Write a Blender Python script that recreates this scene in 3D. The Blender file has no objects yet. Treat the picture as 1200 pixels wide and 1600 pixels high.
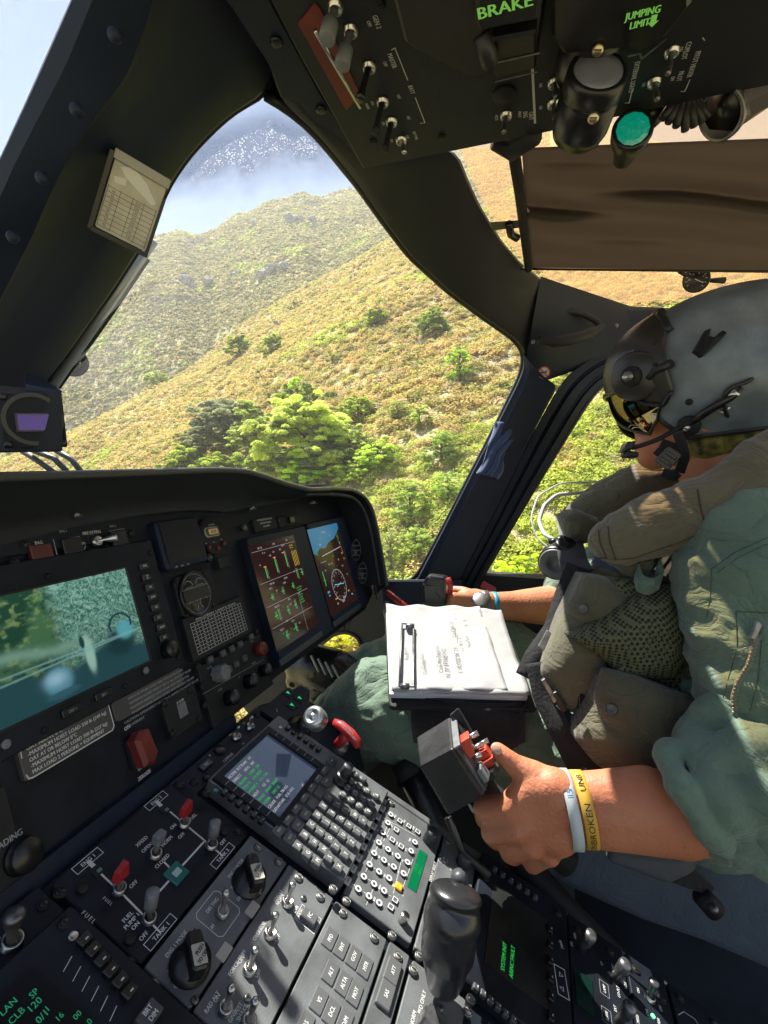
import bpy, math, random
import numpy as np
from mathutils import Vector, Matrix
from mathutils.bvhtree import BVHTree
R = math.radians
SC = bpy.context.scene
COL = SC.collection
random.seed(4); rng = np.random.default_rng(7)

# ------------------------------------------------------------------ camera
FPX = 791.0                       # focal length in photo pixels (photo 1200 x 1600)
YAW, PIT = R(17.5), R(4.34)       # camera looks 17.5 deg forward of aircraft right, 4.3 deg down
VF = Vector((math.cos(YAW)*math.cos(PIT), math.sin(YAW)*math.cos(PIT), -math.sin(PIT)))
VR = Vector((math.sin(YAW), -math.cos(YAW), 0))
VU = VR.cross(VF)
cam = bpy.data.cameras.new('camera'); cam_o = bpy.data.objects.new('camera', cam); COL.objects.link(cam_o)
cam_o.matrix_world = Matrix(((VR.x, VU.x, -VF.x, 0), (VR.y, VU.y, -VF.y, 0), (VR.z, VU.z, -VF.z, 0), (0, 0, 0, 1)))
cam.sensor_fit = 'VERTICAL'; cam.sensor_height = 36; cam.sensor_width = 27; cam.lens = FPX/1600*36
cam.clip_start = 0.02; cam.clip_end = 6000
SC.camera = cam_o
# ------------------------------------------------------------------ sky, sun, exposure
SUN = Vector((0.30, 0.40, 0.90)).normalized()      # towards the sun: ahead, high, a little right
w = bpy.data.worlds.new('World'); SC.world = w; w.use_nodes = True
nt = w.node_tree; nt.nodes.clear()
sk = nt.nodes.new('ShaderNodeTexSky'); sk.sky_type = 'NISHITA'; sk.sun_disc = False
sk.sun_elevation = math.asin(SUN.z); sk.sun_rotation = math.atan2(SUN.x, SUN.y)
sk.air_density = 1.0; sk.dust_density = 0.1; sk.ozone_density = 2.5; sk.altitude = 300
bg = nt.nodes.new('ShaderNodeBackground'); bg.inputs[1].default_value = 0.052
wo = nt.nodes.new('ShaderNodeOutputWorld')
nt.links.new(sk.outputs[0], bg.inputs[0]); nt.links.new(bg.outputs[0], wo.inputs[0])
sl = bpy.data.lights.new('sun', 'SUN'); sl.energy = 5.0; sl.angle = R(0.53); sl.color = (1, .95, .86)
so = bpy.data.objects.new('sun', sl); COL.objects.link(so); so.location = (0, 0, 30)
so.rotation_euler = SUN.to_track_quat('Z', 'Y').to_euler()
SC.view_settings.view_transform = 'Standard'; SC.view_settings.look = 'None'
SC.view_settings.exposure = 1.6; SC.view_settings.gamma = 1
SC.cycles.max_bounces = 8; SC.cycles.transparent_max_bounces = 16
SC.cycles.caustics_reflective = False; SC.cycles.caustics_refractive = False

# ------------------------------------------------------------------ points from photo pixels
def ray(u, v): return VF + VR*((u-600)/FPX) + VU*((800-v)/FPX)
def P(u, v, d): return ray(u, v)*d                    # at depth d metres
def PX(u, v, x): r = ray(u, v); return r*(x/r.x)      # where the sight line meets the fore-aft plane X = x
class Plane:
    def __init__(s, o, ex, ey):
        s.o = o; s.ex = ex.normalized(); s.ey = ey.normalized(); s.n = s.ex.cross(s.ey)
    def px(s, u, v, h=0):
        r = ray(u, v); oo = s.o + s.n*h
        q = r*(oo.dot(s.n)/r.dot(s.n)) - s.o
        return q.dot(s.ex), q.dot(s.ey)
    def w(s, x, y, h=0): return s.o + s.ex*x + s.ey*y + s.n*h
    def mat(s, x=0, y=0, h=0):
        o = s.w(x, y, h)
        return Matrix(((s.ex.x, s.ey.x, s.n.x, o.x), (s.ex.y, s.ey.y, s.n.y, o.y), (s.ex.z, s.ey.z, s.n.z, o.z), (0, 0, 0, 1)))
EX = Vector((1, 0, 0))
PAN = Plane(P(450, 930, .89), EX, Vector((0, .28454, .95866)))          # instrument panel
jn = Vector(PAN.px(250, 1215)); JO = PAN.w(jn[0], jn[1])
PED = Plane(JO, EX, Vector((0, .8983, .4395)))                          # centre pedestal, sloping down aft
OVH = Plane(Vector((.36, 0, .36)), EX, Vector((0, -1, 0)))              # overhead console, seen from below

# ------------------------------------------------------------------ materials
def mat(name, col, rough=.5, metal=0, bump=0, bscale=400, var=0, vscale=20, spec=.5, emit=None, es=1, coat=0, sheen=0, trans=0, col2=None, detail=6):
    m = bpy.data.materials.new(name); m.use_nodes = True; n = m.node_tree; b = n.nodes['Principled BSDF']
    b.inputs['Base Color'].default_value = (*col, 1); b.inputs['Roughness'].default_value = rough
    b.inputs['Metallic'].default_value = metal; b.inputs['Specular IOR Level'].default_value = spec
    b.inputs['Coat Weight'].default_value = coat; b.inputs['Sheen Weight'].default_value = sheen
    if emit: b.inputs['Emission Color'].default_value = (*emit, 1); b.inputs['Emission Strength'].default_value = es
    tc = n.nodes.new('ShaderNodeTexCoord')
    if var:
        nz = n.nodes.new('ShaderNodeTexNoise'); nz.inputs['Scale'].default_value = vscale; nz.inputs['Detail'].default_value = detail
        n.links.new(tc.outputs['Object'], nz.inputs['Vector'])
        cr = n.nodes.new('ShaderNodeValToRGB'); c2 = col2 or tuple(min(1, c*(1+var)) for c in col)
        c1 = col if col2 else tuple(c*(1-var) for c in col)
        cr.color_ramp.elements[0].position = .35; cr.color_ramp.elements[1].position = .65
        cr.color_ramp.elements[0].color = (*c1, 1); cr.color_ramp.elements[1].color = (*c2, 1)
        n.links.new(nz.outputs['Fac'], cr.inputs['Fac']); n.links.new(cr.outputs['Color'], b.inputs['Base Color'])
        mr = n.nodes.new('ShaderNodeMapRange'); mr.inputs['To Min'].default_value = max(0, rough-.1); mr.inputs['To Max'].default_value = min(1, rough+.12)
        n.links.new(nz.outputs['Fac'], mr.inputs['Value']); n.links.new(mr.outputs[0], b.inputs['Roughness'])
    if bump:
        nb = n.nodes.new('ShaderNodeTexNoise'); nb.inputs['Scale'].default_value = bscale; nb.inputs['Detail'].default_value = 3
        n.links.new(tc.outputs['Object'], nb.inputs['Vector'])
        bp = n.nodes.new('ShaderNodeBump'); bp.inputs['Strength'].default_value = bump; bp.inputs['Distance'].default_value = .002
        n.links.new(nb.outputs['Fac'], bp.inputs['Height']); n.links.new(bp.outputs[0], b.inputs['Normal'])
    return m
def glass_mat(name, tint, gloss=.06, alpha_tex=None, rough=.02):
    m = bpy.data.materials.new(name); m.use_nodes = True; n = m.node_tree; n.nodes.clear()
    out = n.nodes.new('ShaderNodeOutputMaterial'); t = n.nodes.new('ShaderNodeBsdfTransparent'); t.inputs[0].default_value = (*tint, 1)
    g = n.nodes.new('ShaderNodeBsdfGlossy'); g.inputs['Roughness'].default_value = rough
    fr = n.nodes.new('ShaderNodeFresnel'); fr.inputs['IOR'].default_value = 1.3
    mx = n.nodes.new('ShaderNodeMixShader'); n.links.new(fr.outputs[0], mx.inputs[0]) if gloss else None
    if not gloss: mx.inputs[0].default_value = 0
    n.links.new(t.outputs[0], mx.inputs[1]); n.links.new(g.outputs[0], mx.inputs[2]); n.links.new(mx.outputs[0], out.inputs[0])
    return m, n, mx, out, t
M = dict(
 panel=mat('panel_black', (.009, .012, .018), .52, spec=.22, bump=.12, bscale=900, var=.35, vscale=24),
 ped=mat('pedestal_grey', (.115, .122, .126), .42, bump=.2, bscale=900, var=.26, vscale=26),
 frame=mat('frame_black', (.008, .015, .032), .55, spec=.3, bump=.10, bscale=500, var=.3, vscale=6),
 leather=mat('glareshield_vinyl', (.009, .012, .016), .6, bump=.25, bscale=700, var=.25, vscale=8),
 roof=mat('ceiling_trim_black', (.007, .009, .014), .6, bump=.2, bscale=500, var=.2, vscale=8),
 black=mat('black_plastic', (.009, .009, .010), .32, bump=.05, bscale=300),
 dull=mat('dull_black', (.007, .007, .008), .7, bump=.1),
 rubber=mat('black_rubber', (.014, .014, .015), .5, bump=.1, bscale=200),
 key=mat('key_cap', (.10, .104, .106), .4, bump=.05, bscale=600),
 metal=mat('bare_steel', (.55, .54, .52), .28, 1),
 dmetal=mat('worn_dark_metal', (.20, .20, .20), .38, .8, var=.4, vscale=80),
 white=mat('white_lettering', (.62, .62, .60), .5),
 dim=mat('engraved_lettering', (.30, .31, .32), .5),
 red=mat('red_paint', (.38, .02, .02), .4, var=.2, vscale=60),
 dred=mat('dull_red_paint', (.16, .02, .015), .5, var=.2, vscale=40),
 dkred=mat('dark_red_cap', (.09, .02, .02), .4),
 grey=mat('grey_plastic', (.16, .17, .18), .45, var=.15, vscale=120),
 dgrey=mat('dark_grey_plastic', (.05, .055, .062), .45),
 tan=mat('tan_label', (.42, .39, .34), .5),
 teal=mat('teal_lens', (.02, .13, .12), .15, coat=.6),
 yellow=mat('yellow_plastic', (.75, .38, .02), .45),
 brass=mat('brass_screw', (.5, .42, .24), .35, 1),
 placard=mat('grey_placard', (.07, .065, .065), .5, var=.15),
 ebk=mat('screen_glass_black', (.004, .005, .008), .3, spec=.25),
 epurple=mat('screen_purple', (.01, .008, .03), .15, emit=(.05, .02, .20), es=.25),
 ebrown=mat('screen_dark_brown', (.008, .004, .004), .12, spec=.3, emit=(.022, .009, .008), es=.3),
 egreen=mat('screen_green_text', (.0, .05, .01), .4, emit=(.03, .6, .10), es=.26),
 ewhite=mat('screen_white_text', (.1, .1, .1), .4, emit=(.5, .5, .5), es=.28),
 eyel=mat('screen_yellow_text', (.05, .04, 0), .4, emit=(.7, .5, .04), es=.3),
 ered=mat('screen_red_text', (.05, .0, 0), .4, emit=(.7, .08, .03), es=.6),
 ecyan=mat('screen_cyan_text', (.0, .04, .05), .4, emit=(.05, .5, .6), es=.5),
 esky=mat('screen_sky_blue', (.0, .01, .02), .3, emit=(.02, .15, .28), es=.32),
 eamber=mat('lcd_amber', (.10, .075, .04), .4, emit=(.25, .17, .07), es=.25),
 elcd=mat('lcd_green', (.0, .05, .02), .3, emit=(.0, .16, .05), es=.3),
 elime=mat('luminous_lime_text', (.25, .6, .12), .5, emit=(.2, .6, .1), es=.12),
 emint=mat('lit_green_lamp', (.1, .7, .2), .4, emit=(.1, 1., .3), es=1.2),
)
# ------------------------------------------------------------------ object bookkeeping
def link(o): COL.objects.link(o); return o
def tag(o, label=None, cat=None, group=None, kind=None):
    if label: o['label'] = label
    if cat: o['category'] = cat
    if group: o['group'] = group
    if kind: o['kind'] = kind
    return o
def thing(name, label, cat, mw=None, group=None):
    o = bpy.data.objects.new(name, None); o.empty_display_size = .02
    if mw is not None: o.matrix_world = mw if isinstance(mw, Matrix) else Matrix.Translation(mw)
    link(o); return tag(o, label, cat, group)
class MB:
    """collects polygons; build() links them as one mesh object"""
    def __init__(s): s.v = []; s.f = []; s.m = []; s.mi = 0; s.sm = []
    def add(s, vs, fs, smooth=False):
        b = len(s.v); s.v += [tuple(q) for q in vs]
        for f in fs: s.f.append([i+b for i in f]); s.m.append(s.mi); s.sm.append(smooth)
        return s
    def poly(s, pts, z0, z1, ch=0):
        """outline (x,y) raised from z0 to z1 with a chamfered top"""
        n = len(pts)
        if sum(pts[i][0]*pts[(i+1) % n][1]-pts[(i+1) % n][0]*pts[i][1] for i in range(n)) < 0: pts = pts[::-1]
        rows = [[(x, y, z0) for x, y in pts]]
        if ch:
            ins = []
            for i in range(n):
                a, b, c = Vector(pts[i-1]), Vector(pts[i]), Vector(pts[(i+1) % n])
                d1 = (b-a); d2 = (c-b)
                d1 = d1.normalized() if d1.length > 1e-9 else d2.normalized(); d2 = d2.normalized() if d2.length > 1e-9 else d1
                nn = Vector((-d1.y, d1.x))+Vector((-d2.y, d2.x)); nn = nn.normalized() if nn.length > 1e-6 else Vector((-d1.y, d1.x))
                k = max(.45, nn.dot(Vector((-d1.y, d1.x)))); q = b+nn*(ch/k); ins.append((q.x, q.y))
            rows.append([(x, y, z1-ch) for x, y in pts]); rows.append([(x, y, z1) for x, y in ins])
        else: rows.append([(x, y, z1) for x, y in pts])
        vs = [q for r in rows for q in r]; fs = []
        for k in range(len(rows)-1):
            for i in range(n): j = (i+1) % n; fs.append((k*n+i, k*n+j, (k+1)*n+j, (k+1)*n+i))
        fs.append(tuple(range((len(rows)-1)*n, len(rows)*n))); fs.append(tuple(reversed(range(n))))
        return s.add(vs, fs)
    def rrect(s, cx, cy, w, h, z0, z1, r=.001, ch=0, rot=0):
        r = min(r, w/2.01, h/2.01); pts = []; ca, sa = math.cos(rot), math.sin(rot)
        for k, (sx, sy) in enumerate(((1, 1), (-1, 1), (-1, -1), (1, -1))):
            for t in ((0, 30, 60, 90) if r > .0008 else (0, 90)):
                a = R(t+90*k); x = sx*(w/2-r)+r*math.cos(a); y = sy*(h/2-r)+r*math.sin(a); pts.append((cx+x*ca-y*sa, cy+x*sa+y*ca))
        return s.poly(pts, z0, z1, ch)
    def ring(s, pts_o, pts_i, z0, z1):
        n = len(pts_o); vs = [(x, y, z) for z in (z0, z1) for p in (pts_o, pts_i) for x, y in p]; fs = []
        for i in range(n):
            j = (i+1) % n
            fs += [(i, j, n+j, n+i)[::-1], (2*n+i, 2*n+j, 3*n+j, 3*n+i), (i, j, 2*n+j, 2*n+i), (n+i, n+j, 3*n+j, 3*n+i)[::-1]]
        return s.add(vs, fs)
    def line(s, pts, wd, z, closed=False, th=.0004):
        k = len(pts)
        for i in range(k if closed else k-1):
            a = Vector(pts[i]); b = Vector(pts[(i+1) % k]); d = b-a
            if d.length < 1e-7: continue
            d.normalize(); n = Vector((-d.y, d.x))*wd/2; e = d*wd/2*.98
            q = [a-e+n, a-e-n, b+e-n, b+e+n]; zz = z+(i % 2)*.00003
            s.add([(p.x, p.y, zz) for p in q], [(0, 1, 2, 3)])
        return s
    def arc(s, cx, cy, r, a0, a1, wd, z, n=20, ry=None):
        ry = ry or r
        return s.line([(cx+r*math.cos(R(a0+(a1-a0)*i/n)), cy+ry*math.sin(R(a0+(a1-a0)*i/n))) for i in range(n+1)], wd, z)
    def lathe(s, prof, M4=None, n=20, smooth=True, sx=1):
        """profile of (radius, z) turned about z"""
        vs = []; fs = []
        for r, z in prof:
            for i in range(n): a = 2*math.pi*i/n; vs.append(Vector((r*math.cos(a)*sx, r*math.sin(a), z)))
        for k in range(len(prof)-1):
            for i in range(n): j = (i+1) % n; fs.append((k*n+i, k*n+j, (k+1)*n+j, (k+1)*n+i))
        fs.append(tuple(reversed(range(n)))); fs.append(tuple(range((len(prof)-1)*n, len(prof)*n)))
        if M4: vs = [M4 @ v for v in vs]
        return s.add(vs, fs, smooth)
    def tube(s, pts, rad, n=10, cap=True):
        pts = [Vector(p) for p in pts]; k = len(pts); rad = rad if isinstance(rad, (list, tuple)) else [rad]*k
        vs = []; fs = []; up = None
        for i in range(k):
            d = (pts[min(i+1, k-1)]-pts[max(i-1, 0)]).normalized()
            if up is None: up = Vector((0, 0, 1)) if abs(d.z) < .9 else Vector((1, 0, 0))
            a = d.cross(up).normalized(); up = a.cross(d).normalized()
            for j in range(n): t = 2*math.pi*j/n; vs.append(pts[i]+(a*math.cos(t)+up*math.sin(t))*rad[i])
        for i in range(k-1):
            for j in range(n): q = (j+1) % n; fs.append((i*n+j, i*n+q, (i+1)*n+q, (i+1)*n+j))
        if cap: fs.append(tuple(range(n))); fs.append(tuple(reversed(range((k-1)*n, k*n))))
        return s.add(vs, fs, True)
    def sphere(s, c, r, n=14, M3=None):
        c = Vector(c); r = Vector(r) if not isinstance(r, (int, float)) else Vector((r, r, r)); vs = []; fs = []; m = n//2
        for i in range(m+1):
            for j in range(n):
                a = math.pi*i/m; b = 2*math.pi*j/n
                q = Vector((r.x*math.sin(a)*math.cos(b), r.y*math.sin(a)*math.sin(b), r.z*math.cos(a))); vs.append(c+(M3 @ q if M3 else q))
        for i in range(m):
            for j in range(n): q = (j+1) % n; fs.append((i*n+j, (i+1)*n+j, (i+1)*n+q, i*n+q))
        return s.add(vs, fs, True)
    def hexa(s, q):   # near quad q0..3, far quad q4..7
        return s.add(q, [(0, 1, 2, 3), (7, 6, 5, 4), (0, 4, 5, 1), (1, 5, 6, 2), (2, 6, 7, 3), (3, 7, 4, 0)])
    def mesh(s, name, mats, clean=True):
        me = bpy.data.meshes.new(name); me.from_pydata(s.v, [], s.f)
        for mm in (mats if isinstance(mats, (list, tuple)) else [mats]): me.materials.append(mm)
        me.polygons.foreach_set('material_index', s.m); me.polygons.foreach_set('use_smooth', s.sm)
        if clean:
            import bmesh
            bm = bmesh.new(); bm.from_mesh(me); bmesh.ops.recalc_face_normals(bm, faces=bm.faces); bm.to_mesh(me); bm.free()
        return me
    def build(s, name, mats, parent=None, mw=None, bevel=0, label=None, clean=True):
        o = link(bpy.data.objects.new(name, s.mesh(name, mats, clean)))
        return settle(o, parent, mw, bevel, label)
def wmat(o):
    return (wmat(o.parent) @ o.matrix_basis) if o.parent else o.matrix_basis.copy()
def settle(o, parent=None, mw=None, bevel=0, label=None):
    """mw = world matrix wanted for the mesh"""
    mw = mw if mw is not None else Matrix()
    if parent is not None:
        o.parent = parent; o.matrix_basis = wmat(parent).inverted() @ mw
    else: o.matrix_basis = mw
    if bevel:
        b = o.modifiers.new('bevel', 'BEVEL'); b.width = bevel; b.segments = 2; b.limit_method = 'ANGLE'; b.angle_limit = R(35)
    if label: o['label'] = label
    return o
def meshobj(name, me, parent=None, mw=None, label=None):
    return settle(link(bpy.data.objects.new(name, me)), parent, mw, 0, label)
_tc = {}
def glyphs(t):
    if t not in _tc:
        c = bpy.data.curves.new('t', 'FONT'); c.body = t; c.size = 1; c.resolution_u = 2; c.align_x = 'LEFT'
        o = bpy.data.objects.new('t', c); m = bpy.data.meshes.new_from_object(o)
        v = [(q.co.x, q.co.y) for q in m.vertices]; f = [tuple(p.vertices) for p in m.polygons]
        wd = max([q[0] for q in v], default=0); _tc[t] = (v, f, wd)
        bpy.data.objects.remove(o); bpy.data.curves.remove(c); bpy.data.meshes.remove(m)
    return _tc[t]
def text(mb, t, x, y, size, z, rot=0, al='C', sx=.85, bold=0, w=None):
    """letters 'size' tall (cap height) centred on x,y in plane coordinates"""
    v, f, wd = glyphs(t); s = size/.70; kx = s*sx
    if w: kx = w/max(wd, 1e-6)
    off = {'C': -wd/2, 'L': 0, 'R': -wd}[al]; c, sn = math.cos(rot), math.sin(rot)
    for dx in ((0, bold*size) if bold else (0,)):
        mb.add([(x+c*((a+off)*kx+dx)-sn*(b*s-size/2), y+sn*((a+off)*kx+dx)+c*(b*s-size/2), z+(.00004 if dx else 0)) for a, b in v], f)
    return mb
def remesh(mb, voxel, smooth=6, sf=.5):
    """one continuous surface out of overlapping closed pieces"""
    me = mb.mesh('tmp', [], clean=True); o = link(bpy.data.objects.new('tmp', me))
    m = o.modifiers.new('r', 'REMESH'); m.mode = 'VOXEL'; m.voxel_size = voxel; m.use_smooth_shade = True
    if smooth: s = o.modifiers.new('s', 'SMOOTH'); s.iterations = smooth; s.factor = sf
    dg = bpy.context.evaluated_depsgraph_get(); dg.update(); out = bpy.data.meshes.new_from_object(o.evaluated_get(dg))
    bpy.data.objects.remove(o); bpy.data.meshes.remove(me)
    out.polygons.foreach_set('use_smooth', [True]*len(out.polygons)); return out
def cap(mb, p0, r0, p1, r1, n=16):
    mb.sphere(p0, r0*.995, n); mb.sphere(p1, r1*.995, n); mb.tube([p0, p1], [r0, r1], n); return mb
def chain(mb, pr, n=16):
    for (p, r), (q, s) in zip(pr[:-1], pr[1:]): cap(mb, p, r, q, s, n)
    return mb
def vnoise(p, seed=0):
    """value noise, p (n,3) -> (n,)"""
    p = np.asarray(p, float); i = np.floor(p).astype(np.int64); f = p-i; f = f*f*(3-2*f); o = 0
    def h(a):
        x = (a[:, 0]*374761393+a[:, 1]*668265263+a[:, 2]*2147483647+seed*1013904223) & 0xffffffff
        x = ((x ^ (x >> 13))*1274126177) & 0xffffffff; return ((x ^ (x >> 16)) & 0xffff)/65535.
    for dx in (0, 1):
        for dy in (0, 1):
            for dz in (0, 1):
                w_ = (f[:, 0] if dx else 1-f[:, 0])*(f[:, 1] if dy else 1-f[:, 1])*(f[:, 2] if dz else 1-f[:, 2])
                o = o + w_*h(i+np.array([dx, dy, dz]))
    return o
def fbm(p, o=4, seed=0):
    p = np.asarray(p, float); s = 0; a = .5
    for k in range(o): s = s+a*(vnoise(p*2**k+k*17.3, seed+k)-.5)*2; a *= .5
    return s
# ------------------------------------------------------------------ hillside terrain (heights about the hovering helicopter)
def colmat(name, rough=.8, trans=0.0, dark=1.0, emit=0):
    m = bpy.data.materials.new(name); m.use_nodes = True; n = m.node_tree; b = n.nodes['Principled BSDF']
    a = n.nodes.new('ShaderNodeAttribute'); a.attribute_name = 'Col'; n.links.new(a.outputs['Color'], b.inputs['Base Color'])
    b.inputs['Roughness'].default_value = rough; b.inputs['Specular IOR Level'].default_value = .15
    if trans:
        t = n.nodes.new('ShaderNodeBsdfTranslucent'); n.links.new(a.outputs['Color'], t.inputs[0]); mx = n.nodes.new('ShaderNodeMixShader'); mx.inputs[0].default_value = trans
        o = n.nodes['Material Output']; n.links.new(b.outputs[0], mx.inputs[1]); n.links.new(t.outputs[0], mx.inputs[2]); n.links.new(mx.outputs[0], o.inputs[0])
    if emit: n.links.new(a.outputs['Color'], b.inputs['Emission Color']); b.inputs['Emission Strength'].default_value = emit
    return m
def npmesh(name, V, F, mats, col=None, smooth=False, parent=None, mi=None, mw=None):
    """F (m,k) all same size"""
    V = np.asarray(V, np.float32); F = np.asarray(F, np.int32); k = F.shape[1]; me = bpy.data.meshes.new(name)
    me.vertices.add(len(V)); me.vertices.foreach_set('co', V.ravel()); me.loops.add(F.size); me.loops.foreach_set('vertex_index', F.ravel())
    me.polygons.add(len(F)); me.polygons.foreach_set('loop_start', np.arange(0, F.size, k, dtype=np.int32)); me.polygons.foreach_set('loop_total', np.full(len(F), k, np.int32))
    me.update(calc_edges=True)
    for m in (mats if isinstance(mats, list) else [mats]): me.materials.append(m)
    if mi is not None: me.polygons.foreach_set('material_index', mi)
    me.polygons.foreach_set('use_smooth', np.full(len(F), smooth))
    if col is not None:
        a = me.color_attributes.new('Col', 'FLOAT_COLOR', 'POINT'); c = np.ones((len(V), 4), np.float32); c[:, :3] = col; a.data.foreach_set('color', c.ravel())
    return meshobj(name, me, parent, mw)
def _tab(us, vs):
    ph = [math.atan((u-600)/FPX) for u in us]; return ph, [(740-v)/FPX*math.cos(p) for v, p in zip(vs, ph)]
n_ph, n_el = _tab([-60, 100, 200, 270, 330, 400, 480, 540, 600, 700, 900, 1200], [748, 684, 630, 592, 560, 508, 462, 428, 392, 352, 322, 306])
n_ph = [-3.2, -1.6, -1.0]+n_ph+[.9, 1.5, 3.2]; n_el = [-.35, -.3, -.1]+n_el+[.45, .0, -.35]
f_ph, f_el = _tab([-300, 0, 120, 200, 232, 262, 290, 315, 342, 360, 380, 400, 422, 450, 480, 505, 545, 600, 700, 900], [520, 455, 418, 396, 378, 374, 365, 374, 372, 360, 352, 346, 334, 328, 322, 327, 316, 300, 262, 210])
f_ph = [-3.2, -1.3]+f_ph+[.9, 3.2]; f_el = [-.2, .05]+f_el+[.3, -.2]
def terrain_z(ph, r):
    ph = np.asarray(ph); r = np.asarray(r); wx = r*np.cos(ph); wy = r*np.sin(ph)
    e1 = np.interp(ph, n_ph, n_el); r1 = 120+40*np.clip((ph+.5)/.6, 0, 1)
    base = np.interp(ph, [-1.2, .15, .5], [15, 13.5, 11])
    z1 = np.where(r < r1, -base+r*(e1+base/r1), e1*r1-(r-r1)*.55)
    R2 = 340; e2 = np.interp(ph, f_ph, f_el); z2 = np.where(r < R2, e2*R2-(R2-r)*.78, e2*R2-(r-R2)*.35)
    k = 4.0; z = np.maximum(z1, z2)+k*np.exp(-np.abs(z1-z2)/k)*.4
    p = np.stack([wx, wy, 0*wx], -1).reshape(-1, 3)
    nz = fbm(p/22., 4, 3).reshape(wx.shape)*np.clip(r/60, .2, 1)*2.2+fbm(p/4., 3, 9).reshape(wx.shape)*.45*np.clip(r/25, .3, 1.2)
    rid = np.abs(fbm(p/45., 4, 21)).reshape(wx.shape)*np.clip((r-150)/80, 0, 1)*-9*np.clip(1-np.abs(r-R2)/60, 0.35, 1)
    far = np.clip((r-300)/40, 0, 1)*fbm(p/9., 3, 5).reshape(wx.shape)*2.0
    return np.maximum(z+nz+rid+far, -55+np.clip(r-500, 0, 900)*.02)
FH = Vector((math.cos(YAW), math.sin(YAW), 0))
def pol(ph, r, z=None):
    z = terrain_z(ph, r) if z is None else z; a, b = r*np.cos(ph), r*np.sin(ph)
    return np.stack([FH.x*a+VR.x*b, FH.y*a+VR.y*b, z], -1)
phs = np.concatenate([np.arange(-math.pi, -.95, .05), np.arange(-.95, .9, .004), np.arange(.9, math.pi, .05)]); phs = np.append(phs, math.pi)
rs = np.concatenate([[3.0], 6*1.021**np.arange(0, 214)]); rs = np.append(rs, [560, 600])
PH, RR = np.meshgrid(phs, rs, indexing='ij'); V = pol(PH, RR).reshape(-1, 3); nr = len(rs)
i, j = np.meshgrid(np.arange(len(phs)-1), np.arange(nr-1), indexing='ij'); a = (i*nr+j).ravel()
tF = np.stack([a, a+nr, a+nr+1, a+1], -1)
gm = bpy.data.materials.new('dry_hillside_soil'); gm.use_nodes = True; n = gm.node_tree; b = n.nodes['Principled BSDF']; b.inputs['Roughness'].default_value = .95
tc = n.nodes.new('ShaderNodeTexCoord')
def nse(sc, det=8, ro=.6):
    q = n.nodes.new('ShaderNodeTexNoise'); q.inputs['Scale'].default_value = sc; q.inputs['Detail'].default_value = det; q.inputs['Roughness'].default_value = ro
    n.links.new(tc.outputs['Object'], q.inputs['Vector']); return q
def ramp(src, stops):
    q = n.nodes.new('ShaderNodeValToRGB'); e = q.color_ramp.elements
    while len(e) < len(stops): e.new(.5)
    for el, (p_, c_) in zip(e, stops): el.position = p_; el.color = (*c_, 1)
    n.links.new(src, q.inputs['Fac']); return q
r1_ = ramp(nse(1.4).outputs['Fac'], [(.3, (.26, .24, .10)), (.5, (.40, .34, .16)), (.75, (.48, .42, .26))])
r2_ = ramp(nse(.035, 5).outputs['Fac'], [(.54, (0, 0, 0)), (.64, (1, 1, 1))])
mx = n.nodes.new('ShaderNodeMixRGB'); n.links.new(r2_.outputs[0], mx.inputs[0]); n.links.new(r1_.outputs[0], mx.inputs[1]); mx.inputs[2].default_value = (.30, .27, .22, 1)
n.links.new(mx.outputs[0], b.inputs['Base Color'])
bp = n.nodes.new('ShaderNodeBump'); bp.inputs['Distance'].default_value = .5; bp.inputs['Strength'].default_value = .7; n.links.new(nse(1.1).outputs['Fac'], bp.inputs['Height']); n.links.new(bp.outputs[0], b.inputs['Normal'])
tag(npmesh('hillside_ground', V, tF, gm, smooth=True), kind='structure')

# shrub cover: too many to count, one mesh of small leaf faces
def leaf_clumps(C, S, nl, col, leaf=.25, flat=.8, up=.3, cv=.18):
    """C centres (n,3), S sizes (n,), nl leaves each -> triangles"""
    n_ = len(C); d = rng.normal(size=(n_, nl, 3)); d0 = d; d /= np.linalg.norm(d, axis=2, keepdims=True)+1e-9
    d[:, :, 2] = np.abs(d[:, :, 2])*flat+(up-.3); rad = rng.uniform(.55, 1.05, (n_, nl, 1))
    pc = C[:, None, :]+d*rad*S[:, None, None]
    ls = (leaf*S)[:, None]*rng.uniform(.6, 1.4, (n_, nl))
    pos = d; d = d*.75+np.array([.12, .15, 1.0])*rng.uniform(.3, 1.5, (n_, nl, 1)); d /= np.linalg.norm(d, axis=2, keepdims=True)+1e-9
    e1 = rng.normal(size=(n_, nl, 3)); e1 -= (e1*d).sum(2, keepdims=True)*d*.6; e1 /= np.linalg.norm(e1, axis=2, keepdims=True)+1e-9
    e2 = np.cross(d+rng.normal(size=d.shape)*.25, e1)
    q = np.stack([pc+e1*ls[..., None], pc-e1*ls[..., None]*.5+e2*ls[..., None]*.9, pc-e1*ls[..., None]*.5-e2*ls[..., None]*.9], 2)
    V = q.reshape(-1, 3); F = np.arange(len(V)).reshape(-1, 3)
    c = col[:, None, :]*rng.uniform(1-cv, 1+cv, (n_, nl, 1)); c = np.repeat(c.reshape(-1, 3), 3, axis=0)
    return V, F, c
def merge(parts):
    V = []; F = []; C = []; b = 0
    for v, f, c in parts: V.append(v); F.append(f+b); C.append(c); b += len(v)
    return np.concatenate(V), np.concatenate(F), np.concatenate(C)
PAL = np.array([(.62, .47, .16), (.66, .49, .18), (.50, .44, .14), (.57, .47, .15), (.38, .39, .11), (.66, .53, .28), (.52, .50, .13)])
PALF = np.array([(.46, .38, .15), (.52, .42, .18), (.32, .32, .12), (.27, .29, .11), (.54, .45, .23)])
parts = []
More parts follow.
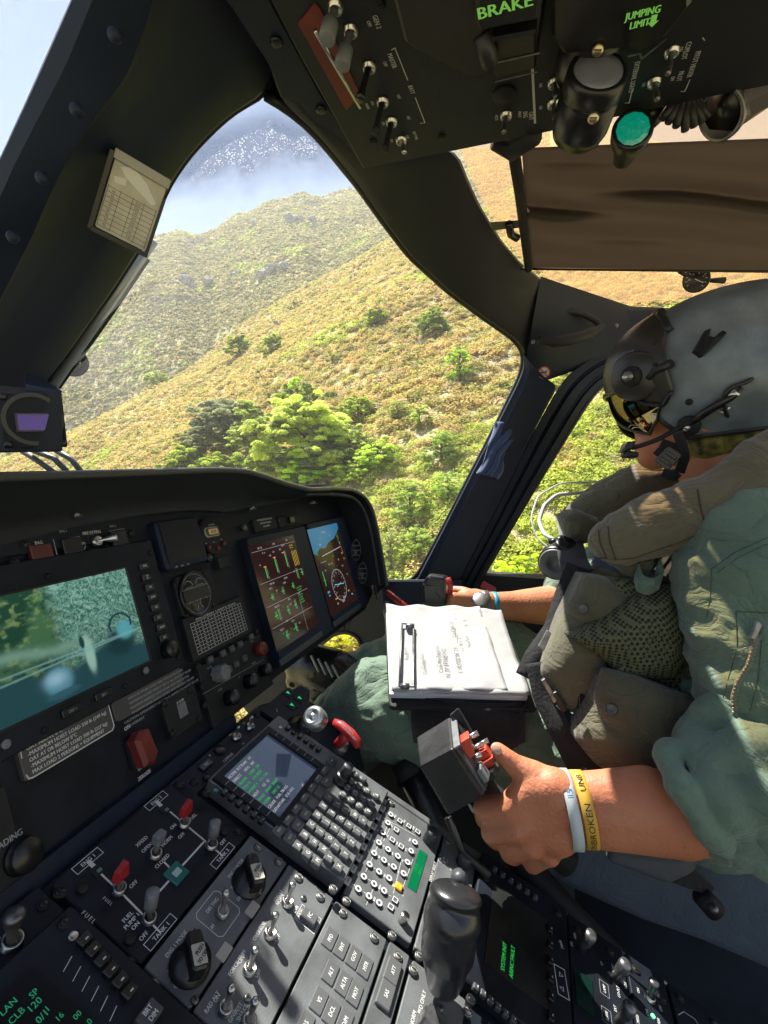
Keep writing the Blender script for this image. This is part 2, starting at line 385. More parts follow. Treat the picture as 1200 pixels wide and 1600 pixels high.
def scatter(nn, ra, rb, smin, smax, nl, leaf, pal, green=0, p0=-.75, p1=.75):
    ph = rng.uniform(p0, p1, nn); r = np.sqrt(rng.uniform(ra**2, rb**2, nn)); c = pol(ph, r); m = fbm(c/9., 3, 31)
    k = m > -.62; ph, r, c, m = ph[k], r[k], c[k], m[k]; s = rng.uniform(smin, smax, len(c))*(1+.35*m)
    gidx = fbm(c/14., 2, 77)+.6*np.clip((ph+.15)/.4, 0, 1)*np.clip((46-r)/22, 0, 1)
    ii = rng.integers(0, len(pal), len(c)); col = pal[ii]*rng.uniform(.8, 1.2, (len(c), 1))
    g = (gidx > .28) & (rng.random(len(c)) < .75); col[g] = np.array((.50, .56, .10))*rng.uniform(.7, 1.3, (g.sum(), 1))
    c[:, 2] -= .1*s; parts.append(leaf_clumps(c, s, nl, col, leaf))
scatter(3600, 5, 28, .28, .62, 260, .10, PAL); scatter(8200, 28, 60, .3, .72, 110, .15, PAL); scatter(22000, 60, 115, .35, .8, 36, .24, PAL); scatter(17000, 115, 172, .45, .9, 18, .34, PAL*.92)
scatter(70000, 150, 360, .55, 1.15, 11, .5, PALF*np.array([1.0, 1.04, .86]), p0=-.72, p1=.3)
V, F, c = merge(parts)
shrub_m = colmat('maquis_leaves', .8, .38)
tag(npmesh('shrub_cover', V, F, shrub_m, c), 'low dry maquis scrub covering the whole hillside in olive and yellow', 'shrubs', kind='stuff')

# rocks: separate outcrops
rock_m = mat('limestone', (.30, .28, .25), .9, bump=1.0, bscale=3, var=.35, vscale=1.5)
def hitground(u, v):
    r_ = ray(u, v); hr = math.hypot(r_.x, r_.y); ph = math.atan2(r_.dot(VR), r_.dot(FH)); rr = np.geomspace(6, 600, 3000)
    z = terrain_z(np.full_like(rr, ph), rr); g = np.nonzero(z > rr*r_.z/hr)[0]
    k = g[0] if len(g) else 2999; return ph, rr[k], Vector(pol(np.array(ph), np.array(rr[k])).tolist())
rocks = [(300, 447, 55, 22), (432, 424, 50, 18), (372, 428, 22, 8), (470, 345, 44, 16), (555, 436, 14, 14), (550, 470, 12, 8), (440, 508, 20, 9), (655, 430, 16, 10), (400, 352, 22, 10), (690, 470, 20, 12), (170, 480, 26, 10), (245, 470, 18, 8)]
rlab = ['large pale limestone outcrop on the far slope left of centre', 'pale limestone outcrop high in the gully between the two hills', 'small grey rock just left of the gully outcrop', 'broad grey cliff band under the far summit', 'single pale boulder standing on the near ridge line', 'small pale boulder below the one on the near ridge', 'low pale rocks on the near slope above the pair of pines', 'pale rock near the roof beam on the right slope', 'grey rocks on the far ridge left of the summit cliff', 'pale stones beside the upper right pine', 'faint grey rocks on the far slope by the windscreen post', 'small grey rocks left of the large limestone outcrop']
for (u, v, wx, hy), lb in zip(rocks, rlab):
    ph, r_, c = hitground(u, v); mb = MB(); s = r_/FPX*.95
    for k in range(9):
        a, b_ = random.uniform(-.5, .5)*wx, random.uniform(-.5, .5)*hy; q = c+VR*(a*s)+Vector((0, 0, 1))*(b_*s)
        mb.sphere(q, (wx*s*random.uniform(.1, .2), wx*s*random.uniform(.1, .2), hy*s*random.uniform(.2, .4)), 10)
    me = remesh(mb, max(.08, wx*s/40), 1); nv = len(me.vertices); co = np.empty(nv*3, np.float32); me.vertices.foreach_get('co', co); co = co.reshape(-1, 3)
    co += np.stack([fbm(co/(wx*s*.12), 3, q) for q in (1, 2, 3)], -1)*wx*s*.05; me.vertices.foreach_set('co', co.ravel()); me.materials.append(rock_m)
    me.polygons.foreach_set('use_smooth', [False]*len(me.polygons)); tag(meshobj('rock_outcrop', me), lb, 'rock', 'rock outcrops on the hillside')

# trees: each a trunk with limbs and a crown of leaf clumps
bark_m = mat('pine_bark', (.14, .11, .085), .9, bump=.6, bscale=30, var=.3, vscale=8)
pine_m = colmat('pine_needles', .7, .55); 
def tree(u, v, wpx, hpx, lb, tint=(.36, .42, .07), dark=(.26, .30, .10), layers=6, dens=40, flat=.7, name='pine_tree', dist=None, base_dv=0):
    """crown centred on pixel u,v, wpx x hpx pixels wide and tall, standing on the ground below it"""
    if dist is None: ph, r_, g = hitground(u, v+hpx*.5+base_dv)
    else:
        rr = ray(u, v+hpx*.5); ph = math.atan2(rr.dot(VR), rr.dot(FH)); r_ = dist; g = Vector(pol(np.array(ph), np.array(dist)).tolist())
    d = g.dot(VF); s = d/FPX; W, H = wpx*s*.5, hpx*s; top = P(u, v-hpx*.5, d); base = Vector((g.x, g.y, g.z-.3))
    rt = thing(name, lb, 'tree', base, 'trees on the hillside'); H = max(H, 1.2); c0 = top-Vector((0, 0, H))
    tr = MB(); mid = c0+Vector((random.uniform(-.2, .2)*W, 0, H*.5)); tr.tube([base, (base+mid)/2+Vector((.06*W, 0, 0)), mid, top-Vector((0, 0, H*.12))], [.05*H+.03, .04*H+.02, .025*H+.01, .01*H], 8)
    cc = []; cs = []; K = max(8, int(dens))
    for k in range(K):
        t = (k+.5)/K; z = H*(.12+.80*t); rad = W*math.sqrt(max(.05, 1-((t-.35)/.68)**2))*math.sqrt(random.uniform(.05, .9)); a = k*2.4+random.uniform(-.4, .4)
        q = c0+Vector((rad*math.cos(a), rad*math.sin(a), z+random.uniform(-.10, .10)*H)); sz = W*random.uniform(.13, .27)
        if k % 2 == 0: tr.tube([c0+Vector((0, 0, z*.7)), (c0+q)/2+Vector((0, 0, z*.5)), q], [.014*H, .009*H, .003*H], 5)
        for e in range(4):
            off = Vector((random.gauss(0, .6), random.gauss(0, .6), random.gauss(0, .5)))*sz; cc.append(q+off); cs.append(sz*random.uniform(.4, .85))
    tr.build('trunk', bark_m, rt)
    C = np.array([tuple(q) for q in cc]); S = np.array(cs); col = 1.5*np.array(tint)*rng.uniform(.75, 1.2, (len(C), 1)); dk = rng.random(len(C)) < .15; col[dk] = np.array(dark)*rng.uniform(.8, 1.3, (dk.sum(), 1))
    nl = int(min(420, max(40, 60*W*W*180/len(C)*3)))
    npmesh('crown', *leaf_clumps(C, S, nl, col, .14, flat=flat, cv=.25)[:2], pine_m, None, parent=rt) if False else None
    Vv, Ff, cl = leaf_clumps(C, S, nl, col, .15, flat=flat, cv=.25); npmesh('crown', Vv, Ff, pine_m, cl, parent=rt)
T_ = [(482, 690, 165, 122, 'big spreading pine with bright yellow green tufts, the largest tree on the slope', dict(dens=80, tint=(.50, .56, .13))),
 (352, 668, 120, 80, 'grey green bare branched pine leaning left of the big spreading pine', dict(tint=(.26, .28, .15), dark=(.2, .22, .12), dens=60)),
 (470, 618, 95, 34, 'flat topped umbrella pine crown just above the big spreading pine', dict(tint=(.36, .46, .06), dens=20)),
 (372, 541, 46, 34, 'left one of the pair of round pines in the middle of the slope', {}),
 (424, 541, 40, 36, 'right one of the pair of round pines in the middle of the slope', {}),
 (247, 594, 40, 20, 'small low bright bush tree alone at left on the near ridge', {}),
 (590, 498, 46, 22, 'small rounded tree high on the slope near the roof beam', {}),
 (678, 505, 60, 44, 'round bushy tree high on the right slope beside pale stones', dict(tint=(.30, .38, .07))),
 (718, 570, 50, 56, 'lone upright bright green tree beside the door pillar', dict(tint=(.38, .52, .06))),
 (398, 672, 90, 74, 'dense green tree crowding the left side of the big spreading pine', dict(dens=44, tint=(.40, .46, .13))),
 (545, 695, 80, 62, 'dull green rounded tree crowding the right side of the big spreading pine', dict(dens=40, tint=(.40, .46, .14))),
 (305, 690, 60, 40, 'grey green bush at the left foot of the bare branched pine', dict(tint=(.24, .27, .11))),
 (420, 720, 90, 40, 'green bushes rising just above the glareshield middle', dict(tint=(.30, .38, .07))),
 (620, 640, 40, 30, 'pale olive bush left of the lone upright tree', dict(tint=(.34, .38, .12))),
 (460, 478, 22, 16, 'tiny dark tree in the gully under the limestone outcrop', dict(tint=(.20, .25, .07), dens=10)),
 (290, 722, 90, 40, 'bright treetop showing above the glareshield left of centre', {}),
 (345, 732, 90, 34, 'second bright treetop along the glareshield edge, under the grey pine', {}),
 (480, 742, 110, 50, 'vivid yellow green treetop rising behind the glareshield corner', dict(tint=(.46, .60, .04))),
 (640, 790, 70, 70, 'pale green bushy tree below the big pine, seen low in the windscreen', dict(tint=(.30, .40, .08))),
 (610, 860, 60, 80, 'olive green tree low in the windscreen corner next to the glareshield end', dict(tint=(.32, .35, .11))),
 (690, 700, 60, 46, 'mid green bushy tree in the right part of the windscreen', dict(tint=(.26, .36, .07))),
 (815, 905, 100, 60, 'bright yellow green tree filling the bottom of the door window', dict(tint=(.50, .60, .04), dens=34)),
 (770, 812, 60, 36, 'rounded green bush tree beside the door pillar in the door window', dict(tint=(.34, .46, .06))),
 (560, 640, 60, 40, 'yellow green bush directly right of the flat topped umbrella pine', dict(tint=(.36, .44, .07))),
 (640, 560, 34, 22, 'small olive bush in the middle of the right slope', dict(tint=(.34, .36, .10), dens=12)),
 (520, 560, 34, 22, 'small olive bush between the round pines and the umbrella pine', dict(tint=(.34, .38, .10), dens=12)),
 (655, 650, 46, 34, 'pale green round bush left of the door pillar on the slope', dict(tint=(.40, .48, .10), dens=16)),
 (590, 715, 80, 44, 'broad light green bush right below the big spreading pine', dict(tint=(.42, .52, .08))),
 (700, 760, 60, 46, 'light green bush against the lower part of the windscreen pillar', dict(tint=(.34, .46, .08))),
 (650, 850, 70, 50, 'dense green bush low in the windscreen just above the sill', dict(tint=(.32, .42, .09))),
 (545, 742, 70, 34, 'yellow green bush peeping over the glareshield end', dict(tint=(.48, .56, .08))),
 (860, 840, 60, 40, 'yellow green bush in the door window next to the clear tubes', dict(tint=(.44, .52, .08))),
 (850, 700, 50, 30, 'olive bush in the door window at helmet height', dict(tint=(.36, .40, .12), dens=16)),
 (532, 1010, 90, 60, 'yellow leafed tree seen down through the chin window', dict(tint=(.60, .60, .07), dens=34))]
for q in T_: tree(*q[:5], **q[5])
# ------------------------------------------------------------------ helicopter airframe round the right-hand seat
def PZ(u, v, z): r = ray(u, v); return r*(z/r.z)
def grid(mb, rows, smooth=True):
    n = len(rows[0]); vs = [q for r in rows for q in r]
    mb.add(vs, [(i*n+j, i*n+j+1, (i+1)*n+j+1, (i+1)*n+j) for i in range(len(rows)-1) for j in range(n-1)], smooth); return mb
def resamp(pts, n):
    pts = [Vector(p) for p in pts]; L = [0]
    for a, b in zip(pts[:-1], pts[1:]): L.append(L[-1]+(b-a).length)
    out = []
    for i in range(n):
        t = L[-1]*i/(n-1); k = max(0, min(len(pts)-2, int(np.searchsorted(L, t, 'right'))-1)); f = (t-L[k])/max(1e-9, L[k+1]-L[k]); out.append(pts[k].lerp(pts[k+1], f))
    return out
def smooth3(pts, n, it=2):
    q = resamp(pts, n)
    for _ in range(it): q = [q[0]]+[(q[i-1]+q[i]*2+q[i+1])/4 for i in range(1, n-1)]+[q[-1]]
    return q
def beam(name, A, B, prof, back, mt, parent, n=40, sm=True, label=None, it=2):
    """closed strip between edge lines A and B; prof = [(t, towards-viewer offset)], back = thickness away"""
    A = smooth3(A, n, it); B = smooth3(B, n, it); rows = []
    for a, b in zip(A, B):
        c = (a+b)/2; vd = c.normalized(); r = [a.lerp(b, t)-vd*h for t, h in prof]; r += [b+vd*back, a+vd*back, r[0]]; rows.append(r)
    mb = MB(); grid(mb, rows, False); k = len(prof)+2
    mb.add(rows[0][:-1], [tuple(range(k))]); mb.add(rows[-1][:-1], [tuple(range(k))])
    o = mb.build(name, mt, parent, label=label)
    if sm:
        o.data.polygons.foreach_set('use_smooth', [True]*len(o.data.polygons)); e = o.modifiers.new('n', 'EDGE_SPLIT'); e.split_angle = R(38)
    return o
WS = Plane(Vector((0, .25, .42)), EX, Vector((0, .65, -.44)))
def ws(u, v, h=0): a = WS.px(u, v, h); return WS.w(a[0], a[1], h)
air = thing('helicopter_airframe', 'black painted cockpit frame of window posts, roof beam and lower side wall', 'cockpit frame', Vector((.6, .4, .3)))
rg = [(490, -150), (455, 0), (432, 100), (415, 149), (392, 158), (360, 178), (330, 205), (292, 246), (263, 290), (228, 372), (178, 450), (72, 600), (10, 690)]
lf = [(175, -150), (110, 0), (66, 100), (45, 147), (35, 170), (25, 190), (12, 220), (-8, 262), (-28, 310), (-62, 385), (-95, 460), (-165, 615), (-205, 705)]
prof = [(0, 0), (.015, .012), (.10, .03), (.30, .048), (.335, .050), (.35, .040), (.44, .036), (.47, .030), (.72, .030), (.97, .024), (1, .006)]
beam('centre_post', [ws(*q) for q in lf], [ws(*q) for q in rg], prof, .05, M['frame'], air, 60)
rb = MB(); rb.sphere((0, 0, 0), (.0055, .0055, .0055), 12); _m = rb.mesh('rivet', M['frame'])
for u, v in ((180, 55), (120, 172), (66, 278), (20, 370)): meshobj('rivet', _m, air, Matrix.Translation(ws(u, v, -.049)))
wsr = [(424, 112), (438, 162), (470, 185), (500, 215), (560, 290), (600, 347), (640, 400), (700, 455), (760, 500), (800, 528), (815, 545), (819, 562)]
dws = [.50, .52, .54, .56, .66, .73, .81, .92, 1.02, 1.09, 1.12, 1.13]
A = [P(u, v, d) for (u, v), d in zip(wsr, dws)]
rin = [(560, 60), (560, 150), (600, 200), (715, 236), (732, 282), (752, 325), (785, 378), (815, 412), (850, 440), (890, 460), (930, 472), (985, 482)]
B = [PZ(u, v, .40) for u, v in rin]
beam('roof_beam', A, B, [(0, 0), (.03, .014), (.12, .022), (.5, .028), (.85, .02), (.97, .012), (1, 0)], .05, M['roof'], air, 60)
# rubber seal along the windscreen edge
wse = [(415, 149), (438, 162)]+wsr[2:]+[(812, 590), (780, 655), (730, 752), (690, 830), (655, 895), (642, 908), (625, 914), (606, 914)]
dse = [.52, .52]+dws[2:]+[1.14, 1.17, 1.21, 1.25, 1.28, 1.29, 1.30, 1.31]
se = MB(); se.tube(smooth3([P(u, v, d*1.006) for (u, v), d in zip(wse, dse)], 90, 1), .0055, 8)
se.tube(smooth3([ws(u+1, v, .004) for u, v in rg], 60, 1), .003, 8); se.build('windscreen_seal', M['rubber'], air)
mb = MB(); mb.hexa([P(408, 146, .53), P(447, 172, .54), P(480, 120, .54), P(420, 90, .53), P(408, 146, .57), P(447, 172, .58), P(480, 120, .58), P(420, 90, .57)]); mb.build('post_gusset', M['roof'], air)
beam('door_header', [PZ(978, 478, .398), P(1100, 484, 1.2), P(1320, 500, 1.3)], [P(985, 545, 1.175), P(1060, 545, 1.2), P(1320, 560, 1.3)], [(0, 0), (.1, .01), (.9, .01), (1, 0)], .05, M['frame'], air, 10)
# corner panel with recessed grab handle
cp = [P(800, 528, 1.09), P(819, 562, 1.12), P(833, 590, 1.13)]; cq = [PZ(985, 480, .40), P(978, 520, 1.17), P(950, 556, 1.18)]
cA = [P(800, 522, 1.08), P(819, 562, 1.12), P(832, 583, 1.13), P(842, 592, 1.135)]
cB = [PZ(845, 434, .40), PZ(890, 458, .40), P(935, 470, 1.16), P(990, 478, 1.17)]
cC = [P(842, 592, 1.135), P(872, 606, 1.14), P(905, 568, 1.16), P(1010, 540, 1.19)]
mb = MB(); g1 = smooth3(cA, 14, 1); g2 = smooth3(cB, 14, 1); g3 = smooth3(cC, 14, 1)
rows = []
for k in range(14):
    t = k/13; a = PZ(845+145*t, 432+48*t, .40); c = P(822+50*t if t < .5 else 847+163*(t-.5)*2, 560+46*t*1.6 if t < .5 else 597-57*(t-.5)*2, 1.12+.07*t)
    rows.append([a.lerp(c, s)*(1-.012*math.sin(math.pi*s)) for s in [i/8 for i in range(9)]])
grid(mb, rows); mb.build('corner_panel', M['frame'], air)
bk = MB(); bk.add([v*1.03 for r in rows for v in (r[0], r[-1])], [(2*i, 2*i+1, 2*i+3, 2*i+2) for i in range(13)]); bk.build('corner_panel_backing', M['frame'], air)
hd = MB(); hd.tube(smooth3([P(840, 531, 1.07), P(862, 534, 1.065), P(895, 530, 1.07), P(925, 520, 1.09), P(938, 512, 1.10)], 16, 2), [.008]*3+[.012]*10+[.008]*3, 10)
hd.build('grab_handle', M['roof'], air)
hc = MB(); hc.tube(smooth3([P(838, 505, 1.10), P(860, 488, 1.10), P(900, 486, 1.11), P(935, 502, 1.12), P(942, 515, 1.12)], 16, 2), .007, 8); hc.build('handle_recess_rim', M['roof'], air)
sw = MB(); sw.sphere((0, 0, 0), .005, 10); _m = sw.mesh('fastener', M['grey'])
for u, v, d in ((833, 534, 1.09), (963, 509, 1.13)): meshobj('fastener', _m, air, Matrix.Translation(P(u, v, d)))
# windscreen pillar and lower side wall
pa = [(817, 553), (818, 575), (806, 603), (780, 655), (730, 752), (690, 830), (655, 897), (640, 925)]; da = [1.12, 1.13, 1.14, 1.17, 1.21, 1.25, 1.28, 1.30]
pb = [(850, 590), (872, 603), (858, 628), (835, 672), (790, 765), (752, 842), (715, 915), (700, 945)]; db = [1.11, 1.13, 1.14, 1.16, 1.20, 1.24, 1.27, 1.29]
beam('windscreen_pillar', [P(u, v, d) for (u, v), d in zip(pa, da)], [P(u, v, d) for (u, v), d in zip(pb, db)], [(0, 0), (.04, .012), (.18, .016), (.22, .020), (.80, .022), (.96, .018), (1, .004)], .06, M['frame'], air, 50, it=1)
wallo = [(585, 905), (604, 913), (640, 910), (700, 905), (780, 905), (980, 950), (980, 1200), (700, 1200), (560, 1130), (480, 1130), (400, 1130), (360, 1080), (400, 1000), (480, 960), (540, 930), (570, 915)]
hole = [(510, 1000), (520, 992), (532, 988), (548, 989), (560, 997), (566, 1012), (569, 1030), (566, 1048), (545, 1075), (520, 1090), (500, 1100), (470, 1095), (455, 1075), (465, 1045), (485, 1022), (498, 1009)]
wo = [PX(u, v, 1.30 if u > 560 else 1.27) for u, v in wallo]; 
def best(o, h):  # start the hole where it lines up with the outline
    return h
ho = [PX(u, v, 1.29) for u, v in hole]
hc_ = sum(ho, Vector())/16; wo2 = resamp(wo+[wo[0]], 161)[:-1]; ho2 = resamp(ho+[ho[0]], 161)[:-1]
def ang(q): d = q-hc_; return math.atan2(d.z, d.y)
wo3 = sorted(wo2, key=ang); ho3 = sorted(ho2, key=ang)
def byang(L, a): return min(L, key=lambda q: abs((ang(q)-a+math.pi) % (2*math.pi)-math.pi))
angs = [-math.pi+2*math.pi*k/72 for k in range(72)]; W_ = [byang(wo2, a) for a in angs]; H_ = [byang(ho2, a) for a in angs]
mb = MB(); n_ = 72; off = Vector((.05, 0, 0)); vs = W_+H_+[q+off for q in H_]+[q+off for q in W_]
for k in range(n_):
    j = (k+1) % n_; mb.f += [[k, j, n_+j, n_+k], [n_+k, n_+j, 2*n_+j, 2*n_+k], [2*n_+k, 2*n_+j, 3*n_+j, 3*n_+k], [3*n_+k, 3*n_+j, j, k]]; mb.m += [0]*4; mb.sm += [False]*4
mb.v = [tuple(q) for q in vs]; mb.build('lower_side_wall', M['roof'], air)
se = MB(); se.tube(smooth3(H_+[H_[0]], 120, 2), .006, 8); se.build('chin_window_seal', M['rubber'], air)
# ledge under the windscreen corner
mb = MB(); mb.hexa([P(596, 905, 1.26), P(720, 905, 1.24), P(720, 960, 1.22), P(596, 960, 1.24), P(604, 912, 1.36), P(740, 905, 1.36), P(740, 960, 1.36), P(604, 960, 1.36)]); mb.build('windscreen_sill', M['frame'], air, bevel=.006)

# glazing
def glazing(name, L_, R_, n, m_, parent, label=None, dirt_refl=None):
    L_ = resamp(L_, n); R_ = resamp(R_, n); rows = [[a.lerp(b, k/(n-1)) for k in range(n)] for a, b in zip(L_, R_)]
    V = np.array([tuple(q) for r in rows for q in r]); i, j = np.meshgrid(np.arange(n-1), np.arange(n-1), indexing='ij'); a = (i*n+j).ravel()
    return npmesh(name, V, np.stack([a, a+1, a+n+1, a+n], -1), m_, dirt_refl(V) if dirt_refl else None, True, parent)
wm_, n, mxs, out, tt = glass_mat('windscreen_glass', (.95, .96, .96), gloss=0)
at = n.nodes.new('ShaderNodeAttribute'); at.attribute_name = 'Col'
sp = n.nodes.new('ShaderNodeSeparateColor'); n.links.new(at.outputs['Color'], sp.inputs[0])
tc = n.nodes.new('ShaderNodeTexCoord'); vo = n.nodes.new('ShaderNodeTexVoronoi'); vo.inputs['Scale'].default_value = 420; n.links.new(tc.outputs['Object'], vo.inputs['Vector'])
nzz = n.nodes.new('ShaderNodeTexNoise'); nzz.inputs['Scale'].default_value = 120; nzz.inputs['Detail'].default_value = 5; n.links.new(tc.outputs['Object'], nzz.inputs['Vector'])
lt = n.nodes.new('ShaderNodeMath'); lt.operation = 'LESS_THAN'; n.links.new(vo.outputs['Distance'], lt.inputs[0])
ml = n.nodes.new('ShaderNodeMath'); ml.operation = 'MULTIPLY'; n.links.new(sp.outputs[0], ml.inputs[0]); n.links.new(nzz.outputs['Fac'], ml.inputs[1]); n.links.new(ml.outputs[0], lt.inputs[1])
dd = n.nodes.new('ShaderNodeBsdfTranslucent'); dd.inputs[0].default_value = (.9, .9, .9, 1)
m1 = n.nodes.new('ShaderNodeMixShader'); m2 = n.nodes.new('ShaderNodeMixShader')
# dark reflection painted as a film + dried salt specks + a veil of dust and painted glare
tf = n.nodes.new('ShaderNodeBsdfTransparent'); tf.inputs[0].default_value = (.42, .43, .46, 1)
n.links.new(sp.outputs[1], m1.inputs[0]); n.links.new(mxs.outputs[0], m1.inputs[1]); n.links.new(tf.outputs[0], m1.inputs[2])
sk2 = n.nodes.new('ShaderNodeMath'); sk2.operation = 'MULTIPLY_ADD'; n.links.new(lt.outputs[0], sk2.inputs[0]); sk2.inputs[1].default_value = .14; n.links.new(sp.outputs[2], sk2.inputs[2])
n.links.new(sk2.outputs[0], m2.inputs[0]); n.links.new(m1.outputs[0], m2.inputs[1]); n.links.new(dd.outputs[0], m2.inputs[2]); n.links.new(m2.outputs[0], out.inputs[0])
def dirt_refl_mask(V):
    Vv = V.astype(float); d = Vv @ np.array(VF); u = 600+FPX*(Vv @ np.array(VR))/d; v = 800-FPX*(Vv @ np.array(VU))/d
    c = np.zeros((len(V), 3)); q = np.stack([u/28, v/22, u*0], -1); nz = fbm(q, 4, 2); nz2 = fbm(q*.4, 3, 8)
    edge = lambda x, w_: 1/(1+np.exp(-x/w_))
    lo = 316-.14*(u-260)+nz*10; refl_film = edge(lo-v, 3)*edge(v-150, 10)*.34
    dk = edge(292+nz*18-.20*(u-265)-v, 11)*edge(v-(180+np.abs(u-420)*.30)-nz*14, 10)*edge(u-268-nz*20, 10)*(.95+nz*.4+nz2*.2)  # dark reflection in the pane, painted in as a tinted patch
    c[:, 1] = np.clip(refl_film*.6+dk, 0, .95); c[:, 0] = np.clip(dk*.60+refl_film*.5+nz*.1, .05, 1)
    c[:, 2] = .008+.008*edge(330-v, 40)+.035*np.exp(-((u-150)/90)**2)*np.clip((700-v)/300, 0, 1)  # dust veil, thickened at left to paint in the glare
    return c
Lw = [(415, 146), (350, 180), (325, 205), (290, 246), (260, 290), (226, 372), (175, 450), (68, 600), (-40, 760)]
Rw = [(438, 160), (470, 183), (500, 213), (560, 288), (640, 398), (700, 453), (760, 498), (800, 526), (820, 555), (815, 590), (690, 832), (655, 900)]
Rd = [.52, .54, .56, .66, .81, .92, 1.02, 1.09, 1.125, 1.14, 1.25, 1.285]
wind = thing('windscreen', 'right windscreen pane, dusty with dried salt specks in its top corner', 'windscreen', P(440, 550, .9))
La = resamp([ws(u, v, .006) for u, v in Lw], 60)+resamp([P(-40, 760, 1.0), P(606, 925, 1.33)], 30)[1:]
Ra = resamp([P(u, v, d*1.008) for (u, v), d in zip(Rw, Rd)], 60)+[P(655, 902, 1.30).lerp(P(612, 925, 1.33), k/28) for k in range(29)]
glazing('glass', La, Ra, 150, wm_, wind, dirt_refl=dirt_refl_mask)
lw = thing('left_windscreen', 'clear left windscreen pane beyond the centre post showing only sky', 'windscreen', P(20, 100, .6))
wm2 = glass_mat('side_glass', (.95, .97, .97))[0]
glazing('glass', [ws(175, -150, .006), ws(-95, 460, .006)], [ws(-500, -150, .006), ws(-600, 460, .006)], 12, wm2, lw)
amber, n, mxa, outa, ta = glass_mat('amber_roof_glass', (.86, .62, .38), gloss=0)
da = n.nodes.new('ShaderNodeBsdfTranslucent'); da.inputs[0].default_value = (.75, .52, .32, 1); ma = n.nodes.new('ShaderNodeMixShader'); ma.inputs[0].default_value = .16
n.links.new(mxa.outputs[0], ma.inputs[1]); n.links.new(da.outputs[0], ma.inputs[2]); n.links.new(ma.outputs[0], outa.inputs[0])
rw = thing('roof_window', 'amber tinted roof window above the pilot partly covered by the sunshade', 'roof window', PZ(900, 300, .42))
glazing('glass', [q+Vector((0, -.0, .012)) for q in resamp(B[2:], 30)], [Vector((.58, -.75, .412)), Vector((1.35, -.75, .412))], 30, amber, rw)

# door with its curved window opening
door = thing('cockpit_door', 'black right cockpit door with rounded window opening and rubber seals', 'door', P(800, 800, 1.2))
do_ = [(1060, 530), (1000, 537), (945, 549), (912, 566), (885, 588), (868, 613), (835, 672), (790, 765), (752, 842), (716, 912), (700, 940)]; dd_ = [1.22, 1.2, 1.18, 1.17, 1.15, 1.15, 1.17, 1.21, 1.25, 1.28, 1.29]
di_ = [(1060, 565), (1000, 573), (965, 587), (938, 604), (918, 628), (904, 650), (870, 705), (830, 770), (790, 838), (745, 914), (735, 940)]; de_ = [1.24, 1.22, 1.2, 1.19, 1.18, 1.18, 1.2, 1.23, 1.27, 1.3, 1.31]
beam('door_frame', [P(u, v, d) for (u, v), d in zip(do_, dd_)], [P(u, v, d) for (u, v), d in zip(di_, de_)], [(0, 0), (.03, .010), (.26, .012), (.29, .002), (.36, .002), (.39, .014), (.62, .016), (.66, .006), (.74, .006), (.78, .014), (.96, .012), (1, .0)], .045, M['frame'], door, 60)
mb = MB(); mb.hexa([P(738, 913, 1.29), P(1000, 925, 1.29), P(1000, 1000, 1.27), P(720, 1000, 1.27), P(738, 915, 1.36), P(1000, 927, 1.36), P(1000, 1000, 1.36), P(720, 1000, 1.36)]); mb.build('door_sill', M['frame'], door, bevel=.008)
se = MB(); se.tube(smooth3([P(u, v, d*.997) for (u, v), d in zip(di_, de_)], 70, 2), .006, 8); se.build('window_seal', M['rubber'], door)
glazing('glass', [P(u, v, d*1.015) for (u, v), d in zip(di_, de_)], [P(1400, 540, 1.35), P(1400, 950, 1.35)], 14, wm2, door)

# no-smoking sticker and the folded blue cloth on the pillar
def facing(c, upv=None, tw=0):
    """frame at c whose z looks at the seat"""
    z = -c.normalized(); x = VR - z*VR.dot(z); x.normalize(); y = z.cross(x); m = Matrix(((x.x, y.x, z.x, c.x), (x.y, y.y, z.y, c.y), (x.z, y.z, z.z, c.z), (0, 0, 0, 1)))
    return m @ Matrix.Rotation(tw, 4, 'Z')
fm = facing(P(850, 582, 1.105)); st = thing('warning_sticker', 'round red and white no smoking sticker at the top of the door pillar', 'sticker', fm)
a = [(.0135*math.cos(2*math.pi*k/28), .0135*math.sin(2*math.pi*k/28)) for k in range(28)]; b_ = [(x*.78, y*.78) for x, y in a]
mb = MB(); mb.poly(a, 0, .0012); mb.build('disc', M['white'], st, fm); mb = MB(); mb.ring(a, b_, .0012, .0018); mb.line([(-.008, .008), (.008, -.008)], .002, .0021); mb.line([(-.008, -.006), (.008, .006)], .0012, .0019); mb.build('red_ring', M['red'], st, fm)
mb = MB(); mb.line([(-.007, 0), (.005, .001)], .0028, .0016); mb.build('cigarette', M['black'], st, fm)
navy = mat('navy_cloth', (.035, .065, .17), .8, bump=.5, bscale=1500, var=.2, vscale=300, sheen=.4)
rows = []
for i in range(26):
    t = i/25; c = P(796-36*t+3*math.sin(t*9), 664+80*t, 1.165); wd = .030*(1-.35*t+.12*math.sin(t*7+1)); r = []
    for k in range(15): s_ = k/14*2-1; r.append(c+(VR*1+VU*-.25)*wd*s_ - VF*(.010*math.cos(s_*1.5)+.004*math.sin(s_*9+t*8)))
    rows.append(r)
mb = MB(); grid(mb, rows); o = mb.build('folded_cloth', navy); o.modifiers.new('s', 'SOLIDIFY').thickness = .003
tag(o, 'folded navy blue cloth tucked against the black door pillar', 'cloth')

